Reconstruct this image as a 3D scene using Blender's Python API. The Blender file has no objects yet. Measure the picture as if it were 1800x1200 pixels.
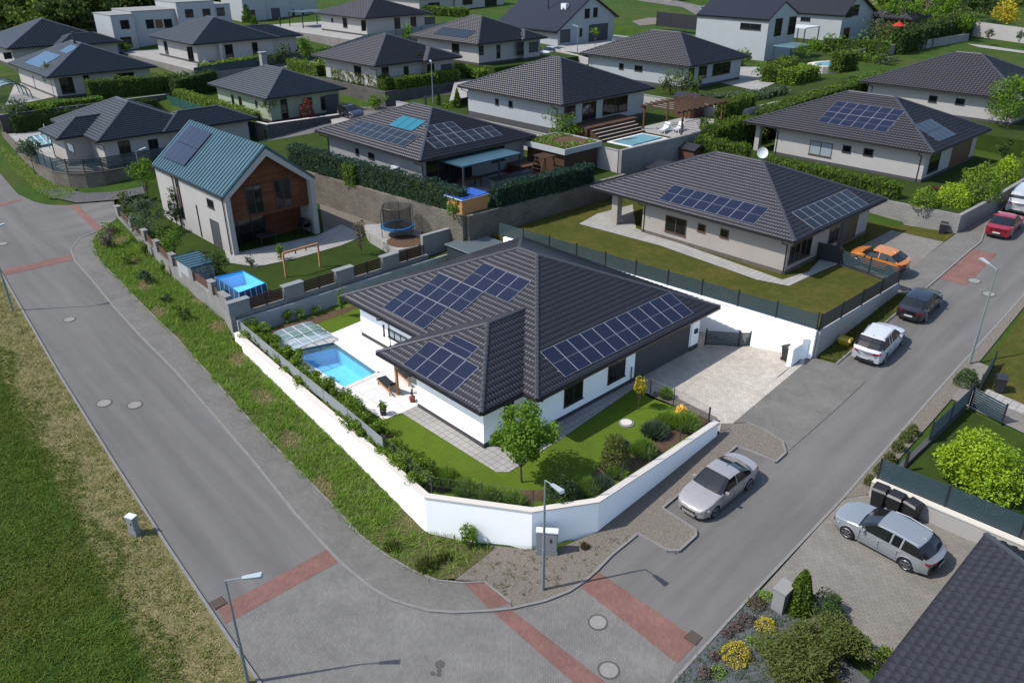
import bpy, math, random
import numpy as np
from mathutils import Matrix, Vector
# ---------------------------------------------------------------- camera, world, sun
SC = bpy.context.scene
CAM = np.array([24.2083, -24.6545, 20.9036]); FOC = 1392.445
RM = np.array([[0.6885205, 0.7252138, -0.0021038], [0.3275848, -0.3135956, -0.8912609], [-0.6470145, 0.6129622, -0.453486]])          # rows: right, down, forward
cam = bpy.data.cameras.new('camera'); camo = bpy.data.objects.new('camera', cam)
SC.collection.objects.link(camo)
camo.matrix_world = Matrix([[RM[0][i], -RM[1][i], -RM[2][i], CAM[i]] for i in range(3)] + [[0, 0, 0, 1]])
cam.sensor_fit = 'HORIZONTAL'; cam.sensor_width = 36; cam.lens = 36 * FOC / 1800
cam.clip_start = .5; cam.clip_end = 3000
SC.camera = camo
SUN_EL, SUN_AZ = math.radians(50), math.radians(238)   # direction towards the sun, angle from +x
wd = bpy.data.worlds.new('World'); SC.world = wd; wd.use_nodes = True
nt = wd.node_tree; bg = nt.nodes['Background']; sky = nt.nodes.new('ShaderNodeTexSky')
sky.sky_type = 'NISHITA'; sky.sun_disc = False; sky.sun_elevation = SUN_EL; sky.sun_rotation = math.radians(90) - SUN_AZ
nt.links.new(sky.outputs[0], bg.inputs[0]); bg.inputs[1].default_value = .15
sl = bpy.data.lights.new('sun', 'SUN'); sl.energy = 3.5; sl.angle = math.radians(.5); sl.color = (1, .95, .88)
so = bpy.data.objects.new('sun', sl); SC.collection.objects.link(so)
sd = Vector((math.cos(SUN_EL) * math.cos(SUN_AZ), math.cos(SUN_EL) * math.sin(SUN_AZ), math.sin(SUN_EL)))
so.rotation_euler = sd.to_track_quat('Z', 'Y').to_euler(); so.location = (0, 0, 60)
SC.view_settings.view_transform = 'Standard'; SC.view_settings.look = 'None'
SC.view_settings.exposure = .8; SC.view_settings.gamma = 1
COL = SC.collection
RN = random.Random(7); NR = np.random.default_rng(7)
PI = math.pi
# ---------------------------------------------------------------- picture point -> place
def ray(px, py): return RM.T @ np.array([(px - 900) / FOC, (py - 600) / FOC, 1])
def A(px, py, z=0.):
    d = ray(px, py); s = (z - CAM[2]) / d[2]; return CAM + s * d
def fx(x):
    x = -x; return .055 * min(max(x, 0), 60) + .04 * max(x - 60, 0)
def gy(y): return -4.5 + .09 * min(max(y + 6, 0), 46) + .045 * min(max(y - 40, 0), 50) + .03 * max(y - 90, 0)
def T(x, y): return fx(x) + gy(y)
def G(px, py, dz=0.):
    z = -3.
    for _ in range(120):
        p = A(px, py, z + dz); z = .7 * z + .3 * T(p[0], p[1])
    return np.array([p[0], p[1], T(p[0], p[1])])
def onpl(px, py, ax, val):                       # where the ray meets the wall plane x=val or y=val
    d = ray(px, py); s = (val - CAM[ax]) / d[ax]; return CAM + s * d
# ---------------------------------------------------------------- materials
MT = {}
ALB = {'white': 1, 'cap': .9, 'terrace_tile': .78, 'drive_brick': .75, 'lawn': .95, 'liner': .9, 'slab_grey': .75, 'white_gloss': .8, 'lawn_dry': .68, 'meadow': .7, 'wood': 1.3}
def alb(name, c):        # colours outside the home plot darkened so it looks more brightly lit: asphalt about .1, neighbours' render .3
    k = ALB.get(name, 1.2 if name.startswith('leaf') else .62); return tuple(v * k for v in c)
def mat(name, col, rough=.8, spec=.3, metal=0., noise=None, bump=None, col2=None, coat=0., emit=None, tint=None, alpha=None, trans=0.):
    col = alb(name, col); col2 = alb(name, col2) if col2 else None
    m = bpy.data.materials.new(name); m.use_nodes = True; n = m.node_tree.nodes; l = m.node_tree.links
    b = n['Principled BSDF']; b.inputs['Base Color'].default_value = (*col, 1)
    b.inputs['Roughness'].default_value = rough; b.inputs['Specular IOR Level'].default_value = spec
    b.inputs['Metallic'].default_value = metal; b.inputs['Coat Weight'].default_value = coat
    b.inputs['Transmission Weight'].default_value = trans
    tc = n.new('ShaderNodeTexCoord'); geo = n.new('ShaderNodeNewGeometry')
    if noise or tint:
        mx = n.new('ShaderNodeMix'); mx.data_type = 'RGBA'
        mx.inputs[6].default_value = (*col, 1); c2 = col2 or tuple(c * .7 for c in col); mx.inputs[7].default_value = (*c2, 1)
        if tint:
            at = n.new('ShaderNodeAttribute'); at.attribute_name = 'tint'; l.new(at.outputs['Fac'], mx.inputs[0])
        else:
            prev = None
            for i, (sc, amt) in enumerate(noise):
                no = n.new('ShaderNodeTexNoise'); no.inputs['Scale'].default_value = sc; no.inputs['Detail'].default_value = 6
                no.inputs['Roughness'].default_value = .65
                l.new(geo.outputs['Position'], no.inputs['Vector'])
                mr = n.new('ShaderNodeMapRange'); mr.inputs[1].default_value = .35; mr.inputs[2].default_value = .65; mr.inputs[4].default_value = amt
                l.new(no.outputs[0], mr.inputs[0])
                if prev is None: prev = mr.outputs[0]
                else:
                    ad = n.new('ShaderNodeMath'); ad.operation = 'ADD'; ad.use_clamp = True
                    l.new(prev, ad.inputs[0]); l.new(mr.outputs[0], ad.inputs[1]); prev = ad.outputs[0]
            l.new(prev, mx.inputs[0])
        l.new(mx.outputs[2], b.inputs['Base Color'])
    if bump:
        no = n.new('ShaderNodeTexNoise'); no.inputs['Scale'].default_value = bump[0]; no.inputs['Detail'].default_value = 4
        l.new(geo.outputs['Position'], no.inputs['Vector'])
        bp = n.new('ShaderNodeBump'); bp.inputs['Strength'].default_value = bump[1]; bp.inputs['Distance'].default_value = bump[2] if len(bump) > 2 else .03
        l.new(no.outputs[0], bp.inputs['Height']); l.new(bp.outputs[0], b.inputs['Normal'])
    if tint or alpha is not None:
        out = n['Material Output']
        if tint:
            tr = n.new('ShaderNodeBsdfTranslucent'); l.new(mx.outputs[2], tr.inputs[0])
            ms = n.new('ShaderNodeMixShader'); ms.inputs[0].default_value = .3
            l.new(b.outputs[0], ms.inputs[1]); l.new(tr.outputs[0], ms.inputs[2]); l.new(ms.outputs[0], out.inputs[0])
        else:
            tr = n.new('ShaderNodeBsdfTransparent'); ms = n.new('ShaderNodeMixShader'); ms.inputs[0].default_value = alpha
            l.new(tr.outputs[0], ms.inputs[1]); l.new(b.outputs[0], ms.inputs[2]); l.new(ms.outputs[0], out.inputs[0])
    MT[name] = m; return m
def brickmat(name, c1, c2, mortar, scale, rough=.85, ang=0., bw=.5, rh=.25, off=.5, dirt=.25, msize=.02, vert=False, bump=.4):
    c1, c2, mortar = alb(name, c1), alb(name, c2), alb(name, mortar)
    m = bpy.data.materials.new(name); m.use_nodes = True; n = m.node_tree.nodes; l = m.node_tree.links
    b = n['Principled BSDF']; b.inputs['Roughness'].default_value = rough; b.inputs['Specular IOR Level'].default_value = .25
    geo = n.new('ShaderNodeNewGeometry'); mp = n.new('ShaderNodeMapping'); mp.inputs['Rotation'].default_value = (0, 0, ang)
    if vert:   # wall: use (x+y, z)
        sx = n.new('ShaderNodeSeparateXYZ'); l.new(geo.outputs['Position'], sx.inputs[0])
        ad = n.new('ShaderNodeMath'); l.new(sx.outputs[0], ad.inputs[0]); l.new(sx.outputs[1], ad.inputs[1])
        cb = n.new('ShaderNodeCombineXYZ'); l.new(ad.outputs[0], cb.inputs[0]); l.new(sx.outputs[2], cb.inputs[1]); l.new(cb.outputs[0], mp.inputs[0])
    else: l.new(geo.outputs['Position'], mp.inputs[0])
    br = n.new('ShaderNodeTexBrick'); br.inputs['Scale'].default_value = scale; br.inputs['Color1'].default_value = (*c1, 1)
    br.inputs['Color2'].default_value = (*c2, 1); br.inputs['Mortar'].default_value = (*mortar, 1); br.inputs['Mortar Size'].default_value = msize
    br.inputs['Brick Width'].default_value = bw; br.inputs['Row Height'].default_value = rh; br.offset = off
    l.new(mp.outputs[0], br.inputs[0])
    no = n.new('ShaderNodeTexNoise'); no.inputs['Scale'].default_value = .6; no.inputs['Detail'].default_value = 8; no.inputs['Roughness'].default_value = .7
    l.new(geo.outputs['Position'], no.inputs['Vector'])
    mr = n.new('ShaderNodeMapRange'); mr.inputs[1].default_value = .3; mr.inputs[2].default_value = .7; mr.inputs[3].default_value = 1 - dirt; mr.inputs[4].default_value = 1.1
    l.new(no.outputs[0], mr.inputs[0])
    mx = n.new('ShaderNodeMix'); mx.data_type = 'RGBA'; mx.blend_type = 'MULTIPLY'; mx.inputs[0].default_value = 1
    l.new(br.outputs[0], mx.inputs[6]); l.new(mr.outputs[0], mx.inputs[7]); l.new(mx.outputs[2], b.inputs[0])
    bp = n.new('ShaderNodeBump'); bp.inputs['Strength'].default_value = bump; bp.inputs['Distance'].default_value = .01; bp.invert = True
    l.new(br.outputs['Fac'], bp.inputs['Height']); l.new(bp.outputs[0], b.inputs['Normal'])
    MT[name] = m; return m
mat('asphalt', (.172, .166, .158), .88, .25, noise=[(.15, .3), (1.2, .2), (60, .35)], col2=(.142, .137, .13), bump=(90, .3, .01))
brickmat('herringbone', (.232, .224, .208), (.2, .193, .18), (.155, .148, .138), 5, ang=.78, bw=1, rh=.5, bump=.6)
brickmat('pave_brick', (.215, .205, .188), (.185, .178, .163), (.1, .095, .085), 5, ang=0, bw=1, rh=.5)
brickmat('red_brick', (.27, .135, .112), (.22, .115, .098), (.18, .11, .095), 5, ang=.78, bw=1, rh=.5, dirt=.3)
brickmat('drive_brick', (.5, .46, .4), (.40, .365, .32), (.27, .24, .2), 2.6, ang=0, bw=.6, rh=.4, dirt=.18)
brickmat('drive_grey', (.26, .24, .212), (.225, .208, .182), (.15, .138, .12), 2.6, ang=0, bw=.6, rh=.4, dirt=.2)
brickmat('terrace_tile', (.66, .65, .63), (.63, .62, .6), (.45, .44, .42), 1, bw=.9, rh=.9, off=0, dirt=.08, msize=.012)
brickmat('slab_grey', (.36, .35, .33), (.33, .32, .3), (.2, .19, .18), 1, bw=.4, rh=.4, off=0, dirt=.2)
brickmat('stone_wall', (.24, .215, .175), (.19, .17, .14), (.11, .1, .085), 1.6, bw=.9, rh=.34, vert=True, dirt=.35, msize=.03, bump=.8)
brickmat('block_wall', (.32, .315, .3), (.29, .285, .275), (.2, .195, .185), 1, bw=.5, rh=.25, vert=True, dirt=.25, msize=.012)
brickmat('dark_stone', (.16, .15, .14), (.1, .095, .09), (.06, .055, .05), 2.2, bw=.7, rh=.3, vert=True, dirt=.3)
brickmat('timber_clad', (.2, .07, .03), (.13, .043, .02), (.05, .02, .012), 1, bw=3.5, rh=.12, vert=True, dirt=.35, msize=.008)
brickmat('wood_deck', (.11, .06, .035), (.085, .045, .028), (.03, .02, .012), 1, bw=2.5, rh=.14, dirt=.3, msize=.01)
mat('kerb', (.26, .255, .245), .85, .2, noise=[(3, .6)], col2=(.19, .185, .175))
mat('gravel', (.34, .3, .25), .95, .1, noise=[(14, .6), (55, .7)], col2=(.13, .115, .1), bump=(30, .8, .04))
mat('gravel_dark', (.2, .2, .2), .95, .1, noise=[(9, .6), (40, .7)], col2=(.07, .07, .075), bump=(30, .8, .04))
mat('soil', (.17, .11, .07), .95, .1, noise=[(4, .6), (25, .5)], col2=(.085, .055, .035), bump=(18, .8, .05))
mat('mulch', (.16, .17, .18), .95, .1, noise=[(5, .6), (30, .6)], col2=(.07, .08, .085), bump=(22, .8, .04))
mat('lawn', (.1, .162, .011), .95, .08, noise=[(.3, .4), (1.4, .3), (9, .3), (30, .4)], col2=(.062, .095, .012), bump=(45, .9, .04))
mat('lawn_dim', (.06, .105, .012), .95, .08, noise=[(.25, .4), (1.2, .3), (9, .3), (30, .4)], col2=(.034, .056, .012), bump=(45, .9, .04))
mat('lawn_dry', (.165, .124, .034), .95, .08, noise=[(.3, .4), (1.6, .35), (7, .4), (25, .5)], col2=(.058, .072, .012), bump=(45, .9, .04))
mat('verge', (.075, .105, .022), .95, .08, noise=[(.5, .5), (3, .4), (22, .3)], col2=(.14, .125, .06), bump=(25, .9, .06))
mat('white', (.86, .86, .86), .85, .2, noise=[(.4, .15)], col2=(.8, .8, .79))
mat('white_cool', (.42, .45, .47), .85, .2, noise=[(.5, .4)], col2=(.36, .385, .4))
mat('plaster', (.47, .455, .44), .88, .2, noise=[(.5, .5)], col2=(.41, .395, .38))
mat('plaster_beige', (.42, .385, .35), .88, .2, noise=[(.5, .5)], col2=(.36, .33, .3))
mat('plaster_green', (.36, .42, .3), .88, .2, noise=[(.5, .5)], col2=(.32, .37, .27))
mat('plaster_grey', (.3, .31, .32), .88, .2, noise=[(.5, .5)], col2=(.26, .27, .28))
mat('concrete', (.3, .31, .315), .88, .2, noise=[(.8, .5), (9, .3)], col2=(.23, .24, .245))
mat('cap', (.5, .47, .43), .85, .2, noise=[(3, .5)], col2=(.5, .46, .4))
mat('cap_grey', (.3, .3, .29), .85, .2)
mat('plinth', (.085, .085, .09), .8, .2, noise=[(8, .5)])
mat('plinth_stone', (.17, .14, .12), .85, .2, noise=[(3, .8)], col2=(.1, .085, .07))
mat('tile', (.046, .047, .06), .3, .24, noise=[(1.5, .5), (6, .3), (20, .3)], col2=(.033, .033, .042))
mat('tile_brown', (.03, .031, .041), .34, .15, noise=[(1.5, .5), (6, .3)], col2=(.023, .023, .03))
mat('tile_blue', (.027, .036, .047), .34, .18, noise=[(1.5, .5), (6, .3)], col2=(.02, .028, .037))
mat('ridge', (.05, .05, .058), .4, .5)
mat('gutter', (.018, .018, .02), .4, .5)
mat('soffit', (.55, .55, .55), .8, .2)
mat('seam', (.055, .14, .18), .38, .5, metal=.3, noise=[(.6, .5)], col2=(.04, .08, .105))
mat('glass', (.012, .014, .016), .06, .6)
mat('glass_blind', (.3, .36, .4), .15, .6)
mat('frame', (.03, .03, .033), .5, .4)
mat('frame_brown', (.11, .06, .035), .6, .3)
mat('garage', (.075, .08, .088), .6, .3)
mat('door_brown', (.12, .065, .035), .6, .3)
mat('antra', (.03, .045, .055), .5, .4)
mat('fence_slat', (.036, .066, .08), .45, .45, noise=[(1, .5)], col2=(.03, .056, .068))
mat('fence_dark', (.02, .024, .03), .5, .4)
mat('green_screen', (.012, .07, .06), .8, .2)
mat('panel_grey', (.33, .36, .38), .45, .4, alpha=.86)
mat('chain', (.04, .05, .05), .6, .3, alpha=.13)
mat('post_dark', (.05, .055, .06), .5, .4)
mat('galv', (.3, .36, .38), .45, .4, metal=.4)
mat('lamp_head', (.42, .48, .5), .4, .4)
mat('wood', (.28, .14, .055), .7, .3, noise=[(6, .6)], col2=(.2, .095, .04))
mat('wood_dark', (.085, .045, .025), .75, .3, noise=[(6, .6)], col2=(.05, .028, .016))
mat('wood_brown', (.13, .06, .035), .75, .3, noise=[(6, .6)], col2=(.09, .042, .025))
mat('fabric_dark', (.03, .033, .037), .9, .2)
mat('liner', (.05, .5, .88), .6, .3, noise=[(2.2, .35), (7, .4)], col2=(.14, .62, .92))
mat('liner_deep', (.02, .2, .55), .6, .3)
mat('liner_pale', (.15, .33, .38), .5, .3)
mat('water', (.6, .9, 1), .04, .6, alpha=.16, bump=(7, .7, .08))
mat('pool_glass', (.34, .56, .64), .08, .6, alpha=.4)
mat('alu', (.55, .58, .6), .35, .5, metal=.5)
mat('white_gloss', (.6, .62, .64), .35, .5)
mat('black_plastic', (.02, .022, .025), .45, .45)
mat('yellow_plastic', (.42, .33, .02), .5, .4)
mat('blue_plastic', (.02, .14, .33), .5, .4)
mat('blue_cover', (.03, .12, .5), .5, .3)
mat('terracotta', (.3, .07, .05), .7, .3)
mat('red_cloth', (.5, .03, .02), .8, .2)
mat('net', (.02, .025, .03), .8, .2, alpha=.5)
mat('iron', (.1, .09, .08), .8, .3)
mat('iron_rust', (.1, .055, .04), .85, .2)
mat('mh_lid', (.3, .29, .27), .85, .2, noise=[(5, .5)])
mat('tyre', (.015, .015, .016), .8, .3)
mat('rim', (.35, .36, .38), .3, .5, metal=.8)
mat('lamp_clear', (.5, .55, .6), .1, .6)
mat('lamp_red', (.25, .01, .015), .2, .6)
mat('plate', (.6, .6, .6), .5, .3)
for k, c in dict(silver=(.46, .44, .43), white=(.62, .63, .66), black=(.012, .014, .024), grey=(.34, .37, .4), red=(.33, .008, .025), orange=(.85, .3, .05), van=(.55, .56, .6), cyan=(.25, .42, .45)).items():
    mat('car_' + k, c, .3, .5, metal=.0 if k in ('white', 'van', 'red', 'black', 'cyan') else .35, coat=.8)
def leafmat(n, a, b): mat('leaf_' + n, a, .6, .12, tint=1, col2=b)
leafmat('green', (.1, .175, .016), (.05, .1, .01)); leafmat('dark', (.045, .08, .018), (.022, .042, .011))
leafmat('olive', (.085, .105, .024), (.05, .065, .016)); leafmat('lime', (.22, .29, .015), (.11, .2, .012))
leafmat('hedge', (.14, .21, .02), (.055, .1, .014)); leafmat('thuja', (.085, .13, .015), (.04, .07, .01))
leafmat('bluegreen', (.025, .055, .04), (.014, .034, .024)); leafmat('yellow', (.42, .34, .03), (.22, .18, .015))
leafmat('gold', (.8, .55, .13), (.55, .34, .05)); leafmat('red', (.14, .035, .025), (.08, .025, .02))
leafmat('grass', (.16, .25, .035), (.08, .145, .018)); leafmat('straw', (.36, .3, .15), (.2, .18, .07))
leafmat('cream', (.3, .33, .2), (.17, .2, .1)); leafmat('purple', (.13, .1, .09), (.07, .05, .05)); leafmat('sage', (.075, .11, .06), (.04, .065, .035))
leafmat('brown', (.1, .08, .04), (.06, .05, .025)); leafmat('wood', (.07, .105, .022), (.03, .05, .012)); leafmat('meadow', (.1, .135, .018), (.06, .095, .012))
mat('twigs', (.05, .075, .022), .95, .05, noise=[(4, .8)], col2=(.03, .045, .014))
mat('bark', (.13, .1, .075), .9, .1, noise=[(8, .6)])
mat('pv_frame', (.42, .43, .46), .4, .4, metal=.3)
mat('pv_dark', (.02, .02, .025), .5, .4)
def pvmat(name, c, c2):
    c, c2 = alb(name, c), alb(name, c2)
    m = bpy.data.materials.new(name); m.use_nodes = True; n = m.node_tree.nodes; l = m.node_tree.links
    b = n['Principled BSDF']; b.inputs['Roughness'].default_value = .22; b.inputs['Specular IOR Level'].default_value = .2
    tc = n.new('ShaderNodeTexCoord')
    br = n.new('ShaderNodeTexBrick'); br.offset = 0; br.inputs['Scale'].default_value = 1
    br.inputs['Color1'].default_value = (*c, 1); br.inputs['Color2'].default_value = (*c, 1); br.inputs['Mortar'].default_value = (*c2, 1)
    br.inputs['Mortar Size'].default_value = .009; br.inputs['Brick Width'].default_value = .1667; br.inputs['Row Height'].default_value = .085
    l.new(tc.outputs['Object'], br.inputs[0]); l.new(br.outputs[0], b.inputs[0]); MT[name] = m
pvmat('pv_cell', (.007, .01, .03), (.045, .055, .095)); pvmat('pv_black', (.012, .016, .022), (.02, .026, .035)); pvmat('pv_blue', (.014, .06, .14), (.02, .09, .18)); pvmat('pv_cyan', (.02, .17, .24), (.03, .2, .28))
# ---------------------------------------------------------------- mesh helpers
class MB:
    def __init__(s): s.v = []; s.f = []; s.m = []
    def add(s, vs, fs, m=0):
        o = len(s.v); s.v += [tuple(map(float, p)) for p in vs]; s.f += [tuple(i + o for i in f) for f in fs]; s.m += [m] * len(fs); return s
    def box(s, x0, x1, y0, y1, z0, z1, m=0):
        return s.add([(x0, y0, z0), (x1, y0, z0), (x1, y1, z0), (x0, y1, z0), (x0, y0, z1), (x1, y0, z1), (x1, y1, z1), (x0, y1, z1)],
                     [(0, 3, 2, 1), (4, 5, 6, 7), (0, 1, 5, 4), (1, 2, 6, 5), (2, 3, 7, 6), (3, 0, 4, 7)], m)
    def bar(s, a, b, w, h=None, m=0):            # bar with rectangular section between two points
        a = np.array(a, float); b = np.array(b, float); h = h or w; d = b - a; L = np.linalg.norm(d); d = d / L
        up = np.array([0, 0, 1.]) if abs(d[2]) < .95 else np.array([1., 0, 0])
        r = np.cross(d, up); r /= np.linalg.norm(r); u = np.cross(r, d)
        vs = [p + r * i * w / 2 + u * j * h / 2 for p in (a, b) for i, j in ((-1, -1), (1, -1), (1, 1), (-1, 1))]
        return s.add(vs, [(0, 1, 2, 3), (7, 6, 5, 4), (0, 4, 5, 1), (1, 5, 6, 2), (2, 6, 7, 3), (3, 7, 4, 0)], m)
    def wall(s, a, b, th, z0a, z1a, z0b=None, z1b=None, m=0):
        z0b = z0a if z0b is None else z0b; z1b = z1a if z1b is None else z1b
        a = np.array(a[:2], float); b = np.array(b[:2], float); d = b - a; d /= np.linalg.norm(d); n = np.array([-d[1], d[0]]) * th / 2
        vs = [(*(a - n), z0a), (*(b - n), z0b), (*(b + n), z0b), (*(a + n), z0a), (*(a - n), z1a), (*(b - n), z1b), (*(b + n), z1b), (*(a + n), z1a)]
        return s.add(vs, [(0, 3, 2, 1), (4, 5, 6, 7), (0, 1, 5, 4), (1, 2, 6, 5), (2, 3, 7, 6), (3, 0, 4, 7)], m)
    def tube(s, pts, r, n=6, m=0, r1=None):
        pts = [np.array(p, float) for p in pts]; rs = [r + ((r1 if r1 is not None else r) - r) * i / max(1, len(pts) - 1) for i in range(len(pts))]
        vs = []
        for i, p in enumerate(pts):
            d = (pts[min(i + 1, len(pts) - 1)] - pts[max(i - 1, 0)]); d /= np.linalg.norm(d)
            up = np.array([0, 0, 1.]) if abs(d[2]) < .95 else np.array([1., 0, 0])
            a = np.cross(d, up); a /= np.linalg.norm(a); b = np.cross(a, d)
            vs += [p + (a * math.cos(2 * PI * k / n) + b * math.sin(2 * PI * k / n)) * rs[i] for k in range(n)]
        fs = [(i * n + k, i * n + (k + 1) % n, (i + 1) * n + (k + 1) % n, (i + 1) * n + k) for i in range(len(pts) - 1) for k in range(n)]
        fs += [tuple(range(n - 1, -1, -1)), tuple((len(pts) - 1) * n + k for k in range(n))]
        return s.add(vs, fs, m)
    def cyl(s, x, y, z0, z1, r, n=16, m=0, r1=None): return s.tube([(x, y, z0), (x, y, z1)], r, n, m, r1)
    def prism(s, poly, z0, z1, m=0):
        n = len(poly); vs = [(p[0], p[1], z0) for p in poly] + [(p[0], p[1], z1) for p in poly]
        fs = [tuple(range(n - 1, -1, -1)), tuple(range(n, 2 * n))] + [(i, (i + 1) % n, (i + 1) % n + n, i + n) for i in range(n)]
        return s.add(vs, fs, m)
    def npadd(s, V, Fq, m=0): return s.add(V.tolist(), [tuple(f) for f in Fq.tolist()], m)
    def build(s, name, mats, parent=None, smooth=False, origin=None):
        mats = mats if isinstance(mats, (list, tuple)) else [mats]
        V = np.array(s.v, float)
        me = bpy.data.meshes.new(name)
        o = bpy.data.objects.new(name, me)
        if parent is not None:
            org = parent['_o'] if '_o' in parent else (0, 0, 0); org = np.array(list(org)); o.parent = parent
            o['_o'] = [float(t) for t in org]
        else:
            org = np.array(origin) if origin is not None else np.array([(V[:, 0].min() + V[:, 0].max()) / 2, (V[:, 1].min() + V[:, 1].max()) / 2, V[:, 2].min()])
            o.location = org; o['_o'] = [float(t) for t in org]
        me.from_pydata((V - org).tolist(), [], s.f)
        for k in mats: me.materials.append(MT[k])
        me.polygons.foreach_set('material_index', s.m)
        if smooth: me.polygons.foreach_set('use_smooth', [True] * len(s.f))
        me.update(); COL.objects.link(o); return o
def npmesh(name, V, Fq, mats, parent=None, tint=None, midx=None, origin=None, smooth=False):
    """fast mesh of quads"""
    me = bpy.data.meshes.new(name); o = bpy.data.objects.new(name, me)
    if parent is not None:
        org = np.array(list(parent['_o'])); o.parent = parent
    else:
        org = np.array(origin) if origin is not None else np.array([(V[:, 0].min() + V[:, 0].max()) / 2, (V[:, 1].min() + V[:, 1].max()) / 2, V[:, 2].min()]); o.location = org
    o['_o'] = [float(t) for t in org]
    k = Fq.shape[1]; me.vertices.add(len(V)); me.vertices.foreach_set('co', (V - org).astype(np.float32).ravel())
    me.loops.add(Fq.size); me.loops.foreach_set('vertex_index', Fq.astype(np.int32).ravel())
    me.polygons.add(len(Fq)); me.polygons.foreach_set('loop_start', np.arange(0, Fq.size, k, dtype=np.int32))
    for mm in (mats if isinstance(mats, (list, tuple)) else [mats]): me.materials.append(MT[mm])
    if midx is not None: me.polygons.foreach_set('material_index', midx.astype(np.int32))
    if smooth: me.polygons.foreach_set('use_smooth', np.ones(len(Fq), bool))
    me.update(calc_edges=True)
    if tint is not None:
        at = me.attributes.new('tint', 'FLOAT', 'FACE'); at.data.foreach_set('value', tint.astype(np.float32))
    me.validate(); COL.objects.link(o); return o
def thing(name, label, cat, loc, group=None, rz=0.):
    o = bpy.data.objects.new(name, None); COL.objects.link(o); o.empty_display_size = .3
    o.location = tuple(map(float, loc)); o.rotation_euler = (0, 0, rz)
    o['_o'] = [float(t) for t in loc] if rz == 0 else [0., 0., 0.]
    o['label'] = label; o['category'] = cat
    if group: o['group'] = group
    return o
def lthing(name, label, cat, loc, rz, group=None):      # parts are given in the thing's own frame
    o = thing(name, label, cat, loc, group, 0); o.rotation_euler = (0, 0, rz); o['_o'] = [0., 0., 0.]; return o
def tag(o, label, cat, group=None):
    o['label'] = label; o['category'] = cat
    if group: o['group'] = group
    return o
def struct(o): o['kind'] = 'structure'; return o
def stuff(o, label=None, cat=None):
    o['kind'] = 'stuff'
    if label: o['label'] = label; o['category'] = cat
    return o
import bmesh
def sheet(name, poly, m, zf, dz=0., holes=(), step=2., skirt=0., kind=True):
    """flat polygon cut on the 2 m grid so that it follows the piecewise-plane ground"""
    bm = bmesh.new()
    es = []
    for lp in [poly] + list(holes):
        vs = [bm.verts.new((float(p[0]), float(p[1]), 0)) for p in lp]
        es += [bm.edges.new((vs[i], vs[(i + 1) % len(vs)])) for i in range(len(vs))]
    bmesh.ops.triangle_fill(bm, use_beauty=True, use_dissolve=False, edges=es)
    if step:
        xs = [p[0] for p in poly]; ys = [p[1] for p in poly]
        for ax, lo, hi in ((0, min(xs), max(xs)), (1, min(ys), max(ys))):
            k = math.ceil(lo / step) * step
            while k < hi:
                co = [0, 0, 0]; no = [0, 0, 0]; co[ax] = k; no[ax] = 1
                bmesh.ops.bisect_plane(bm, geom=bm.verts[:] + bm.edges[:] + bm.faces[:], plane_co=co, plane_no=no); k += step
    for v in bm.verts: v.co.z = zf(v.co.x, v.co.y) + dz
    for f in bm.faces:
        f.normal_update()
        if f.normal.z < 0: f.normal_flip()
    if skirt:
        be = [e for e in bm.edges if e.is_boundary]
        r = bmesh.ops.extrude_edge_only(bm, edges=be)
        for v in r['geom']:
            if isinstance(v, bmesh.types.BMVert): v.co.z -= skirt
    me = bpy.data.meshes.new(name); bm.to_mesh(me); bm.free(); me.materials.append(MT[m])
    o = bpy.data.objects.new(name, me); COL.objects.link(o)
    o['_o'] = [0., 0., 0.]
    if kind: struct(o)
    return o
def flat(z): return lambda x, y: z
# ---------------------------------------------------------------- roofs and houses
def tile_face(o, ud, sd, W, H, b0, b1, t, du=.075, amp=.058, tw=.21, rise=.026):
    """one roof slope as overlapping courses of wavy tiles; o = left eave end, ud along eave, sd inwards"""
    cs = 1 / math.sqrt(1 + t * t); dh = .36 * cs; nc = max(1, int(round(H / dh))); dh = H / nc
    nrm = np.array([-sd[0] * t, -sd[1] * t, 1]) * cs; o = np.array(o, float)
    if du > .06: tw = 4 * du; amp = .2 * tw
    ud = np.array([ud[0], ud[1], 0.]); sv = np.array([sd[0], sd[1], t])
    Vs = []; Fs = []; off = 0
    for i in range(nc):
        h0, h1 = i * dh, (i + 1) * dh
        l0, l1, r0, r1 = b0 * h0, b0 * h1, W - b1 * h0, W - b1 * h1
        lo = min(l0, l1); hi = max(r0, r1)
        if r1 - l1 < .02: r1 = l1 = (r1 + l1) / 2
        k = np.arange(math.ceil(lo / du), math.floor(hi / du) + 1) * du
        u = np.concatenate([[lo], k, [hi]]); n = len(u)
        ub = np.clip(u, l0, r0); ut = np.clip(u, l1, r1)
        wv = lambda q: amp * (.5 - .5 * np.cos(PI * np.where((q / tw) % 1 < .3, (q / tw) % 1 / .3, 1 + ((q / tw) % 1 - .3) / .7)))
        P = lambda q, h, z: o + q[:, None] * ud + h * sv + z[:, None] * nrm
        a = P(ub, h0 - .02, wv(ub) + rise); b = P(ut, h1, wv(ut)); c = P(ub, h0 - .02, wv(ub) - .005)
        Vs.append(np.concatenate([a, b, c])); j = np.arange(n - 1)
        Fs.append(np.stack([j, j + 1, j + 1 + n, j + n], 1) + off); Fs.append(np.stack([j + 2 * n, j + 1 + 2 * n, j + 1, j], 1) + off)
        off += 3 * n
    return np.concatenate(Vs), np.concatenate(Fs)
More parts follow.
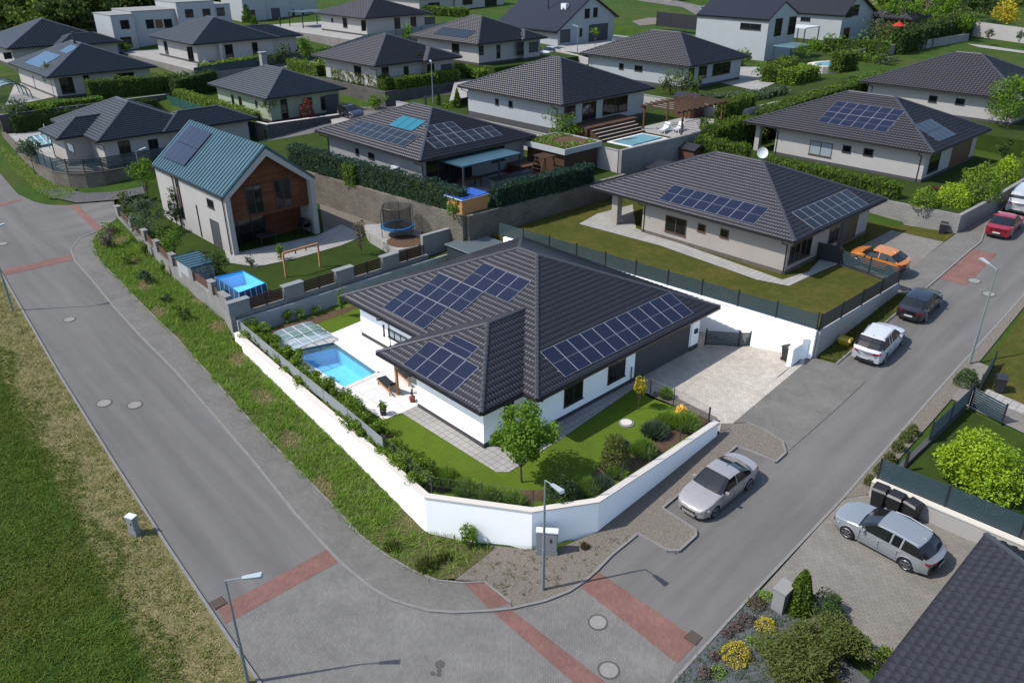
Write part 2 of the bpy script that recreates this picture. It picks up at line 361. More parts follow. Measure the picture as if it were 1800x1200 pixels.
def cap_line(mb, a, b, r=.13, seg=.36, m=0):
    a = np.array(a, float); b = np.array(b, float); L = np.linalg.norm(b - a); n = max(1, int(L / seg)); d = (b - a) / L
    s = np.cross(d, [0, 0, 1.]); s /= np.linalg.norm(s); u = np.cross(s, d)
    for i in range(n):
        p = a + d * (L * i / n - .03); q = a + d * (L * (i + 1) / n + .02)
        vs = []
        for pt, rr in ((p, r * 1.12), (q, r * .9)):
            for k in range(6):
                an = PI * k / 5; vs.append(pt + s * math.cos(an) * rr + u * (math.sin(an) * rr * .75 - .02))
        mb.add(vs, [(k, k + 1, k + 7, k + 6) for k in range(5)] + [(5, 4, 3, 2, 1, 0)], m)
def hip_roof(root, bodies, ze, t, tilemat='tile', du=.075, caps=True, capmat='ridge', faces='SWNE'):
    V = []; F = []; off = 0; cap = MB(); gut = MB(); sof = MB()
    for bi, (x0, x1, y0, y1) in enumerate(bodies):
        W, D = x1 - x0, y1 - y0; m = min(W, D) / 2
        spec = [('S', (x0, y0), (1, 0), (0, 1), W), ('E', (x1, y0), (0, 1), (-1, 0), D), ('N', (x1, y1), (-1, 0), (0, -1), W), ('W', (x0, y1), (0, -1), (1, 0), D)]
        for nm, o, ud, sd_, L in spec:
            v, f = tile_face((o[0], o[1], ze + .0015 * bi), ud, sd_, L, m, 1, 1, t, du=du if nm in 'SE' else max(du, .1))
            V.append(v); F.append(f + off); off += len(v)
        h = m * t
        c = [(x0, y0, ze), (x1, y0, ze), (x1, y1, ze), (x0, y1, ze)]
        r = [(x0 + m, y0 + m, ze + h), (x1 - m, y1 - m, ze + h)] if W >= D else [(x0 + m, y0 + m, ze + h), (x0 + m, y1 - m, ze + h)]
        if caps:
            up = lambda p: (p[0], p[1], p[2] + .05)
            if W >= D: prs = [(c[0], r[0]), (c[3], r[0]), (c[1], r[1]), (c[2], r[1])]
            else: prs = [(c[0], r[0]), (c[1], r[0]), (c[3], r[1]), (c[2], r[1])]
            for a, b in prs: cap_line(cap, up(a), up(b))
            if np.linalg.norm(np.array(r[0]) - r[1]) > .3: cap_line(cap, up(r[0]), up(r[1]))
        e = .003 * bi
        sof.box(x0 + .1, x1 - .1, y0 + .1, y1 - .1, ze - .2 - e, ze - .06 - e)
        for a, b in zip(c, c[1:] + c[:1]):
            a = np.array(a, float); b = np.array(b, float); cx, cy = (x0 + x1) / 2, (y0 + y1) / 2
            n_ = np.array([b[1] - a[1], a[0] - b[0], 0]); n_ /= np.linalg.norm(n_)
            z = -.075 - e; gut.bar(a + n_ * (.03 + e) + [0, 0, z], b + n_ * (.03 + e) + [0, 0, z], .13, .12)
    rf = npmesh('roof', np.concatenate(V), np.concatenate(F), tilemat, root)
    if caps: cap.build('ridge_cap', capmat, rf, smooth=False)
    sof.build('soffit', 'soffit', root); gut.build('gutter', 'gutter', root)
    return rf
def downpipe(root, x, y, ze, zg, inset, sx=0, sy=1):
    """pipe from the gutter in to the wall and down"""
    mb = MB(); mb.tube([(x, y, ze - .12), (x, y, ze - .3), (x + sx * inset, y + sy * inset, ze - .62), (x + sx * inset, y + sy * inset, zg)], .05, 6)
    mb.build('downpipe', 'gutter', root)
def window(root, side, plane, u0, u1, z0, z1, fm='frame', gm='glass', name='window', mull=1, sill=True):
    """side 'S' = wall facing -y, 'E' = wall facing +x; frame proud of the wall, pane set back in it"""
    fr = MB(); pn = MB(); w = .07; d = .035
    def bx(mb, a, b, c, e, p0, p1):
        if side == 'S': mb.box(a, b, plane - p1, plane - p0, c, e)
        else: mb.box(plane + p0, plane + p1, a, b, c, e)
    bx(fr, u0, u1, z0, z0 + w, 0, d); bx(fr, u0, u1, z1 - w, z1, 0, d); bx(fr, u0, u0 + w, z0 + w, z1 - w, 0, d); bx(fr, u1 - w, u1, z0 + w, z1 - w, 0, d)
    for k in range(1, mull + 1):
        c = u0 + (u1 - u0) * k / (mull + 1)
        if mull: bx(fr, c - .04, c + .04, z0 + w, z1 - w, 0, d)
    if sill and z1 - z0 < 2.05: bx(fr, u0 - .04, u1 + .04, z0 - .04, z0, 0, .09)
    f = fr.build(name, fm, root); bx(pn, u0 + w, u1 - w, z0 + w, z1 - w, -.05, .012); pn.build('pane', gm, f)
    return f
def pvarray(root, face, body, ze, t, s, h0, n, rows=1, pw=1.055, ph=2.075, lift=.1, mt='pv_cell', frame='pv_frame', proto={}, land=False):
    """modules laid on the roof slope; s along the eave, h0 horizontal run from the eave"""
    x0, x1, y0, y1 = body; cs = 1 / math.sqrt(1 + t * t)
    if face == 'S': o = np.array([x0, y0, ze]); ud = np.array([1, 0, 0.]); sv = np.array([0, cs, t * cs]); nn = np.array([0, -t * cs, cs])
    else: o = np.array([x1, y0, ze]); ud = np.array([0, 1, 0.]); sv = np.array([-cs, 0, t * cs]); nn = np.array([t * cs, 0, cs])
    org = o + ud * s + sv * (h0 / cs) + nn * lift
    rail = MB()
    for r in range(rows):
        for q in (.25, .75):
            a = org + sv * (r * ph + ph * q) - ud * .08 - nn * .055; rail.bar(a, a + ud * (n * pw + .16), .04, .045)
    rl = rail.build('solar_array', 'alu', root)
    for r in range(rows):
        for i in range(n):
            key = (mt, frame, pw, ph)
            if key not in proto:
                me = bpy.data.meshes.new('solar_panel'); g = .01; W, H = pw - g, ph - g; b = .022
                mb = MB(); mb.box(g, W, g, b, -.035, 0, 0); mb.box(g, W, H - b, H, -.035, 0, 0); mb.box(g, b, b, H - b, -.035, 0, 0); mb.box(W - b, W, b, H - b, -.035, 0, 0)
                mb.box(b, W - b, b, H - b, -.03, -.006, 1)
                if frame == 'pv_frame': mb.box(b, W - b, H / 2 - .008, H / 2 + .008, -.006, -.003, 0)
                me.from_pydata(mb.v, [], mb.f); me.materials.append(MT[frame]); me.materials.append(MT[mt]); me.polygons.foreach_set('material_index', mb.m); me.update(); proto[key] = me
            o2 = bpy.data.objects.new('solar_panel', proto[key]); COL.objects.link(o2); o2.parent = rl
            p = org + ud * (i * pw) + sv * (r * ph) - np.array(list(root['_o']))
            M = np.eye(4); M[:3, 0] = ud; M[:3, 1] = sv; M[:3, 2] = nn; M[:3, 3] = p
            o2.matrix_local = Matrix(M.tolist())
    return rl
def house(name_label, S, La, Lb, t, ze, floor, walls=None, extra=(), tilemat='tile', wm='plaster', wins=(), du=.075, ov=.8, pipes=(), pl='plinth', capmat='ridge', gh=3.2):
    """bungalow with a hipped roof; S = near corner of the eaves"""
    body = (S[0] - La, S[0], S[1], S[1] + Lb); bodies = [body] + list(extra)
    root = thing('bungalow', name_label, 'house', ((body[0] + body[1]) / 2, (body[2] + body[3]) / 2, floor))
    root['_b'] = [float(q) for q in body]
    hip_roof(root, bodies, ze, t, tilemat, du, capmat=capmat)
    wl = MB(); pm = MB()
    for i, w in enumerate(walls or [(b[0] + ov, b[1] - ov, b[2] + ov, b[3] - ov) for b in bodies]):
        e = .004 * i
        wl.box(w[0], w[1], w[2], w[3], floor - gh * .3, ze - .19 - e); pm.box(w[0] - .015, w[1] + .015, w[2] - .015, w[3] + .015, floor - .5, floor + .28 - e)
    wl.build('wall', wm, root); pm.build('plinth', pl, root)
    for w in wins:
        side, plane, x1, y1, x2, y2 = w[:6]; kw = w[6] if len(w) > 6 else {}
        ax = 1 if side == 'S' else 0; a = onpl(x1, y1, ax, plane); b = onpl(x2, y2, ax, plane); i = 0 if side == 'S' else 1
        z1 = min(a[2], ze - .3); z0 = max(b[2], floor + .12); 
        if z1 - z0 < .35: z0 = z1 - .6
        window(root, side, plane, min(a[i], b[i]), max(a[i], b[i]), z0, z1, **kw)
    for p in pipes: downpipe(root, p[0], p[1], ze, floor, ov + .04 if len(p) < 5 else p[4], p[2], p[3])
    return root
# ---------------------------------------------------------------- foliage
def leaf_quads(P, size, rng, up=.3, asp=.6, vert=False):
    n = len(P); d = rng.normal(size=(n, 3)); d[:, 2] += up * 2
    if vert: d[:, 2] = np.abs(d[:, 2]) * 2.5
    d /= np.linalg.norm(d, axis=1)[:, None]
    a = rng.normal(size=(n, 3)); a = np.cross(d, a); a /= np.linalg.norm(a, axis=1)[:, None]; s = size * rng.uniform(.6, 1.4, n)[:, None]
    if vert: w = a * s * asp * .5; l = d * s * .8
    else:
        b = np.cross(d, a); l = a * s * .5; w = b * s * asp * .5
    V = np.stack([P - l, P + w, P + l, P - w], 1).reshape(-1, 3)
    return V, np.arange(4 * n).reshape(n, 4)
def crown_pts(c, w, h, n, rng, lobes=14, flat_=.0, shell=.55):
    c = np.array(c, float); L = rng.normal(size=(lobes, 3)); L /= np.linalg.norm(L, axis=1)[:, None]; L *= rng.uniform(.3, .8, (lobes, 1))
    R = rng.uniform(.2, .48, lobes)
    k = rng.integers(0, lobes, n); d = rng.normal(size=(n, 3)); d /= np.linalg.norm(d, axis=1)[:, None]
    q = L[k] + d * (R[k] * rng.uniform(shell, 1.05, n) )[:, None]
    q[:, 0] *= w / 1.8; q[:, 1] *= w / 1.8; q[:, 2] *= h / 1.9
    # clumpy tint: each lobe has its own tone
    tint = np.clip(rng.uniform(0, 1, lobes)[k] * .5 + rng.uniform(0, .6, n), 0, 1)
    return c + q, tint
def plant(kind, label, cat, base, w, h, m, n=900, ls=.16, trunk=0., seed=1, group=None, shape='round', bark='bark', tr=.05, up=.3, lobes=14, asp=.6):
    rng = np.random.default_rng(seed); base = np.array(base, float)
    ch = h - trunk; c = base + [0, 0, trunk + ch / 2]
    if shape == 'cone':
        hh = rng.uniform(0, 1, n) ** 1.3; a = rng.uniform(0, 2 * PI, n); r = w / 2 * (1 - hh) ** .5 * rng.uniform(.7, 1.06, n) * (1 + .1 * np.sin(a * 5 + 3))
        P = np.stack([base[0] + r * np.cos(a), base[1] + r * np.sin(a), base[2] + trunk + hh * ch], 1); ti = np.clip(rng.uniform(0, 1, n), 0, 1)
        V, F = leaf_quads(P, ls, rng, vert=True, asp=asp)
    elif shape == 'spray':       # upright stems, grasses, lavender
        a = rng.uniform(0, 2 * PI, n); r = rng.uniform(0, 1, n) ** .6; b = base + np.stack([r * np.cos(a) * w * .32, r * np.sin(a) * w * .32, np.zeros(n)], 1)
        tip = base + np.stack([r * np.cos(a) * w * .6 + rng.normal(size=n) * w * .08, r * np.sin(a) * w * .6 + rng.normal(size=n) * w * .08, h * rng.uniform(.45, 1.15, n) * (1.0 - .5 * r)], 1)
        s = rng.normal(size=(n, 3)) * ls * .25; V = np.stack([b - s, b + s, tip, (b + tip) / 2 - s], 1).reshape(-1, 3); F = np.arange(4 * n).reshape(n, 4); ti = rng.uniform(0, 1, n)
    elif shape == 'dome':
        d = rng.normal(size=(n, 3)); d[:, 2] = np.abs(d[:, 2]); d /= np.linalg.norm(d, axis=1)[:, None]
        q = d * rng.uniform(.75, 1.03, (n, 1)) * (1 + .09 * np.sin(d[:, :1] * 7 + seed) * np.cos(d[:, 1:2] * 6)); q[:, :2] *= w / 2; q[:, 2] *= h
        P = base + q; ti = rng.uniform(0, 1, n); V, F = leaf_quads(P, ls, rng, up, asp)
    else:
        P, ti = crown_pts(c, w, ch, n, rng, lobes); 
        P[:, 2] = np.maximum(P[:, 2], base[2] + .02)
        V, F = leaf_quads(P, ls, rng, up, asp)
    root = thing(kind, label, cat, base, group)
    npmesh('crown' if trunk > .3 else 'foliage', V, F, m, root, tint=ti)
    mb = MB(); top = base + [rng.uniform(-.1, .1) * w, rng.uniform(-.1, .1) * w, trunk + ch * .55]
    mb.tube([base - [0, 0, .1], base + (top - base) * .5 + [tr, 0, 0], top], tr, 6, r1=tr * .4)
    if shape in ('round', 'dome'):
        for k in range(5):
            a = k * 1.26 + seed; st_ = base + [0, 0, max(trunk * .8, h * .15)]
            mb.tube([st_, st_ + np.array([math.cos(a) * w * .3, math.sin(a) * w * .3, ch * .4])], tr * .5, 4, r1=tr * .2)
    mb.build('trunk' if trunk > .3 else 'stem', bark, root)
    return root
def hedge(label, pts, w, h, m, seed=1, ls=.16, dens=90, zf=None, group=None, vert=False, wob=.12, kind='hedge', cat='hedge'):
    """clipped hedge along a line: leafy skin round a solid core of twigs"""
    rng = np.random.default_rng(seed); mb = MB(); PP = []
    pts = [np.array(p, float) for p in pts]
    for a, b in zip(pts, pts[1:]):
        L = np.linalg.norm((b - a)[:2]); d = (b - a) / L; nrm = np.array([-d[1], d[0], 0])
        mb.wall(a + d * .12, b - d * .12, w * .78, a[2], a[2] + h * .9, b[2], b[2] + h * .9)
        area = L * (2 * h + w); n = int(area * dens); s = rng.uniform(0, L, n); q = rng.uniform(-h - w / 2, h + w / 2, n)
        wobble = 1 + wob * np.sin(s * 2.1 + seed) * np.cos(s * .83 + 2 * seed) + wob * .7 * np.sin(s * 5.3)
        off = np.where(np.abs(q) < w / 2, q, np.sign(q) * w / 2 * wobble); z = np.where(np.abs(q) < w / 2, h * (1 + (wobble - 1) * .6), h - (np.abs(q) - w / 2))
        P = a + d * s[:, None] + nrm * off[:, None] + np.array([0, 0, 1.]) * z[:, None] + rng.normal(size=(n, 3)) * .05
        PP.append(P)
        ne = int(w * h * dens * 1.2)
        for e_ in (0, L): PP.append(a + d * (e_ + (1 if e_ else -1) * .02) + nrm * rng.uniform(-w / 2, w / 2, ne)[:, None] + np.array([0, 0, 1.]) * rng.uniform(0, h, ne)[:, None] + rng.normal(size=(ne, 3)) * .05)
    P = np.concatenate(PP); V, F = leaf_quads(P, ls, rng, vert=vert)
    root = thing(kind, label, cat, (pts[0] + pts[-1]) / 2, group)
    npmesh('foliage', V, F, m, root, tint=rng.uniform(0, 1, len(P)))
    mb.build('core', 'twigs', root); return root
def tufts(name, pts, h, m, seed=1, wd_=.03, blades=5, spread=.12):
    rng = np.random.default_rng(seed); pts = np.asarray(pts, float); n = len(pts); P = np.repeat(pts, blades, 0) + np.concatenate([rng.normal(size=(n * blades, 2)) * spread, np.zeros((n * blades, 1))], 1)
    N = len(P); tip = P + np.concatenate([rng.normal(size=(N, 2)) * h * .55, rng.uniform(.4, 1, (N, 1)) * h], 1)
    s = rng.normal(size=(N, 3)); s[:, 2] = 0; s /= np.linalg.norm(s, axis=1)[:, None] + 1e-6; s *= wd_
    V = np.stack([P - s, P + s, tip + s * .2, tip - s * .2], 1).reshape(-1, 3)
    return npmesh(name, V, np.arange(4 * N).reshape(N, 4), m, None, tint=np.clip(rng.uniform(0, 1, n).repeat(blades) * .7 + rng.uniform(0, .3, N), 0, 1), origin=pts.mean(0))
def inpoly(P, poly):
    x, y = P[:, 0], P[:, 1]; r = np.zeros(len(P), bool); n = len(poly)
    for i in range(n):
        x1, y1 = poly[i][:2]; x2, y2 = poly[(i + 1) % n][:2]
        if y1 == y2: continue
        r ^= ((y1 > y) != (y2 > y)) & (x < (x2 - x1) * (y - y1) / (y2 - y1) + x1)
    return r
def scatter(poly, n, seed, zf, rng=None):
    rng = np.random.default_rng(seed); xs = [p[0] for p in poly]; ys = [p[1] for p in poly]
    P = np.stack([rng.uniform(min(xs), max(xs), n), rng.uniform(min(ys), max(ys), n)], 1); P = P[inpoly(P, poly)]
    return np.array([(p[0], p[1], zf(p[0], p[1])) for p in P])
# ---------------------------------------------------------------- fences and walls
def fence(label, pts, h, mt='fence_slat', bay=2.5, style='slat', group=None, post='fence_dark', name='fence', pr=.04, cat='fence', slat=.11, gap=.035):
    pts = [np.array(p, float) for p in pts]; root = thing(name, label, cat, (pts[0] + pts[-1]) / 2, group)
    for a, b in zip(pts, pts[1:]):
        L = np.linalg.norm((b - a)[:2]); n = max(1, int(round(L / bay)))
        for i in range(n + (1 if b is pts[-1] else 0)):
            p = a + (b - a) * i / n; mb = MB(); mb.box(p[0] - pr, p[0] + pr, p[1] - pr, p[1] + pr, p[2] - .05, p[2] + h + .03); mb.build('post', post, root)
        for i in range(n):
            p = a + (b - a) * i / n; q = a + (b - a) * (i + 1) / n; mb = MB()
            if style == 'slat':
                k = int(h / (slat + gap)); 
                for j in range(k):
                    z = .04 + j * (slat + gap); mb.wall(p, q, .025, p[2] + z, p[2] + z + slat, q[2] + z, q[2] + z + slat)
                mb.build('slat_panel', mt, root)
            elif style == 'solid': mb.wall(p, q, .02, p[2] + .02, p[2] + h, q[2] + .02, q[2] + h); mb.build('panel', mt, root)
            elif style == 'wire':
                mb.add([(*p[:2], p[2] + .03), (*q[:2], q[2] + .03), (*q[:2], q[2] + h), (*p[:2], p[2] + h)], [(0, 1, 2, 3)]); w = mb.build('mesh_panel', mt, root)
                m2 = MB(); m2.tube([p + [0, 0, h], q + [0, 0, h]], .008, 4); m2.tube([p + [0, 0, h * .5], q + [0, 0, h * .5]], .005, 4); m2.build('wire', post, w)
    return root
def wallthing(label, pts, th, z1, z0=None, mt='white', cap=None, capw=.08, name='garden_wall', cat='wall', h=None):
    """free-standing or retaining wall; z1: top height(s), z0: bottom height(s) or None = ground"""
    pts = [np.array(p[:2], float) for p in pts]; n = len(pts)
    z1 = z1 if isinstance(z1, (list, tuple)) else [z1] * n
    z0 = ([T(*p) - .6 for p in pts] if z0 is None else z0 if isinstance(z0, (list, tuple)) else [z0] * n)
    # mitred strip
    def offs(w):
        out = []
        for i in range(n):
            d = [];
            if i > 0: e = pts[i] - pts[i - 1]; d.append(e / np.linalg.norm(e))
            if i < n - 1: e = pts[i + 1] - pts[i]; d.append(e / np.linalg.norm(e))
            t_ = sum(d); t_ = t_ / np.linalg.norm(t_); nn = np.array([-t_[1], t_[0]]); k = w / 2 / max(.5, abs(np.dot(nn, [-d[0][1], d[0][0]])))
            out.append((pts[i] - nn * k, pts[i] + nn * k))
        return out
    def strip(mb, w, lo, hi, m):
        O = offs(w)
        for i in range(n - 1):
            (a, b), (c, d) = O[i], O[i + 1]
            vs = [(*a, lo[i]), (*c, lo[i + 1]), (*d, lo[i + 1]), (*b, lo[i]), (*a, hi[i]), (*c, hi[i + 1]), (*d, hi[i + 1]), (*b, hi[i])]
            fs = [(4, 5, 6, 7), (0, 1, 5, 4), (2, 3, 7, 6)]
            if i == 0: fs.append((3, 0, 4, 7))
            if i == n - 2: fs.append((1, 2, 6, 5))
            mb.add(vs, fs, m)
    mb = MB(); strip(mb, th, z0, z1, 0)
    if cap:
        root = thing(name, label, cat, ((pts[0] + pts[-1]) / 2).tolist() + [min(z0)])
        mb.build('wall_body', mt, root); m2 = MB(); strip(m2, th + capw, z1, [z + .06 for z in z1], 0); m2.build('coping', cap, root); return root
    return tag(mb.build(name, mt), label, cat)
# ---------------------------------------------------------------- cars
CARP = {
 'sedan': dict(L=4.75, W=1.84, H=1.47, wb=2.75, hood=.27, ws=.47, roof0=.47, roof1=.66, rw=.9, tail=.93, zr=1.0),
 'wagon': dict(L=4.68, W=1.80, H=1.46, wb=2.70, hood=.25, ws=.42, roof0=.44, roof1=.84, rw=.965, tail=.985, zr=.96),
 'suv': dict(L=4.5, W=1.87, H=1.64, wb=2.68, hood=.25, ws=.41, roof0=.43, roof1=.8, rw=.955, tail=.985, zr=1.06),
 'hatch': dict(L=4.25, W=1.78, H=1.46, wb=2.6, hood=.23, ws=.41, roof0=.44, roof1=.77, rw=.95, tail=.985, zr=.98),
 'van': dict(L=4.9, W=1.92, H=1.95, wb=3.0, hood=.17, ws=.29, roof0=.31, roof1=.93, rw=.985, tail=.99, zr=1.1)}
def car(kind, paint, label, p, heading, group=None, cat='car', name='parked_car', z=None, slope=(0, 0), plate=True):
    c = CARP[kind]; L, W, H = c['L'], c['W'], c['H']; hw = W / 2
    z = T(p[0], p[1]) + .03 if z is None else z
    root = lthing(name, label, cat, (p[0], p[1], z), heading, group)
    # tilt with the street
    dx, dy = math.cos(heading), math.sin(heading); g = (T(p[0] + dx, p[1] + dy) - T(p[0] - dx, p[1] - dy)) / 2 if slope == (0, 0) else slope[0]
    g2 = (T(p[0] - dy, p[1] + dx) - T(p[0] + dy, p[1] - dx)) / 2 if slope == (0, 0) else slope[1]
    root.rotation_euler = (math.atan(g2), -math.atan(g), heading)
    # x forward; s = distance from the nose / L
    def prof(s):      # belt z, top z, half width at belt, half width of roof
        zh = (H / 1.47) ** .6; zb = (.62 + .34 * min(1, s / c['hood']) ** .42) * zh
        if s > .9: zb -= ((s - .9) / .1) ** 2 * .1
        wbk = hw * (1 - .2 * max(0, (.16 - s) / .16) ** 2 - .13 * max(0, (s - .88) / .12) ** 2)
        if s <= c['hood']: zt = zb + .04 * math.sin(PI * min(1, s / c['hood']) * .6)
        elif s < c['roof0']: k = (s - c['hood']) / (c['roof0'] - c['hood']); zt = zb + (H - zb) * (k ** .85) * (1 - .06 * (1 - k))
        elif s <= c['roof1']: k = (s - c['roof0']) / (c['roof1'] - c['roof0']); zt = H - .07 * k * k - .03 * (1 - k) ** 2
        elif s < c['rw']: k = (s - c['roof1']) / (c['rw'] - c['roof1']); zt = (H - .07) + (c['zr'] - (H - .07)) * k ** 1.15
        else: zt = c['zr'] - .03 * (s - c['rw']) / (1 - c['rw']) * 3
        zt = max(zt, zb + .01)
        k = (zt - zb) / (H - zb); return zb, zt, wbk, wbk * (1 - .21 * k)
    R = .335 if kind not in ('suv', 'van') else .36; xf = L / 2 - (.195 * L); xr = xf - c['wb']
    ss = sorted(set([round(i / 60, 4) for i in range(61)] + [c['hood'], c['roof0'], c['roof1'], c['rw'], c['tail'], .01, .03, .985]))
    rows = []
    for s in ss:
        x = L / 2 - s * L; zb, zt, wb_, wr = prof(s); sill = .22 if .08 < s < .93 else .27
        for xc in (xf, xr):
            if abs(x - xc) < R + .05: sill = max(sill, R + math.sqrt(max(0, (R + .05) ** 2 - (x - xc) ** 2)))
        ns = 1 - .55 * max(0, 1 - s / .012) if s < .012 else 1
        flare = .012 if min(abs(x - xf), abs(x - xr)) < R + .12 else 0
        m1 = max(sill + .02, .45); m2 = max(m1 + .02, .68)
        rows.append([(x, (wb_ - .03 + flare) * ns, sill), (x, (wb_ + flare) * ns, m1), (x, (wb_ - .005) * ns, min(m2, zb - .03)), (x, (wb_ - .05) * ns, zb), (x, (wb_ - .05 + (wr - wb_)) if zt - zb > .06 else wb_ - .1, zt - (.035 if zt - zb > .06 else .0)),
                     (x, wr * .72 if zt - zb > .06 else wb_ * .6, zt), (x, 0, zt + .012)])
    body = MB(); gl = {'windscreen': MB(), 'rear_window': MB(), 'side_window': MB(), 'side_window2': MB()}
    for sg in (1, -1):
        for i in range(len(rows) - 1):
            a, b = rows[i], rows[i + 1]; s0, s1 = ss[i], ss[i + 1]; sm = (s0 + s1) / 2
            for j in range(6):
                q = [a[j], a[j + 1], b[j + 1], b[j]]; q = [(v[0], v[1] * sg, v[2]) for v in q]; f = (0, 1, 2, 3) if sg > 0 else (3, 2, 1, 0)
                tgt = body
                if j == 3 and c['hood'] + .05 < sm < c['rw'] - .02 and min(a[4][2] - a[3][2], b[4][2] - b[3][2]) > .1:
                    piv = c['roof0'] + .42 * (c['roof1'] - c['roof0']) + (.03 if kind == 'sedan' else 0)
                    if not (abs(sm - piv) < .009) and not (kind in ('wagon', 'suv', 'van') and abs(sm - (c['roof1'] - .13)) < .009): tgt = gl['side_window' if sg > 0 else 'side_window2']
                if j >= 4 and c['hood'] + .012 < sm < c['roof0'] - .004: tgt = gl['windscreen']
                if j >= 4 and c['roof1'] + .012 < sm < c['rw'] - .012: tgt = gl['rear_window']
                tgt.add(q, [f])
    for e in (0, -1):
        r = rows[e]; full = [(v[0], v[1], v[2]) for v in r] + [(v[0], -v[1], v[2]) for v in r[-2::-1]]
        body.add(full, [tuple(range(len(full))) if e else tuple(range(len(full) - 1, -1, -1))])
    def warp(mb):        # rounded nose and tail, bowed windscreen
        q = []
        for x, y, z_ in mb.v:
            e = max(0, abs(x) - (L / 2 - 1.0)) / 1.0; t_ = min(1.1, abs(y) / hw); x -= (1 if x > 0 else -1) * e * .30 * t_ ** 2.6
            if z_ > .9 * (H / 1.47) ** .5 and abs(x) < L / 2 - .6: x -= (1 if x > -.1 else -1) * .10 * t_ ** 2 * min(1, abs(x + .1) / .6)
            q.append((x, y, z_))
        mb.v = q; return mb
    warp(body); [warp(g_) for g_ in gl.values()]
    body.build('body', 'car_' + paint, root, smooth=True)
    for k, m in gl.items():
        if m.v: m.build(k.rstrip('2'), 'glass', root, smooth=True)
    un = MB(); un.box(-L / 2 + .12, L / 2 - .12, -hw + .16, hw - .16, .2, .6); un.box(L / 2 - .3, L / 2 + .01, -hw * .5, hw * .5, .26, .42); un.box(-L / 2 - .012, -L / 2 + .3, -hw * .55, hw * .55, .27, .4); warp(un).build('underbody', 'black_plastic', root)
    for sx in (xf, xr):
        for sg in (1, -1):
            wt = MB(); y = sg * (hw - .10); wt.tube([(sx, y - .1, R), (sx, y + .105, R)], R, 20)
            w = wt.build('wheel', 'tyre', root, smooth=False)
            rm = MB(); yo = y + sg * .112
            for k in range(5):
                an = k * 2 * PI / 5; rm.bar((sx, yo, R), (sx + math.cos(an) * R * .66, yo, R + math.sin(an) * R * .66), .02, .075)
            rm.tube([(sx, yo - .005, R), (sx, yo + .005, R)], R * .2, 10)
            rg = [(sx + math.cos(k * PI / 8) * R * .67, yo, R + math.sin(k * PI / 8) * R * .67) for k in range(17)]
            rm.tube(rg, .018, 4); rm.build('rim', 'rim', w)
    for sg in (1, -1):
        hl = MB(); zb = .64 * (H / 1.47) ** .5
        hl.add([(L / 2 - .02, sg * hw * .52, zb - .06), (L / 2 - .26, sg * (hw * .93 + .0), zb - .03), (L / 2 - .34, sg * hw * .955, zb + .07), (L / 2 - .06, sg * hw * .55, zb + .06)], [(0, 1, 2, 3)])
        v = np.array(hl.v); v[:, 0] += .022; v[:, 1] += sg * .022; hl.v = [tuple(q) for q in v.tolist()]
        hl.add([tuple(q - np.array([.09, sg * .06, 0])) for q in v], [(3, 2, 1, 0)]); warp(hl).build('headlight', 'lamp_clear', root)
        tl = MB(); zt_ = .88 * (H / 1.47) ** .6; tl.box(-L / 2 - .012, -L / 2 + .3, min(sg * hw * .48, sg * hw * .9), max(sg * hw * .48, sg * hw * .9), zt_ - .13, zt_ + .0); warp(tl).build('tail_light', 'lamp_red', root)
        mr = MB(); mx_ = L / 2 - (c['hood'] + .1) * L; mr.box(mx_ - .06, mx_ + .05, sg * hw - .06 if sg > 0 else -hw - .12, hw + .12 if sg > 0 else -hw + .06, .93 * (H / 1.47) ** .4, 1.04 * (H / 1.47) ** .4); mr.build('mirror', 'car_' + paint, root)
    if plate:
        pl_ = MB(); pl_.box(-L / 2 - .02, -L / 2 - .005, -.26, .26, .5, .61); pl_.build('number_plate', 'plate', root)
        gr = MB(); gr.box(L / 2 - .02, L / 2 + .012, -.38, .38, .46, .6); warp(gr).build('grille', 'black_plastic', root)
    dg = MB()
    for sg in (1, -1):
        for q in ((.315, .5, .675) if kind != 'van' else (.3, .45)): dg.box(L / 2 - q * L - .009, L / 2 - q * L + .009, sg * hw - .02 if sg > 0 else -hw - .003, hw + .003 if sg > 0 else -hw + .02, .36, .86)
    dg.build('door_gap', 'black_plastic', root)
    hd = MB(); 
    for sg in (1, -1):
        for q in (.5, .68): hd.box(L / 2 - q * L - .09, L / 2 - q * L + .09, sg * hw - .012 if sg > 0 else -hw - .012, hw + .012 if sg > 0 else -hw + .012, .82, .85)
    hd.build('door_handle', 'car_' + paint, root)
    if kind in ('wagon', 'suv', 'van'):
        for sg in (1, -1):
            rr = MB(); rr.tube([(L / 2 - L * (c['roof0'] + .03), sg * hw * .73, H - .03), (L / 2 - L * .6, sg * hw * .74, H + .04), (L / 2 - L * (c['roof1'] - .02), sg * hw * .71, H - .05)], .02, 5); rr.build('roof_rail', 'black_plastic' if kind != 'wagon' else 'alu', root)
    an = MB(); xa = L / 2 - c['roof1'] * L + .12; an.add([(xa + .1, 0, H - .04), (xa - .1, .03, H - .06), (xa - .1, -.03, H - .06), (xa - .1, 0, H + .05)], [(0, 1, 3), (0, 3, 2), (1, 2, 3)]); an.build('antenna', 'car_' + paint, root)
    return root
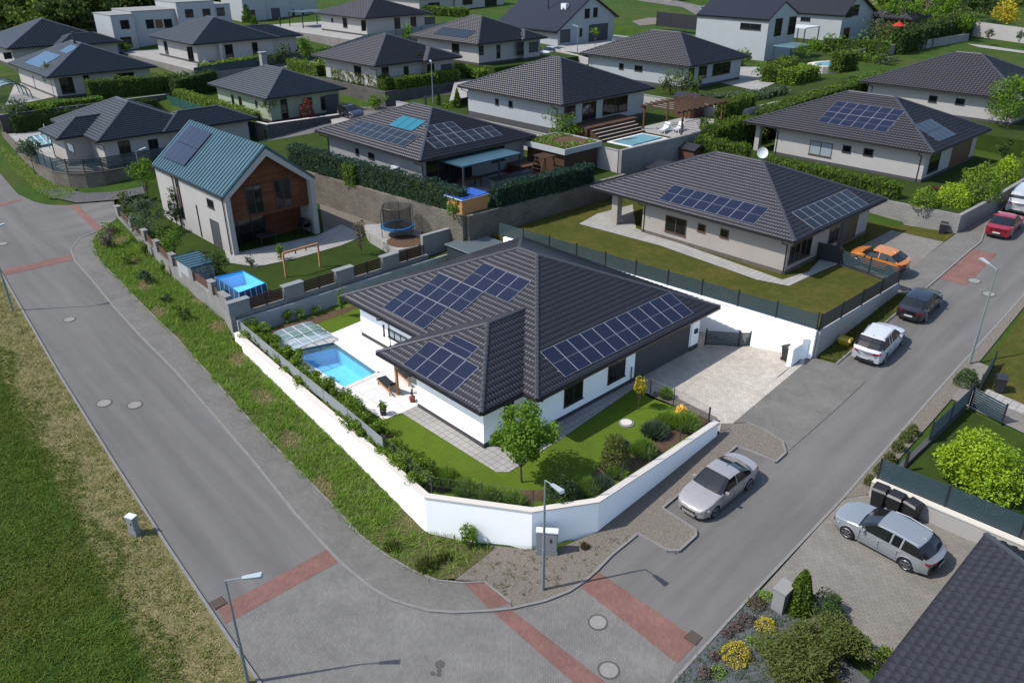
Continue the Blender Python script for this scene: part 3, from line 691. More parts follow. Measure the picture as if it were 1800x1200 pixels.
def wheelie_bin(label, p, z, rz=0., m='black_plastic', s=1., group=None, cat='bin', name='wheelie_bin'):
    r = lthing(name, label, cat, (p[0], p[1], z), rz, group); s_ = s
    b = MB(); a0, a1, h = .2 * s, .27 * s, .9 * s
    b.add([(-a0, -a0, .06), (a0, -a0, .06), (a0, a0 + .04, .06), (-a0, a0 + .04, .06), (-a1, -a1, h), (a1, -a1, h), (a1, a1 + .04, h), (-a1, a1 + .04, h)], [(0, 3, 2, 1), (0, 1, 5, 4), (1, 2, 6, 5), (2, 3, 7, 6), (3, 0, 4, 7), (4, 5, 6, 7)])
    b.build('bin_body', m, r); l = MB(); l.add([(-a1 - .03, -a1 - .04, h), (a1 + .03, -a1 - .04, h), (a1 + .03, a1 + .09, h), (-a1 - .03, a1 + .09, h), (-a1 + .02, -a1 + .04, h + .09), (a1 - .02, -a1 + .04, h + .09), (a1 - .02, a1, h + .12), (-a1 + .02, a1, h + .12)], [(0, 3, 2, 1), (0, 1, 5, 4), (1, 2, 6, 5), (2, 3, 7, 6), (3, 0, 4, 7), (4, 5, 6, 7)])
    ld = l.build('lid', m, r); hb = MB(); hb.bar((-a1, a1 + .13, h - .02), (a1, a1 + .13, h - .02), .03); hb.build('handle', m, ld)
    for sg in (1, -1):
        w = MB(); w.tube([(sg * a0 - .02, a0 + .05, .09), (sg * a0 + .03 * sg, a0 + .05, .09)], .09, 12); w.build('wheel', 'tyre', r)
    return r
def street_lamp(label, p, h, ang, arm=1.0, z=None, group='street lamps along the two roads'):
    z = T(*p[:2]) if z is None else z; r = lthing('street_lamp', label, 'street lamp', (p[0], p[1], z), ang, group)
    a = MB(); a.tube([(0, 0, 0), (0, 0, h * .4)], .075, 8); a.tube([(0, 0, h * .4), (0, 0, h)], .06, 8, r1=.035); a.build('pole', 'galv', r)
    b = MB(); b.tube([(0, 0, h), (arm * .5, 0, h + .1)], .03, 6); bb = b.build('arm', 'galv', r)
    hd = MB(); x0 = arm * .45; x1 = arm * .45 + .75
    hd.add([(x0, -.06, h + .05), (x1, -.1, h + .13), (x1, .1, h + .13), (x0, .06, h + .05), (x0, -.08, h + .12), (x1 - .06, -.13, h + .23), (x1 - .06, .13, h + .23), (x0, .08, h + .12)], [(0, 3, 2, 1), (4, 5, 6, 7), (0, 1, 5, 4), (1, 2, 6, 5), (2, 3, 7, 6), (3, 0, 4, 7)])
    hd.build('lamp_head', 'lamp_head', r); return r
# ================================================================ GROUND
PADS = [  # polygon, level, surface, skirt depth
 ('lawn', [(-22.6, -5.75), (-13.65, -6.2), (-8.3, -6.5), (-.1, -7.05), (4.03, -4.25), (5.6, -1.6), (5.6, 8.0), (2.6, 8.5), (1.1, 8.3), (-.9, 8.7), (.8, 9), (.8, 16.4), (.8, 18.2), (-19.5, 16.5), (-22.6, 16.3)], -2.85, 'lawn', .5),
 ('lawn', [(-21.4, 16.6), (5.6, 18.6), (5.75, 29.4), (.9, 30.2), (.9, 38.4), (.9, 41.8), (-21.4, 42.6)], -.5, 'lawn_dry', 2),
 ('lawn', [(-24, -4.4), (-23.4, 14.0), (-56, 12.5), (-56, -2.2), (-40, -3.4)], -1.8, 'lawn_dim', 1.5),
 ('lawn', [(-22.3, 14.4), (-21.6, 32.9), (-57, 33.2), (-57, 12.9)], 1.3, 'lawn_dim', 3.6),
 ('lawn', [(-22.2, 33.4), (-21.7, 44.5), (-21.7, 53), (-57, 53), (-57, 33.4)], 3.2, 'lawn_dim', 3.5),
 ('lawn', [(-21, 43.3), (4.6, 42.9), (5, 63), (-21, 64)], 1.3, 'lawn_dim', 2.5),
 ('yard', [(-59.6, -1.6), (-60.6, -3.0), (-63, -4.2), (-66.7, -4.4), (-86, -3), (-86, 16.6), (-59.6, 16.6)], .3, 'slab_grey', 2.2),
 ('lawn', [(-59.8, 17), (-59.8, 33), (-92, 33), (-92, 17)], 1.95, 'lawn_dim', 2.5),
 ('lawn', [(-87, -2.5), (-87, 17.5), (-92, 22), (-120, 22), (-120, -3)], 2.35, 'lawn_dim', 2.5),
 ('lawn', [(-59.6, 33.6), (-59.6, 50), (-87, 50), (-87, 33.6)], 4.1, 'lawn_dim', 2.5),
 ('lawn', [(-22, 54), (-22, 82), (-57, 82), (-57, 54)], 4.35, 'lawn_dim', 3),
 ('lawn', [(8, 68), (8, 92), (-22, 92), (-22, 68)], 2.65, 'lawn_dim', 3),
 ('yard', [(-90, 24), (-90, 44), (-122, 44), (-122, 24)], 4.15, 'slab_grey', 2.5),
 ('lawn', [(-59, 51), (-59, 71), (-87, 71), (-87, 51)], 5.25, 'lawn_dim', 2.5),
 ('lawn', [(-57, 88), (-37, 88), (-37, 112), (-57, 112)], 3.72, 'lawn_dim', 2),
 ('yard', [(-90, 76), (-67, 76), (-67, 100), (-90, 100)], 4.6, 'slab_grey', 2),
 ('lawn', [(-64, 114), (-39, 114), (-39, 136), (-64, 136)], 4.25, 'lawn_dim', 2),
 ('yard', [(-90, 50), (-90, 72), (-124, 72), (-124, 50)], 6.35, 'slab_grey', 2.5),
]
LOW = [(p[1], p[2] - (1.9 if i == 0 else .3)) for i, p in enumerate(PADS)] + [([(.3, 8.2), (5.3, 8.2), (5.3, 18.4), (.3, 18.2)], -3.6), ([(.4, 30), (5.2, 30), (4.2, 42.8), (.4, 42.8)], -1.7)]
def ground():
    xs = np.unique(np.concatenate([np.arange(-460, -130, 10), np.arange(-130, 40, 1.), np.arange(40, 161, 10), [-60., 0]]))
    ys = np.unique(np.concatenate([np.arange(-90, -30, 6), np.arange(-30, 110, 1.), np.arange(110, 521, 10), [-6., 40, 90]]))
    X, Y = np.meshgrid(xs, ys); P = np.stack([X.ravel(), Y.ravel()], 1)
    Z = np.array([T(x, y) for x, y in P])
    for poly, z in LOW:
        c = np.mean(poly, 0); sh = [(c[0] + (q[0] - c[0]) * .995, c[1] + (q[1] - c[1]) * .995) for q in poly]
        Z = np.where(inpoly(P, sh), np.minimum(Z, z), Z)
    nx, ny = len(xs), len(ys); j = np.arange((nx - 1) * (ny - 1)); a = (j // (nx - 1)) * nx + j % (nx - 1)
    F = np.stack([a, a + 1, a + 1 + nx, a + nx], 1)
    return struct(npmesh('ground', np.column_stack([P, Z]), F, 'meadow', origin=(0, 0, 0)))
def meadow_material():
    m = bpy.data.materials.new('meadow'); m.use_nodes = True; n = m.node_tree.nodes; l = m.node_tree.links; b = n['Principled BSDF']; b.inputs['Roughness'].default_value = .95; b.inputs['Specular IOR Level'].default_value = .08
    geo = n.new('ShaderNodeNewGeometry'); sx = n.new('ShaderNodeSeparateXYZ'); l.new(geo.outputs[0], sx.inputs[0])
    def noise(s, d=6):
        q = n.new('ShaderNodeTexNoise'); q.inputs['Scale'].default_value = s; q.inputs['Detail'].default_value = d; q.inputs['Roughness'].default_value = .65; l.new(geo.outputs[0], q.inputs['Vector']); return q.outputs[0]
    def mth(op, a, b_=None):
        q = n.new('ShaderNodeMath'); q.operation = op; q.use_clamp = op == 'MULTIPLY'
        for i, v in enumerate((a, b_)):
            if v is None: continue
            if isinstance(v, (int, float)): q.inputs[i].default_value = v
            else: l.new(v, q.inputs[i])
        return q.outputs[0]
    def rng_(v, a, c): q = n.new('ShaderNodeMapRange'); q.inputs[1].default_value = a; q.inputs[2].default_value = c; l.new(v, q.inputs[0]); return q.outputs[0]
    def mix(f, c1, c2):
        q = n.new('ShaderNodeMix'); q.data_type = 'RGBA'; l.new(f, q.inputs[0])
        for i, c in ((6, c1), (7, c2)):
            if isinstance(c, tuple): q.inputs[i].default_value = (*c, 1)
            else: l.new(c, q.inputs[i])
        return q.outputs[2]
    g = mix(rng_(noise(.45), .35, .65), (0.024, 0.053, 0.008), (0.042, 0.074, 0.011)); g = mix(rng_(noise(.12), .48, .68), g, (0.060, 0.062, 0.016)); g = mix(mth('MULTIPLY', rng_(noise(14, 3), .4, .7), .55), g, (0.016, 0.037, 0.006))
    straw = mix(rng_(noise(3.5), .35, .65), (0.22, 0.185, 0.095), (0.105, 0.105, 0.036)); straw = mix(mth('MULTIPLY', rng_(noise(22, 3), .4, .65), .6), straw, (0.048, 0.048, 0.018))
    # mown strip of dry cuttings along the left road: y + .065 x between -17 and about -20.5
    d = mth('ADD', sx.outputs[1], mth('MULTIPLY_ADD', sx.outputs[0], .065)); d = mth('ADD', d, mth('MULTIPLY_ADD', noise(.9), 1.8))
    for q in n:
        if q.type == 'MATH' and q.operation == 'MULTIPLY_ADD': q.inputs[2].default_value = 0.
    inner = rng_(d, -19.4, -18.8); outer = rng_(d, -14.6, -16.0)
    f = mth('MULTIPLY', inner, outer); l.new(mix(f, g, straw), b.inputs[0])
    bp = n.new('ShaderNodeBump'); bp.inputs['Strength'].default_value = .9; bp.inputs['Distance'].default_value = .08; l.new(noise(16, 5), bp.inputs['Height']); l.new(bp.outputs[0], b.inputs['Normal'])
    MT['meadow'] = m
meadow_material(); ground()
for i, (nm, poly, z, m, sk) in enumerate(PADS):
    holes = []
    if i == 0: holes = [[A(*q, -2.85)[:2] for q in ((505, 617), (588, 600), (668, 655), (603, 684.5))]]
    sheet(nm, poly, m, flat(z), 0, holes, step=0, skirt=sk + (1.4 if i == 0 else 0) * 0)
POOLQ = [A(*q, -2.85)[:2] for q in ((505, 617), (588, 600), (668, 655), (603, 684.5))]
Z0 = -2.85
def px(z, *q): return [A(a, b, z)[:2] for a, b in q]
def gpx(*q): return [G(a, b)[:2] for a, b in q]
# ---------------------------------------------------------------- streets
road = [(-130, -10.2), (-70, -12.2), (-44.5, -14.1), (-26.6, -15.55), (-15, -16.3), (-7, -16.75), (1.8, -17.15), (12, -17.6), (30, -18.6), (30, -9.2), (16, -8.6), (13.35, -7.4), (13.15, -5.5), (13, 0), (12.95, 8), (12.6, 20), (12.3, 34), (11.4, 50), (10, 70), (8.6, 70), (5.9, 46), (6.85, 42), (7.0, 34), (7.0, 9.9), (7.05, 9.7)] 
arc = gpx((1123, 938), (1075, 977), (1050, 1003), (1030, 1021), (1000, 1041), (957, 1058), (900, 1071), (862, 1075), (800, 1078), (755, 1075), (725, 1067), (690, 1056), (655, 1036), (620, 1008), (596, 987), (560, 948), (520, 905), (450, 817), (380, 735), (307, 652), (260, 605), (250, 595), (200, 540), (155, 485), (132, 460), (125, 440), (140, 421), (172, 408))
road = road[:-1] + [(9.25, 9.4), (9.25, 8.2), (7.05, 8.0), (7.05, 1.7), (9.3, 1.5), (9.3, -.3), (7.15, -.45)] + [tuple(p) for p in arc] + [tuple(p) for p in gpx((205, 385), (200, 353), (136, 359), (122, 361), (82, 360), (60, 355), (32, 342), (0, 305))] + [(-130, -3.4)]
sheet('road', road, 'asphalt', T, .02)
ck = gpx((397, 1097), (597, 987)) + gpx((620, 1009), (655, 1037), (690, 1057), (725, 1068), (755, 1076), (800, 1079), (862, 1076), (900, 1072), (957, 1059), (1000, 1042), (1018, 1031), (1190, 1160)) + [(13.1, -6.6), (13.6, -8), (16, -8.7), (26, -9.1), (26, -18), (12, -17.4), (3, -17.1)]
sheet('road_herringbone', ck, 'herringbone', T, .026)
for q in ([(382, 1070), (575, 966), (597, 987), (397, 1097)], [(1018, 1030), (1050, 1004), (1228, 1126), (1190, 1166)], [(866, 1076), (900, 1073), (1085, 1215), (1025, 1215)], [(0, 476), (127, 447), (131, 457), (3, 486)], [(122, 361), (136, 360), (180, 401), (171, 409)], [(1647, 489), (1705, 437), (1753, 447), (1698, 503)], [(-10, 361), (37, 349), (40, 352), (-8, 366)]):
    sheet('road_red_band', gpx(*q), 'red_brick', T, .034)
# pavements (a kerb step above the road)
pv_left = gpx((596, 987), (620, 1008), (655, 1036), (690, 1056), (725, 1067), (755, 1075), (800, 1078), (862, 1075), (900, 1071), (898, 1062), (852, 1025), (815, 1027), (767, 1022), (725, 1005), (675, 975), (632, 942), (600, 905), (590, 895), (450, 752), (312, 597), (250, 537), (200, 485), (175, 460), (162, 427), (172, 411), (172, 408), (140, 421), (125, 440), (132, 460), (155, 485), (200, 540), (250, 595), (260, 605), (307, 652), (380, 735), (450, 817), (520, 905), (560, 948))
sheet('pavement', pv_left, 'pave_brick', T, .09, skirt=.1)
sheet('pavement_red_band', gpx((815, 1027), (852, 1025), (898, 1062), (860, 1072)), 'red_brick', T, .096)
gr = [G(935, 969)[:2], (5.0, -4.1), (5.75, -1.7), (5.75, 8.3), (5.3, 9.2), (6.3, 10.1), (7.2, 10.15), (8.6, 9.9), (9.15, 9.2), (9.2, 8.3), (7.0, 8.1), (7.0, 1.6), (9.0, 1.45), (9.25, 1.2), (9.25, -.1), (8.9, -.35), (7.15, -.5)] + gpx((1075, 977), (1050, 1003), (1030, 1021), (1000, 1041), (957, 1058), (903, 1070), (898, 1061), (853, 1024), (800, 1021), (840, 985), (860, 960))
sheet('gravel_strip', gr, 'gravel', T, .1, skirt=.12)
sheet('pavement', [(5.2, 9.3), (6.2, 10.2), (7.2, 10.25), (8.7, 10.0), (9.2, 9.6), (9.25, 14), (9.2, 18), (8.0, 18.6), (7.05, 18.8), (5.7, 18.6), (5.1, 17.9)], 'pave_brick', T, .05, skirt=.06)
sheet('pavement', [(5.85, 29.9), (7.0, 30.2), (6.95, 34), (6.85, 42), (5.9, 46), (5.1, 55), (4.9, 44), (4.9, 41.8), (5.0, 34), (5.1, 30.2)], 'pave_brick', T, .08, skirt=.1)
sheet('pavement', [(13.0, 8), (12.65, 20), (12.35, 34), (11.5, 50), (11.9, 50), (12.8, 34), (13.2, 24.3), (13.5, 19.5), (13.7, 9)], 'gravel', T, .08, skirt=.1)
# kerb stones along the edges
def kerb(pts, nm='kerb', w=.12, h=.11, mt='kerb'):
    mb = MB()
    for a, b in zip(pts, pts[1:]):
        L = math.hypot(b[0] - a[0], b[1] - a[1]); n = max(1, int(L / 2))
        for i in range(n):
            p = [a[k] + (b[k] - a[k]) * i / n for k in (0, 1)]; q = [a[k] + (b[k] - a[k]) * (i + 1) / n for k in (0, 1)]
            mb.wall(p, q, w, T(*p) - .1, T(*p) + h, T(*q) - .1, T(*q) + h)
    o = mb.build(nm, mt); struct(o); return o
kerb([(-130, -10.2), (-70, -12.2), (-44.5, -14.1), (-26.6, -15.55), (-15, -16.3), (-7, -16.75), (1.8, -17.15), (12, -17.6)], h=.1)
kerb([tuple(p) for p in arc])
kerb([tuple(p) for p in gpx((898, 1062), (852, 1025), (815, 1027), (767, 1022), (725, 1005), (675, 975), (632, 942), (600, 905), (590, 895), (450, 752), (312, 597), (250, 537), (200, 485), (175, 460), (162, 427))], h=.13, w=.08)
kerb([(7.05, 8.05), (9.2, 8.25), (9.2, 9.2), (8.6, 9.95), (7.2, 10.2), (6.3, 10.15)], h=.14); kerb([(7.03, 8.05), (7.03, 1.62), (9.05, 1.48), (9.28, 1.2), (9.28, -.1), (8.9, -.42), (7.15, -.5)], h=.15)
kerb([(7.05, 18.8), (7.0, 34), (6.9, 42), (5.95, 46), (5.2, 55)], h=.1)
kerb([(13.3, -7.2), (13.1, -5.5), (13, 0), (12.95, 8), (12.6, 20), (12.3, 34), (11.4, 50)], h=.1)
# grass verges
vp = gpx((767, 1021), (725, 1004), (675, 974), (632, 941), (600, 904), (590, 894), (450, 751), (312, 596), (250, 536), (200, 484), (175, 459), (164, 428), (175, 411), (205, 400)) + [(-48, -4.0), (-35.3, -4.6), (-25.7, -4.9), (-22.4, -5.8), (-13.65, -6.35), (-8.3, -6.65), (-.1, -7.3)] + gpx((870, 965), (840, 990), (800, 1020))
sheet('verge', vp, 'verge', T, .12)
vp2 = gpx((87, 351), (70, 342), (25, 300), (0, 262)) + [(-100, -6.4), (-100, -4.4), (-66.7, -4.7), (-62, -4.2), (-60.3, -3.3)] + gpx((122, 352))
sheet('verge', vp2, 'verge', T, .12)
sheet('gravel_strip', gpx((92, 349), (70, 338), (110, 333), (150, 342), (200, 340), (255, 330), (255, 342), (200, 354), (135, 359)), 'gravel_dark', T, .15)
sheet('verge', [(5.75, 18.75), (7.0, 19), (7.0, 30), (5.9, 29.7)], 'lawn_dry', T, .1)
# ---------------------------------------------------------------- drives
def zd1(x, y): return Z0 + .01 + (T(5.6, y) + .06 - Z0) * min(1, max(0, (x - .8) / 4.6))
sheet('driveway', [(-1.4, 8.8), (.8, 8.55), (1.2, 8.5), (2.7, 8.7), (5.85, 8.5), (5.75, 9.6), (5.6, 17.6), (5.3, 18.3), (-3.5, 18.1), (-3.5, 15.9), (-1.4, 15.9)], 'drive_brick', zd1, 0, step=1)
def zd2(x, y): return -.49 + (T(5.1, y) + .05 + .5) * min(1, max(0, (x - .8) / 4.3))
sheet('driveway', [(.6, 29.2), (1.4, 30.1), (5.15, 29.9), (5.0, 34), (4.85, 40.2), (.6, 40.6)], 'drive_grey', zd2, 0, step=1)
sheet('lawn', [(4.85, 40.2), (4.8, 42.7), (.6, 42.7), (.6, 40.6)], 'lawn_dry', zd2, .02, step=1)
# ---------------------------------------------------------------- home garden surfaces
sheet('terrace', px(Z0, (478, 610), (512, 596), (585, 585), (655, 556), (740, 600), (735, 690), (780, 720), (730, 716), (675, 738), (560, 667)), 'terrace_tile', flat(Z0 + .02), 0, [POOLQ], step=0)
sheet('path', px(Z0, (706, 726), (735, 712), (852, 790), (862, 782), (1008, 715), (1115, 664), (1130, 672), (1000, 762), (895, 830), (872, 830)), 'slab_grey', flat(Z0 + .03), 0, step=0)
sheet('planting_bed', px(Z0, (445, 590), (470, 580), (600, 542), (650, 530), (612, 548), (500, 590), (480, 610)), 'soil', flat(Z0 + .012), 0, step=0)
sheet('planting_bed', px(Z0, (420, 572), (442, 588), (560, 690), (680, 782), (762, 862), (930, 882), (1045, 868), (1150, 805), (1250, 738), (1225, 728), (1190, 738), (1110, 790), (1060, 800), (1045, 830), (970, 862), (880, 862), (780, 842), (700, 775), (560, 670), (470, 600)), 'soil', flat(Z0 + .014), 0, step=0)
sheet('gravel_strip', px(Z0, (1145, 697), (1190, 714), (1255, 742), (1262, 735), (1190, 700), (1150, 688)), 'gravel', flat(Z0 + .03), 0, step=0)
sheet('gravel_strip', [(5.3, 8.0), (5.3, 9.1), (4.4, 9.2), (2.6, 9.1), (2.6, 8.5)], 'gravel', lambda x, y: zd1(x, y) + .02, 0, step=0)
# SEn paths
sheet('path', px(-.5, (1018, 394), (1050, 376), (1112, 360), (1118, 402), (1200, 430), (1375, 492), (1420, 478), (1450, 448), (1480, 462), (1440, 478), (1387, 503), (1330, 492), (1160, 432), (1070, 408)), 'slab_grey', flat(-.47), 0, step=0)
# gable yard
sheet('terrace', px(-1.8, (330, 400), (425, 455), (450, 460), (585, 425), (625, 412), (700, 375), (640, 340), (560, 345), (570, 415), (430, 447)), 'gravel', flat(-1.77), 0, step=0)
sheet('terrace', px(-1.8, (395, 440), (400, 462), (450, 470), (520, 455), (600, 432), (640, 415), (600, 395), (560, 414), (426, 443)), 'slab_grey', flat(-1.755), 0, step=0)
sheet('terrace', px(-1.0, (648, 410), (700, 440), (735, 432), (742, 405), (690, 392), (640, 395)), 'slab_grey', flat(-1.0), 0, step=0, skirt=.9)
sheet('terrace', px(-1.8, (205, 365), (280, 350), (300, 395), (390, 440), (405, 465), (340, 470), (300, 440)), 'lawn_dim', flat(-1.74), 0, step=0)
# SE side: yards east of the right road
EL = {}
def zE(x, y): return T(x, y)
sheet('driveway', [(13.15, 0.2), (13.0, 7.8), (13.3, 8.9), (24, 9.3), (24, .2)], 'drive_grey', zE, .06, skirt=.1)
sheet('lawn', [(14.05, 9.6), (14.5, 18.9), (22, 17.2), (24, 10)], 'lawn_dim', zE, .1)
sheet('driveway', [(13.5, 19.4), (13.0, 24.2), (14.0, 24.0), (14.1, 21.3), (16.5, 20.6), (24, 19.2), (24, 17.4), (14.4, 19.2)], 'drive_grey', zE, .09)
sheet('lawn', [(14.3, 21.4), (13.6, 25), (12.9, 34), (12.3, 50), (30, 50), (30, 20), (17, 20.8)], 'lawn_dry', zE, .08)
sheet('lawn', [(14.6, 20.6), (14.6, 21.6), (17, 21.2), (17, 20.3)], 'slab_grey', zE, .1)
sheet('planting_bed', [(13.2, -8), (13.1, .3), (14.8, .2), (19.3, -.9), (19.3, -9), (14, -9)], 'mulch', zE, .09)
sheet('lawn', [(16.5, -1.6), (19.2, -1.2), (19.2, -9), (15.8, -9), (15.6, -4.5)], 'lawn_dry', zE, .11)
# background surfaces
sheet('terrace', px(4.35, (1205, 125), (1240, 140), (1330, 160), (1400, 130), (1330, 118), (1215, 118)), 'slab_grey', flat(4.37), 0, step=0)
sheet('road', [(-57.5, 13), (-57.5, 100), (-59, 100), (-59, 71), (-59.4, 50), (-59.6, 33.5), (-63, 30), (-59.6, 26), (-59.6, 13)], 'asphalt', T, .06)
sheet('road', [(-87.2, 33), (-87.2, 100), (-89.8, 100), (-89.8, 22), (-87.6, 22)], 'pave_brick', T, .06)
sheet('driveway', px(4.1, (800, 140), (850, 138), (850, 165), (790, 178)), 'slab_grey', flat(4.13), 0, step=0)
sheet('terrace', px(2.35, (25, 150), (60, 140), (100, 170), (50, 180), (10, 185)), 'slab_grey', flat(2.38), 0, step=0)
sheet('driveway', px(1.95, (578, 200), (630, 196), (690, 200), (640, 225), (585, 222)), 'slab_grey', flat(1.97), 0, step=0)
sheet('driveway', [(-86, 33), (-86, 41), (-92, 40), (-92, 30)], 'slab_grey', T, .1)
# faint lengthwise wear in the asphalt: streaks along each road
def streaks():
    n = MT['asphalt'].node_tree.nodes; l = MT['asphalt'].node_tree.links; b = n['Principled BSDF']; src = b.inputs['Base Color'].links[0].from_socket
    geo = n.new('ShaderNodeNewGeometry'); sx = n.new('ShaderNodeSeparateXYZ'); l.new(geo.outputs['Position'], sx.inputs[0]); outs = []
    for sc in ((1.1, .05, 1), (.05, 1.1, 1)):
        mp = n.new('ShaderNodeMapping'); mp.inputs['Scale'].default_value = sc; l.new(geo.outputs['Position'], mp.inputs[0])
        no = n.new('ShaderNodeTexNoise'); no.inputs['Scale'].default_value = 1; no.inputs['Detail'].default_value = 5; l.new(mp.outputs[0], no.inputs['Vector']); outs.append(no.outputs[0])
    c = n.new('ShaderNodeMapRange'); c.inputs[1].default_value = -10; c.inputs[2].default_value = -6; l.new(sx.outputs[1], c.inputs[0])
    m = n.new('ShaderNodeMix'); l.new(c.outputs[0], m.inputs[0]); l.new(outs[1], m.inputs[2]); l.new(outs[0], m.inputs[3])
    r = n.new('ShaderNodeMapRange'); r.inputs[1].default_value = .32; r.inputs[2].default_value = .68; r.inputs[3].default_value = .84; r.inputs[4].default_value = 1.14; l.new(m.outputs[0], r.inputs[0])
    x = n.new('ShaderNodeMix'); x.data_type = 'RGBA'; x.blend_type = 'MULTIPLY'; x.inputs[0].default_value = 1; l.new(src, x.inputs[6]); l.new(r.outputs[0], x.inputs[7]); l.new(x.outputs[2], b.inputs['Base Color'])
streaks()
# ================================================================ THE WHITE HOME BUNGALOW
ZM = 0.; TM = .414
home = house('bright white bungalow with dark tiled roof and solar panels in the walled corner garden', (0, 0), 18.08, 16.47, TM, 0, Z0,
    walls=[(-17.28, -.8, .8, 15.2), (-7.4, -1.78, -2.07, 5)], extra=[(-9.93, -.976, -2.875, 9)], wm='white', du=.035, gh=1,
    wins=[('E', -.8, 992, 679, 1023.5, 698), ('E', -.8, 1069.5, 642, 1097.6, 659), ('E', -1.78, 886, 705, 903, 735, dict(mull=0)),
          ('S', .8, 673, 570, 677, 590, dict(mull=0)), ('S', .8, 682, 576, 716, 600, dict(gm='glass_blind', mull=2))],
    pipes=[(-.05, .5, -1, 0), (-14.0, -.05, 0, 1)])
gd = MB(); gd.box(-.81, -.77, 9.1, 14.6, Z0, -.62); gd.build('garage_door', 'garage', home)
pl = MB(); pl.box(-1.35, -.72, 14.75, 15.55, Z0 + .35, -.2); pl.box(-1.36, -.71, 14.74, 15.56, Z0 - .2, Z0 + .35, 1); pl.build('corner_pillar', ['white', 'plinth'], home)
lb = MB(); lb.box(-.72, -.62, 15.0, 15.3, Z0 + 1.2, Z0 + 1.5); lb.build('mailbox', 'black_plastic', home)
pp = MB(); pp.bar((-9.3, -2.1, Z0), (-9.3, -2.1, -.15), .14); pp.build('porch_post', 'wood', home)
B0 = (-18.08, 0, 0, 16.47); B1 = (-9.93, -.976, -2.875, 9)
pvarray(home, 'S', B0, 0, TM, 18.08 - 14.165, .538, 4); pvarray(home, 'S', B0, 0, TM, 18.08 - 13.087, 2.461, 4); pvarray(home, 'S', B0, 0, TM, 18.08 - 10.933, 4.368, 4)
pvarray(home, 'E', B0, 0, TM, 2.466, .356, 11); pvarray(home, 'S', B1, 0, TM, 9.93 - 7.565 - .0, .096, 4)
pvarray(home, 'S', B1, 0, TM, 9.93 - 7.565 + 1.03, .096 + 1.93, 1, pw=2.09, ph=1.055)
# ================================================================ THE OTHER HOUSES
sen = house('beige bungalow with two solar rows and a dark hip roof on the dry lawn', (.28, 24.65), 18.53, 14.41, .407, 2.36, -.5,
    walls=[(-13.3, -.52, 25.45, 38.2)], wm='plaster_beige', pl='plinth_stone', du=.0525,
    wins=[('S', 25.45, 1171, 377, 1205, 416, dict(fm='frame_brown')), ('S', 25.45, 1227.5, 392, 1239.5, 409, dict(fm='frame_brown', mull=0)), ('S', 25.45, 1267, 401, 1280, 419.5, dict(fm='frame_brown', mull=0)),
          ('E', -.52, 1390, 433, 1403, 456, dict(fm='frame_brown')), ('E', -.52, 1410, 421, 1423, 447, dict(fm='frame_brown')), ('E', -.52, 1460.5, 397, 1476, 420, dict(fm='frame_brown')), ('E', -.52, 1484, 384, 1502, 414, dict(fm='door_brown', gm='door_brown', mull=0, name='door'))],
    pipes=[(-13.1, 24.6, 0, 1), (-.6, 24.6, 0, 1)])
m = MB(); m.box(-16.4, -15.8, 25.3, 25.9, -.5, 2.2); m.build('porch_pillar', 'plaster_beige', sen)
m = MB(); m.box(-.6, -.5, 33.2, 34.6, -.4, 1.7); m.build('garage_door', 'garage', sen)
bS = (.28 - 18.53, .28, 24.65, 39.06)
pvarray(sen, 'S', bS, 2.36, .407, 6.58, .55, 8); pvarray(sen, 'E', bS, 2.36, .407, 3.06, .2, 8, mt='pv_black')
sd_ = thing('satellite_dish', 'round white satellite dish on the ridge of the beige bungalow', 'satellite dish', (-7.1, 31.9, 5.25))
m = MB(); m.tube([(-7.1, 31.9, 5.2), (-7.1, 31.9, 5.9)], .03, 6); m.build('mast', 'galv', sd_)
m = MB(); dd = np.array([.6, -.62, .35]); dd /= np.linalg.norm(dd); ce = np.array([-7.1, 31.9, 5.95]); a_ = np.cross(dd, [0, 0, 1.]); a_ /= np.linalg.norm(a_); b_ = np.cross(a_, dd)
for r0, r1, k0, k1 in ((.0, .22, 0, .03), (.22, .43, .03, .12)):
    for k in range(16):
        P_ = lambda r, q, d_: ce + (a_ * math.cos(q) + b_ * math.sin(q)) * r + dd * d_
        q0, q1 = k * PI / 8, (k + 1) * PI / 8; m.add([P_(max(r0, .01), q0, k0), P_(r1, q0, k1), P_(r1, q1, k1), P_(max(r0, .01), q1, k0)], [(0, 1, 2, 3)])
m.build('reflector', 'white_gloss', sd_)
h3 = house('grey bungalow with dark solar fields and a blue collector, behind the long dark hedge', (-28.84, 15.06), 16.61, 13.74, .372, 4.3, 1.3,
    walls=[(-44.6, -29.7, 15.9, 28.0), ], wm='plaster_grey', du=.07, tilemat='tile_brown',
    wins=[('S', 15.9, 624.5, 260, 631.5, 273, dict(mull=0)), ('S', 15.9, 647, 267, 658.5, 281), ('E', -29.7, 748, 282, 830, 322, dict(mull=3)), ('E', -29.7, 864, 260, 887, 281)],
    pipes=[(-44.6, 15.0, 0, 1), (-29.6, 15.0, 0, 1)])
b3 = (-28.84 - 16.61, -28.84, 15.06, 28.8)
pvarray(h3, 'S', b3, 4.3, .372, 3.67, 1.0, 9, pw=1.05, ph=2.0, mt='pv_black'); pvarray(h3, 'S', b3, 4.3, .372, 7.9, 3.1, 3, pw=1.2, ph=1.9, mt='pv_cyan', frame='pv_dark')
pvarray(h3, 'E', b3, 4.3, .372, 2.6, 1.0, 7, mt='pv_black', pw=1.1, ph=1.75); pvarray(h3, 'E', b3, 4.3, .372, 3.75, 2.65, 3, mt='pv_black', pw=1.1, ph=1.75)
m = MB(); m.tube([(-37.0, 22.2, 6.6), (-37, 22.2, 7.7)], .09, 8); m.build('vent_pipe', 'gutter', h3)
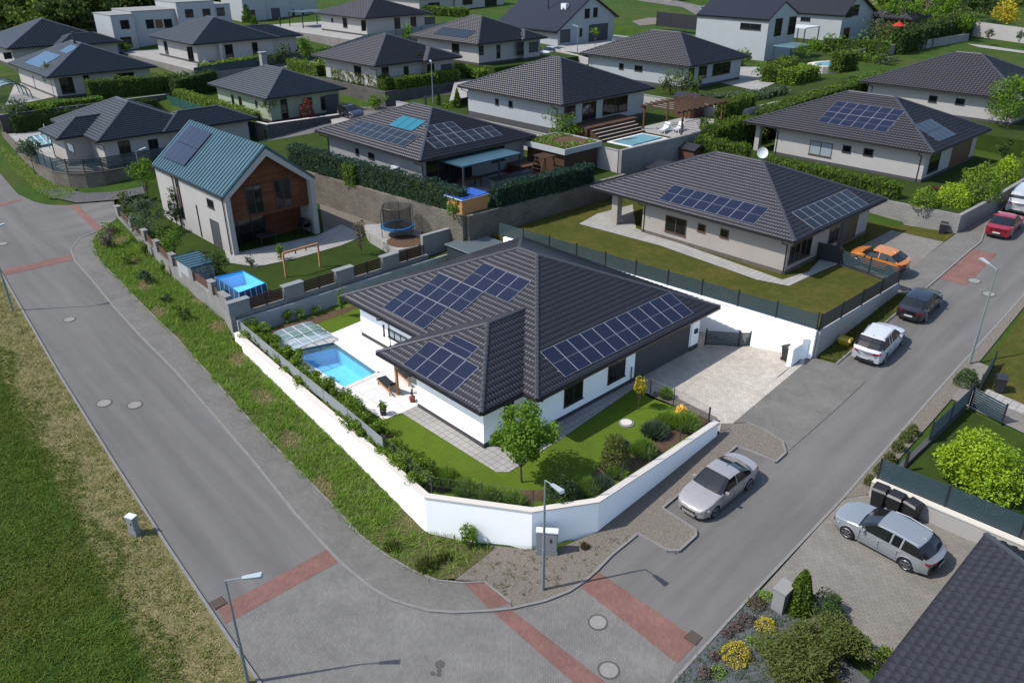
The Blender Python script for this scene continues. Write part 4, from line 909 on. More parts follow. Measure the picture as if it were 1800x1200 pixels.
m = MB(); m.box(-33.9, -33.0, 15.55, 15.88, 2.2, 2.9); m.build('air_conditioner', 'white_gloss', h3)
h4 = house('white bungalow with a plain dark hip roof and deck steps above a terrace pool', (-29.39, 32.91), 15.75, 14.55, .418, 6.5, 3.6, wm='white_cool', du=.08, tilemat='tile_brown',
    wins=[('S', 33.71, 870.7, 173, 876.7, 185, dict(mull=0)), ('S', 33.71, 894, 176.7, 901, 189, dict(mull=0)), ('E', -30.19, 992, 185.5, 1011, 205, dict(mull=0)), ('E', -30.19, 1024, 181, 1047, 208), ('E', -30.19, 1060, 174.5, 1102, 194.5)],
    pipes=[(-30.8, 32.85, 0, 1), (-44.4, 32.85, 0, 1)])
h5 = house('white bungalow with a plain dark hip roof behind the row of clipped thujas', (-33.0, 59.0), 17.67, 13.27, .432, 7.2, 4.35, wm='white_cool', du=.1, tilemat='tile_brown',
    wins=[('S', 59.8, 1088.7, 111, 1096, 122.5, dict(mull=0)), ('S', 59.8, 1116, 114.5, 1129, 126), ('E', -33.8, 1211, 119, 1219, 139, dict(mull=0)), ('E', -33.8, 1229, 115, 1241, 136), ('E', -33.8, 1254, 109, 1282.5, 128)],
    pipes=[(-34.6, 58.95, 0, 1), (-49.8, 58.95, 0, 1)])
h6 = house('white bungalow with a large two-row solar field and a pillar at its left corner', (-.39, 49.06), 18.67, 14.12, .424, 4.2, 1.3, du=.07, tilemat='tile_brown',
    walls=[(-15.8, -1.2, 49.86, 62.4)],
    wins=[('S', 49.86, 1425, 246, 1460.5, 277.5, dict(fm='frame_brown', gm='glass_blind')), ('S', 49.86, 1482.5, 254.5, 1495, 269, dict(mull=0)), ('S', 49.86, 1519.5, 260, 1534, 275, dict(mull=0)), ('E', -1.2, 1637, 270, 1647.5, 297.5, dict(mull=0)), ('E', -1.2, 1677.5, 250, 1700, 282, dict(fm='door_brown', gm='door_brown', mull=0, name='garage_door'))],
    pipes=[(-15.6, 49.0, 0, 1), (-1.6, 49.0, 0, 1)])
m = MB(); m.box(-18.2, -17.7, 50, 50.5, 1.3, 4.05); m.build('porch_pillar', 'plaster', h6)
b6 = (-.39 - 18.67, -.39, 49.06, 63.18)
pvarray(h6, 'S', b6, 4.2, .424, 6.9, 1.6, 6, rows=2, pw=1.12, ph=1.95); pvarray(h6, 'E', b6, 4.2, .424, 2.9, .8, 4, rows=2, pw=1.05, ph=1.4, mt='pv_black', frame='pv_dark')
h7 = house('long white bungalow with a plain dark hip roof, partly hidden by the round green tree', (-1.1, 74.0), 17.8, 15.0, .44, 5.5, 2.65, du=.1, tilemat='tile_brown',
    wins=[('S', 74.8, 1634, 167.5, 1646, 180.5, dict(mull=0)), ('S', 74.8, 1681, 172.5, 1694.5, 185, dict(mull=0))], pipes=[(-17.6, 73.95, 0, 1)])
h8 = house('white bungalow with stepped blue-black hip roofs on the rounded corner terrace', (-60.4, -.4), 14.5, 11.0, .44, 3.2, .3, wm='plaster', du=.07, tilemat='tile_blue', ov=.7,
    extra=[(-70.2, -64.4, -2.9, 6), (-66, -60.1, 6, 16.4)],
    walls=[(-74.2, -61.1, .3, 9.9), (-69.4, -65.1, -2.2, 5), (-65.4, -60.9, 7, 15.6)],
    wins=[('S', -2.2, 116, 246.7, 131.7, 270, dict(gm='glass_blind', mull=0)), ('E', -61.1, 206, 249, 232.5, 273), ('E', -61.1, 259, 246, 283, 277)], pipes=[(-61.2, -.45, 0, 1), (-70.0, -2.85, 0, 1)])
h9 = house('pale green bungalow with a slate-dark hip roof above the stone planter wall', (-61.47, 18.48), 14.84, 10.63, .412, 4.8, 1.95, wm='plaster_green', du=.07, tilemat='tile_blue', ov=.7,
    wins=[('S', 19.18, 406, 166, 413, 186, dict(mull=0)), ('S', 19.18, 418.7, 169, 426.7, 189, dict(mull=0)), ('S', 19.18, 448, 176.7, 453, 188, dict(mull=0)), ('E', -62.17, 491.7, 175, 508, 208, dict(mull=0)), ('E', -62.17, 531.7, 173, 549, 183, dict(mull=0)), ('E', -62.17, 562.5, 170, 579, 191.7)])
m = MB(); m.box(-62.2, -62.12, 26.4, 28.2, 2, 4.2); m.build('garage_door', 'garage', h9)
m = MB(); m.box(-73.6, -72.9, 24.4, 25.1, 6, 8.2); m.box(-73.7, -72.8, 24.3, 25.2, 8.2, 8.3); m.build('chimney', 'plaster_grey', h9)
h10 = house('bungalow with a slate-blue hip roof and bright blue collectors beside the covered spa pool', (-92.97, 4.89), 18.19, 13.95, .427, 5.2, 2.35, wm='plaster', du=.08, tilemat='tile_blue',
    wins=[('S', 5.69, 57.5, 133, 64, 160, dict(mull=0)), ('E', -93.77, 102.5, 137.5, 133, 163), ('E', -93.77, 145, 132.5, 162.5, 161.7), ('E', -93.77, 200, 130, 238, 143, dict(mull=2))], pipes=[(-95.2, 4.85, 0, 1)])
b10 = (-92.97 - 18.19, -92.97, 4.89, 18.84)
pvarray(h10, 'S', b10, 5.2, .427, 5.2, .9, 6, pw=1.1, ph=3.3, mt='pv_blue', frame='pv_dark'); pvarray(h10, 'S', b10, 5.2, .427, 9.2, 4.5, 3, pw=1.1, ph=1.9, mt='pv_blue', frame='pv_dark')
m = MB(); m.tube([(-101.5, 11.5, 7.4), (-101.5, 11.5, 9.6)], .16, 8); m.build('flue', 'gutter', h10)
h11 = house('far left bungalow with a slate-blue hip roof, cut by the edge of the photo', (-121.5, 7.5), 17, 16, .414, 6, 3.1, wm='plaster', du=.12, tilemat='tile_blue', extra=[(-126, -119.4, 14, 24)], wins=[('E', -122.3, 5, 93, 22, 103)])
h12 = house('white bungalow with joined blue-black hip roofs in front of the white cube building', (-98.0, 26.45), 16.3, 14.1, .414, 7.0, 4.15, wm='plaster', du=.1, tilemat='tile_blue', extra=[(-106, -98.4, 33, 45)],
    walls=[(-113.5, -98.8, 27.25, 39.7), (-105, -99.3, 36, 44.2)],
    wins=[('S', 27.25, 287, 72, 297, 95, dict(mull=0)), ('E', -98.8, 327, 80, 342, 107), ('E', -98.8, 394, 79, 412, 104, dict(mull=0)), ('E', -98.8, 442, 75, 455, 98, dict(mull=0))])
m = MB(); m.box(-98.5, -98.1, 30.5, 30.9, 4.15, 6.8); m.build('porch_pillar', 'plaster', h12)
h13 = house('white bungalow with a dark hip roof and a front gablet, behind the clipped corner hedge', (-60.77, 32.84), 14.44, 13.85, .391, 7.0, 4.1, wm='plaster', du=.08, tilemat='tile_brown', extra=[(-68, -60.0, 40.3, 46.2)],
    walls=[(-73.4, -61.57, 33.64, 45.9), (-67, -60.9, 41, 45.4)],
    wins=[('S', 33.64, 622, 115, 636, 135, dict(mull=0)), ('E', -61.57, 670, 117, 684, 137), ('E', -61.57, 709, 117, 719, 137, dict(mull=0)), ('E', -60.9, 750, 113, 764, 135), ('E', -60.9, 775, 114, 795, 138, dict(gm='garage', mull=0, name='garage_door'))], pipes=[(-61.6, 32.8, 0, 1)])
h14 = house('top row bungalow with a purple-brown hip roof behind the long grey fence', (-93.71, 53.98), 15.86, 14.18, .351, 9.2, 6.35, wm='plaster', du=.12, tilemat='tile_brown',
    wins=[('S', 54.78, 582, 32, 586, 39, dict(mull=0)), ('S', 54.78, 602, 31, 611, 49, dict(mull=0)), ('E', -94.51, 634, 34, 644, 54, dict(mull=0)), ('E', -94.51, 692.5, 31, 704, 50), ('E', -94.51, 721, 30, 732, 47.5), ('E', -94.51, 746, 31, 765, 46, dict(gm='garage', mull=0, name='garage_door'))])
h15 = house('white bungalow with a dark hip roof and grey collector strip by two white cars', (-61.47, 50.31), 15.4, 13.25, .415, 8.1, 5.25, wm='plaster', du=.1, tilemat='tile_brown', extra=[(-68, -60.9, 58.5, 63.2)],
    walls=[(-76, -62.27, 51.1, 62.7), (-67, -61.7, 59.2, 62.5)],
    wins=[('S', 51.1, 794, 76, 807.5, 94, dict(mull=0)), ('E', -62.27, 841, 80, 850, 96), ('E', -62.27, 872.5, 79, 879.5, 102, dict(mull=0)), ('E', -61.7, 909.5, 75, 920.5, 96), ('E', -61.7, 930, 75, 946, 90, dict(gm='garage', mull=0, name='garage_door'))])
b15 = (-76.87, -61.47, 50.31, 63.56); pvarray(h15, 'S', b15, 8.1, .415, 4.5, 1.0, 7, mt='pv_black', frame='pv_dark', ph=1.9)
h19 = house('roof of the nearest neighbour in the bottom right corner, seen from above', (40, -8.5), 20.8, 15.3, .414, -.9, -3.6, wm='plaster', du=.035, walls=[(20.1, 39, -7.7, 5.9)])
# ---------------------------------------------------------------- gabled houses
def gable_house(label, xf, pts, zb, depth, wm, rm, over=.3, eo=.25, name='gabled_house', seams=False, thick=.22, wins=(), gwins=()):
    """gable end in the plane x = xf; pts = eave, peak, eave as picture points; runs back along -x"""
    P3 = [onpl(*q, 0, xf) for q in pts] if isinstance(pts[0][0], (int, float)) and len(pts[0]) == 2 else pts
    (y0, z0), (yp, zp), (y1, z1) = [(p[1], p[2]) for p in P3]
    root = thing(name, label, 'house', (xf - depth / 2, (y0 + y1) / 2, zb))
    w = MB(); poly = [(y0, zb - 2), (y1, zb - 2), (y1, z1), (yp, zp), (y0, z0)]; n = 5
    w.add([(xf, a, b) for a, b in poly] + [(xf - depth, a, b) for a, b in poly], [(0, 1, 2, 3, 4), (9, 8, 7, 6, 5)] + [(i + 5, (i + 1) % 5 + 5, (i + 1) % 5, i) for i in range(5)]); w.build('wall', wm, root)
    r = MB()
    for (ya, za), sg in (((y0, z0), -1), ((y1, z1), 1)):
        dy, dz = ya - yp, za - zp; L = math.hypot(dy, dz); uy, uz = dy / L, dz / L; ny, nz = (-uz, uy) if uy > 0 else (uz, -uy)
        e = (ya + uy * eo, za + uz * eo); a = [(yp, zp + .03), e, (e[0] + ny * thick, e[1] + nz * thick), (yp, zp + thick / abs(uy))]
        r.add([(xf + over, p[0], p[1]) for p in a] + [(xf - depth - over, p[0], p[1]) for p in a], [(0, 1, 2, 3), (7, 6, 5, 4), (0, 4, 5, 1), (1, 5, 6, 2), (2, 6, 7, 3), (3, 7, 4, 0)])
        if seams:
            k = 0; x = xf + over - .05
            while x > xf - depth - over:
                r.bar((x, yp, zp + thick / abs(uy)), (x, e[0] + ny * thick, e[1] + nz * thick), .03, .09); x -= .52
    rf = r.build('roof', rm, root)
    g = MB()
    for (ya, za) in ((y0, z0), (y1, z1)):
        s_ = -1 if ya == y0 else 1; g.bar((xf + over, ya + s_ * (eo + .02), za - .12), (xf - depth - over, ya + s_ * (eo + .02), za - .12), .12)
    g.build('gutter', 'gutter', root)
    for w_ in wins:
        side, x1, q1, x2, q2 = w_[:5]; kw = w_[5] if len(w_) > 5 else {}; pl_ = y0 if side == 'S' else xf; ax = 1 if side == 'S' else 0
        a = onpl(x1, q1, ax, pl_); b = onpl(x2, q2, ax, pl_); i = 0 if side == 'S' else 1
        window(root, side, pl_, min(a[i], b[i]), max(a[i], b[i]), b[2], a[2], **kw)
    return root
gb = thing('timber_gable_house', 'white two-storey house with a timber gable and a teal standing seam roof', 'house', (-41.5, 4.3, -1.8))
y0, y1, yp, ze, zp, xf, xb = .35, 8.25, 4.3, 3.0, 6.15, -34.6, -48.4
w = MB(); prof = [(y0, -2.8), (y1, -2.8), (y1, ze), (yp, zp), (y0, ze)]; fw = .42
w.add([(xf - 2.3, a, b) for a, b in prof] + [(xb, a, b) for a, b in prof], [(9, 8, 7, 6, 5)] + [(i + 5, (i + 1) % 5 + 5, (i + 1) % 5, i) for i in range(5)])
ins = [(y0 + fw, -2.8), (y1 - fw, -2.8), (y1 - fw, ze - .12), (yp, zp - fw * 1.35), (y0 + fw, ze - .12)]
# the white frame that runs round the recessed gable
w.add([(xf, a, b) for a, b in prof] + [(xf - 2.3, a, b) for a, b in prof] + [(xf, a, b) for a, b in ins] + [(xf - 2.3, a, b) for a, b in ins],
      [(i, i + 5, (i + 1) % 5 + 5, (i + 1) % 5) for i in (1, 2, 3, 4)] + [(i, (i + 1) % 5, (i + 1) % 5 + 10, i + 10) for i in (1, 2, 3, 4)] + [(i + 10, (i + 1) % 5 + 10, (i + 1) % 5 + 15, i + 15) for i in (1, 2, 3, 4)])
w.build('wall', 'plaster', gb)
tw = MB(); up = [(y0 + fw, .75), (y1 - fw, .75), (y1 - fw, ze - .12), (yp, zp - fw * 1.35), (y0 + fw, ze - .12)]
tw.add([(xf - .55, a, b) for a, b in up] + [(xf - 2.3, a, b) for a, b in up], [(0, 1, 2, 3, 4), (5, 6, 1, 0)]); tw.box(xf - 2.28, xf - 2.2, y0 + fw + 3.6, y1 - fw, -1.8, .75)
tw.build('timber_cladding', 'timber_clad', gb)
sg_ = MB(); sg_.box(xf - 2.3, xf - 2.24, y0 + fw, y0 + fw + 3.6, -1.8, .75); s2 = sg_.build('patio_door', 'glass', gb)
m = MB(); [m.box(xf - 2.26, xf - 2.2, y0 + fw + k * 1.2 - .04, y0 + fw + k * 1.2 + .04, -1.8, .75) for k in range(4)]; m.build('door_frame', 'frame', s2)
window(gb, 'E', xf - .55, 2.3, 3.75, 1.0, 3.35); window(gb, 'E', xf - .55, 4.85, 6.3, 1.0, 3.35)
window(gb, 'S', y0, -38.1, -36.9, 1.55, 2.25, mull=0); window(gb, 'S', y0, -44.15, -43.45, -.9, 2.7, mull=0); window(gb, 'S', y0, -46.9, -45.3, -1.2, .1, mull=0, gm='glass_blind')
m = MB(); m.box(-43.95, -43.65, y0 - .04, y0 - .01, .2, 1.9); m.build('brick_inlay', 'wood_brown', gb)
window(gb, 'S', y0, -40.6, -40.4, -1.7, 1.1, mull=0); window(gb, 'S', y0, -38.2, -36.6, -1.75, .5, mull=0, gm='garage', fm='garage', name='door')
rf = MB(); tt = (zp - ze) / (yp - y0)
for ya in (y0 - .12, y1 + .12):
    sg = -1 if ya < yp else 1; za = zp - (abs(ya - yp)) * tt
    vs = [(yp, zp + .02), (ya, za + .02), (ya, za + .2), (yp, zp + .24)]
    rf.add([(xf + .02, a, b) for a, b in vs] + [(xb - .15, a, b) for a, b in vs], [(0, 1, 2, 3), (7, 6, 5, 4), (0, 4, 5, 1), (1, 5, 6, 2), (2, 6, 7, 3), (3, 7, 4, 0)])
    x = xf - .1
    while x > xb - .1: rf.bar((x, yp, zp + .26), (x, ya, za + .22), .035, .08); x -= .5
rf.build('roof', 'seam', gb)
m = MB(); m.bar((xf, y0 - .2, ze - .05), (xb, y0 - .2, ze - .05), .13); m.build('gutter', 'gutter', gb)
for xx in (xf - .35, xb + 3.9): m = MB(); m.tube([(xx, y0 - .15, ze - .1), (xx, y0 - .08, ze - .5), (xx, y0 - .08, -1.8)], .05, 6); m.build('downpipe', 'gutter', gb)
cs_ = 1 / math.sqrt(1 + tt * tt); ar = MB(); nn = np.array([0, -tt * cs_, cs_]); sv = np.array([0, cs_, tt * cs_]); org = np.array([-47.6, y0 + .75, ze + .75 * tt]) + nn * .2
ar.bar(org + sv * .3, org + sv * .3 + [4.5, 0, 0], .05); ar.bar(org + sv * 3.2, org + sv * 3.2 + [4.5, 0, 0], .05); rl = ar.build('solar_array', 'alu', gb)
for i in range(4):
    for r in range(2):
        m = MB(); a = org + np.array([1.13 * i, 0, 0]) + sv * (1.85 * r) + nn * .05; b = a + np.array([1.11, 0, 0]); c_ = sv * 1.82
        m.add([a, b, b + c_, a + c_, a + nn * .04, b + nn * .04, b + c_ + nn * .04, a + c_ + nn * .04], [(0, 3, 2, 1), (4, 5, 6, 7), (0, 1, 5, 4), (1, 2, 6, 5), (2, 3, 7, 6), (3, 0, 4, 7)]); m.build('solar_panel', 'pv_cell', rl)
zb = 4.6
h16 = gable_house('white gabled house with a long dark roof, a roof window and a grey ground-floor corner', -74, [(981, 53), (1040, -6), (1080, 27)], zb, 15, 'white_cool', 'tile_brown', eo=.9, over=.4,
    wins=[('E', 985, 53, 1002, 74, dict(gm='garage', mull=0, name='garage_door')), ('E', 1019, 50, 1023, 64, dict(mull=0)), ('E', 1028, 16, 1036, 32), ('E', 1043, 14, 1050, 30)])
q1 = onpl(1036, 44, 0, -73.95); q2 = onpl(1069, 41, 0, -73.95); m = MB(); m.box(-74.5, -73.93, q1[1], q2[1], zb - .5, q1[2]); m.build('grey_cladding', 'plinth', h16)
m = MB(); a = A(993, 14, zp); 
p_ = (-81, 84.5); m.tube([(-80.5, 83.5, zb + 5), (-80.5, 83.5, zb + 9)], .12, 8); m.build('flue', 'gutter', h16)
zb = 3.7
h17 = gable_house('white two-storey house with a steep gable and a glass-roofed patio', -43, [(1352, 36), (1381, 5), (1402, 24)], zb, 13, 'white_cool', 'tile_brown', eo=.15, over=.1,
    wins=[('S', 1302, 40, 1337, 54), ('E', 1364, 33, 1372, 63, dict(mull=0)), ('E', 1388, 30, 1396, 60, dict(mull=0))])
zb = 4.25
h18 = gable_house('white two-storey house with a wide dark roof next to the olive shrubs', -45, [(1482, 26), (1508, -12), (1536, 20)], zb, 18, 'white_cool', 'tile_brown', eo=.5, over=.6,
    wins=[('E', 1489, 13, 1497, 30, dict(mull=0)), ('E', 1501, 9, 1508, 27, dict(mull=0)), ('E', 1484, 50, 1490, 73, dict(mull=0)), ('S', 1408, 30, 1424, 38)])
# white cube building top left
fz = T(-126, 30)
fb = thing('cube_house', 'white flat-roofed terrace building stepping up towards the wood', 'house', (-130, 40, fz))
FX = G(207, 92)[0]
def cube(x1, ya, yb, d, h, zb0, nm='wall'):
    m = MB(); m.box(x1 - d, x1, ya, yb, zb0 - 2, zb0 + h); o = m.build(nm, 'white_cool', fb); c = MB(); c.box(x1 - d - .06, x1 + .06, ya - .06, yb + .06, zb0 + h, zb0 + h + .12); c.build('parapet', 'cap_grey', fb); return o
def yat(px_, py_, x): return onpl(px_, py_, 0, x)
x0_ = FX; ya = yat(207, 92, x0_)[1]; yb = yat(245, 85, x0_)[1]; zt = yat(200, 28, x0_)[2]
cube(x0_, ya, yb, 8, zt - fz, fz); yc = yat(315, 50, x0_)[1]; zt2 = yat(262, 20, x0_)[2]; cube(x0_ - .6, yb + .02, yc, 9, zt2 - fz, fz); yd = yat(378, 20, x0_ + .3)[1]; zt3 = yat(340, 4, x0_ + .3)[2]
cube(x0_ + .3, yc + .02, yd, 9, zt3 - fz + .02, fz); cube(x0_ - .3, yd + .02, yat(406, 15, x0_)[1], 8, yat(395, 8, x0_)[2] - fz, fz)
for q in ((210, 36, 229, 51, x0_), (211, 66, 234, 84, x0_), (255, 35, 272, 50, x0_ - .6), (287, 34, 304, 49, x0_ - .6), (324, 17, 341, 31, x0_ + .3), (355, 16, 371, 30, x0_ + .3), (380, 14, 396, 28, x0_ - .3)):
    a = onpl(q[0], q[1], 0, q[4]); b = onpl(q[2], q[3], 0, q[4]); window(fb, 'E', q[4], a[1], b[1], b[2], a[2], mull=0, sill=False)
a = onpl(272, 35, 0, x0_ - .6); b = onpl(287, 49, 0, x0_ - .6); m = MB(); m.box(x0_ - .62, x0_ - .57, a[1], b[1], b[2], a[2]); m.build('timber_panel', 'door_brown', fb)
fb2 = thing('cube_house', 'white flat-roofed building with dark garage door, cut by the top edge', 'house', (-125, 62, 6))
x2 = G(430, 40)[0]; z2 = T(x2, G(430, 40)[1])
for (pa, pb, top, d, off) in ((430, 470, -20, 9, 0), (470, 512, -14, 9, -.5), (512, 560, -10, 10, -.9)):
    a = onpl(pa + 38 * (pa == 430), 38, 0, x2 + off); y_a = onpl(pa, 38, 0, x2 + off)[1]; y_b = onpl(pb, 38, 0, x2 + off)[1]; zz = onpl(pa, top, 0, x2 + off)[2]
    m = MB(); m.box(x2 + off - d, x2 + off, y_a, y_b - .02, z2 - 2, zz); m.build('wall', 'white_cool', fb2)
for q in ((476, 15, 494, 37, x2 - .5, 'garage'), (513, 17, 519, 30, x2 - .9, 'glass'), (529, 17, 535, 29, x2 - .9, 'glass'), (440, 18, 450, 34, x2, 'glass')):
    a = onpl(q[0], q[1], 0, q[4]); b = onpl(q[2], q[3], 0, q[4]); window(fb2, 'E', q[4], a[1], b[1], b[2], a[2], mull=0, sill=False, gm=q[5])
def simple_bldg(label, base_px, w_, d, h, wm, roof=None, name='house_beyond'):
    p = G(*base_px); r = thing(name, label, 'house', p); m = MB(); m.box(p[0] - d, p[0], p[1], p[1] + w_, p[2] - 1.5, p[2] + h); m.build('wall', wm, r)
    window(r, 'E', p[0], p[1] + w_ * .15, p[1] + w_ * .35, p[2] + .9, p[2] + 2.1, mull=0); window(r, 'E', p[0], p[1] + w_ * .6, p[1] + w_ * .85, p[2] + .3, p[2] + 2.3)
    if roof: hip_roof(r, [(p[0] - d - .6, p[0] + .6, p[1] - .6, p[1] + w_ + .6)], p[2] + h + .15, .4, roof, du=.2, caps=False)
    return r
simple_bldg('white bungalow cut by the top edge, above the grey screen fence', (738, 26), 15, 12, 3, 'plaster', 'tile_brown')
simple_bldg('white bungalow at the top edge left of the gabled house', (800, 18), 14, 12, 3, 'plaster', 'tile_brown')
simple_bldg('dark-roofed house at the top edge beyond the vacant plot', (1180, 2), 26, 12, 3, 'plaster', 'tile_brown')
simple_bldg('low dark-roofed cottage among the shrubs at the upper right', (1595, 58), 8, 8, 2.2, 'wood_brown', 'tile_brown')
simple_bldg('grey house behind the trees at the top right edge', (1600, 12), 22, 12, 3.5, 'white_cool', 'tile_brown')
# ================================================================ WALLS AND FENCES
MW = [(-22.41, -5.61), (-13.65, -6.21), (-8.3, -6.54), (-.1, -7.14), (4.03, -4.31), (5.62, -1.63), (5.66, 2.6), (5.63, 8.1)]
wallthing('long angled white garden wall with beige coping round the corner plot', MW, .26, -2.3, mt='white', cap='cap', name='garden_wall')
IN = [(-22.3, -5.25), (-13.6, -5.85), (-8.2, -6.15), (-4.6, -6.4)]
fence('low pale grey privacy panels along the top of the white street wall', [(*p, -2.32) for p in IN], .75, mt='panel_grey', bay=3, style='solid', name='privacy_fence', pr=.025, post='galv')
CL = [(-4.6, -6.4), (-.1, -6.82), (3.88, -4.1), (5.3, -1.55), (5.36, 2.6), (5.35, 7.7)]
fence('thin dark wire fence on the corner of the white garden wall', [(*p, -2.3) for p in CL], .95, mt='chain', style='wire', name='wire_fence', pr=.022, post='post_dark', bay=2.6)
fence('thin dark wire fence between the front lawn and the driveway', [(5.25, 7.95, -2.6), (2.6, 8.4, -2.75), (1.0, 8.35, -2.8), (-.75, 8.75, -2.84)], 1.1, mt='chain', style='wire', name='wire_fence', pr=.022, post='post_dark', bay=2.2)
wallthing('tall white boundary wall between the driveway and the dry lawn above', [(-19.9, 16.3), (5.62, 18.45)], .24, -.42, z0=-3.4, mt='white', cap='white')
wallthing('pale wall below the dark slat fence facing the right road', [(5.66, 18.62), (5.82, 29.6)], .22, [-.46, -.40], mt='plaster', name='retaining_wall')
fence('long blue-grey slatted fence on the white boundary wall', [(-20.6, 16.35, -.36), (5.55, 18.5, -.36)], 1.15, name='slat_fence', bay=2.6)
fence('dark slatted fence facing the right road above the parked cars', [(5.66, 18.7, -.42), (5.82, 29.6, -.38)], 1.12, mt='fence_dark', name='slat_fence', bay=2.7)
fence('short slatted fence beside the orange car', [(5.7, 29.75, -.42), (1.35, 30.3, -.44)], 1.15, name='slat_fence', bay=2.2)
fence('black gate screen between the slatted fence and the beige bungalow', [(1.2, 30.25, -.46), (-.4, 29.95, -.46)], 1.3, mt='fence_dark', name='gate', bay=1.7, style='solid', cat='gate')
fence('small slatted side gate beside the garage pillar', [(-.55, 16.2, -2.82), (1.1, 17.5, -2.82), (1.6, 18.0, -2.82)], 1.15, name='gate', bay=1.6, cat='gate')
wallthing('small white pier with a flat top at the driveway entrance', [(5.02, 16.75), (5.02, 17.75)], .3, -1.2, z0=-3, mt='white', cap='white', name='gate_pier', cat='pier')
wallthing('slim white pier standing next to the boundary wall corner', [(5.05, 17.9), (5.3, 18.25)], .2, -.9, z0=-3, mt='white', name='gate_pier', cat='pier')
# grey block wall of the timber-gabled plot
GWL = [(-50.3, -3.0), (-35.3, -4.45), (-25.7, -4.7), (-23.1, -5.35)]
gwall = thing('block_wall', 'grey block wall with piers along the left road in front of the timber gable', 'wall', (-36, -4.2, -3))
m = MB()
for i in range(3): a, b = GWL[i], GWL[i + 1]; m.wall(a, b, .3, T(*a) - .6, -1.25, T(*b) - .6, -1.35 if i else -1.25)
m.build('wall_body', 'block_wall', gwall)
prev = None
for i, q in enumerate(((203, 358), (219, 385), (246, 406), (272, 424), (301, 447), (333, 472), (362, 497), (398, 520))):
    # pier on the wall line: find the point of the line under this picture point at z=-.4
    p = A(*q, -.42); x = p[0]; x = max(-50, min(-23.3, x)); y = np.interp(x, [g[0] for g in GWL], [g[1] for g in GWL])
    m = MB(); w_ = .32 if i < 7 else .9; m.box(x - w_, x + w_ * (1 if i < 7 else .3), y - .17, y + .17, -1.32, -.42); m.box(x - w_ - .05, x + w_ * (1 if i < 7 else .3) + .05, y - .22, y + .22, -.42, -.36); m.build('pier', 'block_wall', gwall)
    if prev: m = MB(); [m.wall((prev[0] + .35, prev[1]), (x - w_ - .05, y), .03, -1.25 + .13 * k, -1.14 + .13 * k) for k in range(5)]; m.build('wood_panel', 'wood_brown', gwall)
    prev = (x, y)
wallthing('blue-white lower garden wall behind the pool under the grey piers', [(-22.95, -5.2), (-22.9, 16.2)], .2, -1.72, z0=-3.2, mt='white_cool', name='garden_wall')
yw = thing('board_fence', 'grey block piers with dark board panels between the two gardens', 'fence', (-23.4, 2, -2))
m = MB(); m.box(-23.55, -23.25, -5.2, 11.2, -3, -1.45); m.build('wall_body', 'block_wall', yw)
ps = [onpl(*q, 0, -23.4)[1] for q in ((415, 520), (512, 492), (602, 465), (683, 441), (745, 425))]
for i, y in enumerate(ps[:-1]):
    m = MB(); m.box(-23.62, -23.16, y - .75, y + .75, -1.5, -.55); m.box(-23.67, -23.11, y - .8, y + .8, -.55, -.48); m.build('pier', 'concrete', yw)
    for a, b in ((y + .78, (y + ps[i + 1]) / 2 - .05), ((y + ps[i + 1]) / 2 + .05, ps[i + 1] - .78 if i < 3 else ps[i + 1])):
        m = MB(); [m.wall((-23.4, a), (-23.4, b), .03, -1.4 + .17 * k, -1.26 + .17 * k) for k in range(5)]; m.build('board_panel', 'wood_dark', yw)
    m = MB(); m.box(-23.46, -23.34, (y + ps[i + 1]) / 2 - .05, (y + ps[i + 1]) / 2 + .05, -1.45, -.5); m.build('post', 'frame', yw)
wallthing('tall smooth blue-grey wall beside the trampoline', [(-23.9, 11.1), (-23.7, 20.2)], .3, -.05, z0=-3, mt='concrete', cap='cap_grey')
wallthing('long rough stone retaining wall below the dark hedge', [(-52, 12.3), (-22.15, 14.1)], .4, [.9, 1.35], z0=-2.6, mt='stone_wall', name='retaining_wall')
wallthing('stone retaining wall at the top of the dry lawn', [(-22.0, 14.3), (-21.35, 33.0)], .4, 1.35, z0=-1.5, mt='stone_wall', name='retaining_wall')
wallthing('tall grey block wall holding up the terrace pool', [(-22.0, 33.0), (-21.5, 44.7), (-21.5, 53)], .35, 3.45, z0=-1.2, mt='block_wall', name='retaining_wall')
wallthing('white wall behind the planted-roof shed', [(-57, 33.15), (-22.3, 33.15)], .25, 3.3, z0=.6, mt='plaster', cap='cap_grey')
wallthing('pale stone wall behind the orange car and along the right road', [(-21, 42.9), (4.75, 42.75), (5.1, 49), (5.3, 63)], .3, [.9, 1.3, 1.5, 1.9], z0=[-1.4, -1.4, -1.2, -.5], mt='block_wall', name='retaining_wall')
wallthing('white wall under the clipped thuja row', [(-44, 53.6), (-21.6, 53.4)], .25, 4.3, z0=2.2, mt='plaster', cap='cap_grey')
wallthing('white wall corner behind the tall hedge by the little timber playhouse', [(-21.8, 53.5), (-21.7, 60)], .25, 4.5, z0=1, mt='plaster')
CV = [(-86, -3.1), (-74, -4.1), (-66.7, -4.5), (-63, -4.3), (-61.2, -3.5), (-60.0, -2.3), (-59.4, -.8), (-59.4, 10)]
wallthing('rounded stone retaining wall at the street corner', CV, .35, [.5] * 8, mt='stone_wall', cap='plinth_stone', name='retaining_wall')
fence('curved dark green slatted fence on the rounded stone wall', [(*p, .56) for p in CV[1:]], 1.35, mt='fence_slat', name='slat_fence', bay=2.2)
wallthing('low wall between the two pools at the left edge', [(-86.5, -3), (-86.5, 16.8)], .3, 2.45, z0=-.5, mt='dark_stone', cap='cap_grey', name='retaining_wall')
wallthing('stone planter wall in front of the pale green bungalow', [(-61.5, 16.85), (-59.7, 17.3), (-59.6, 26.5)], .35, [2.5, 2.45, 2.3], z0=-.6, mt='dark_stone', cap='cap', name='planter_wall')
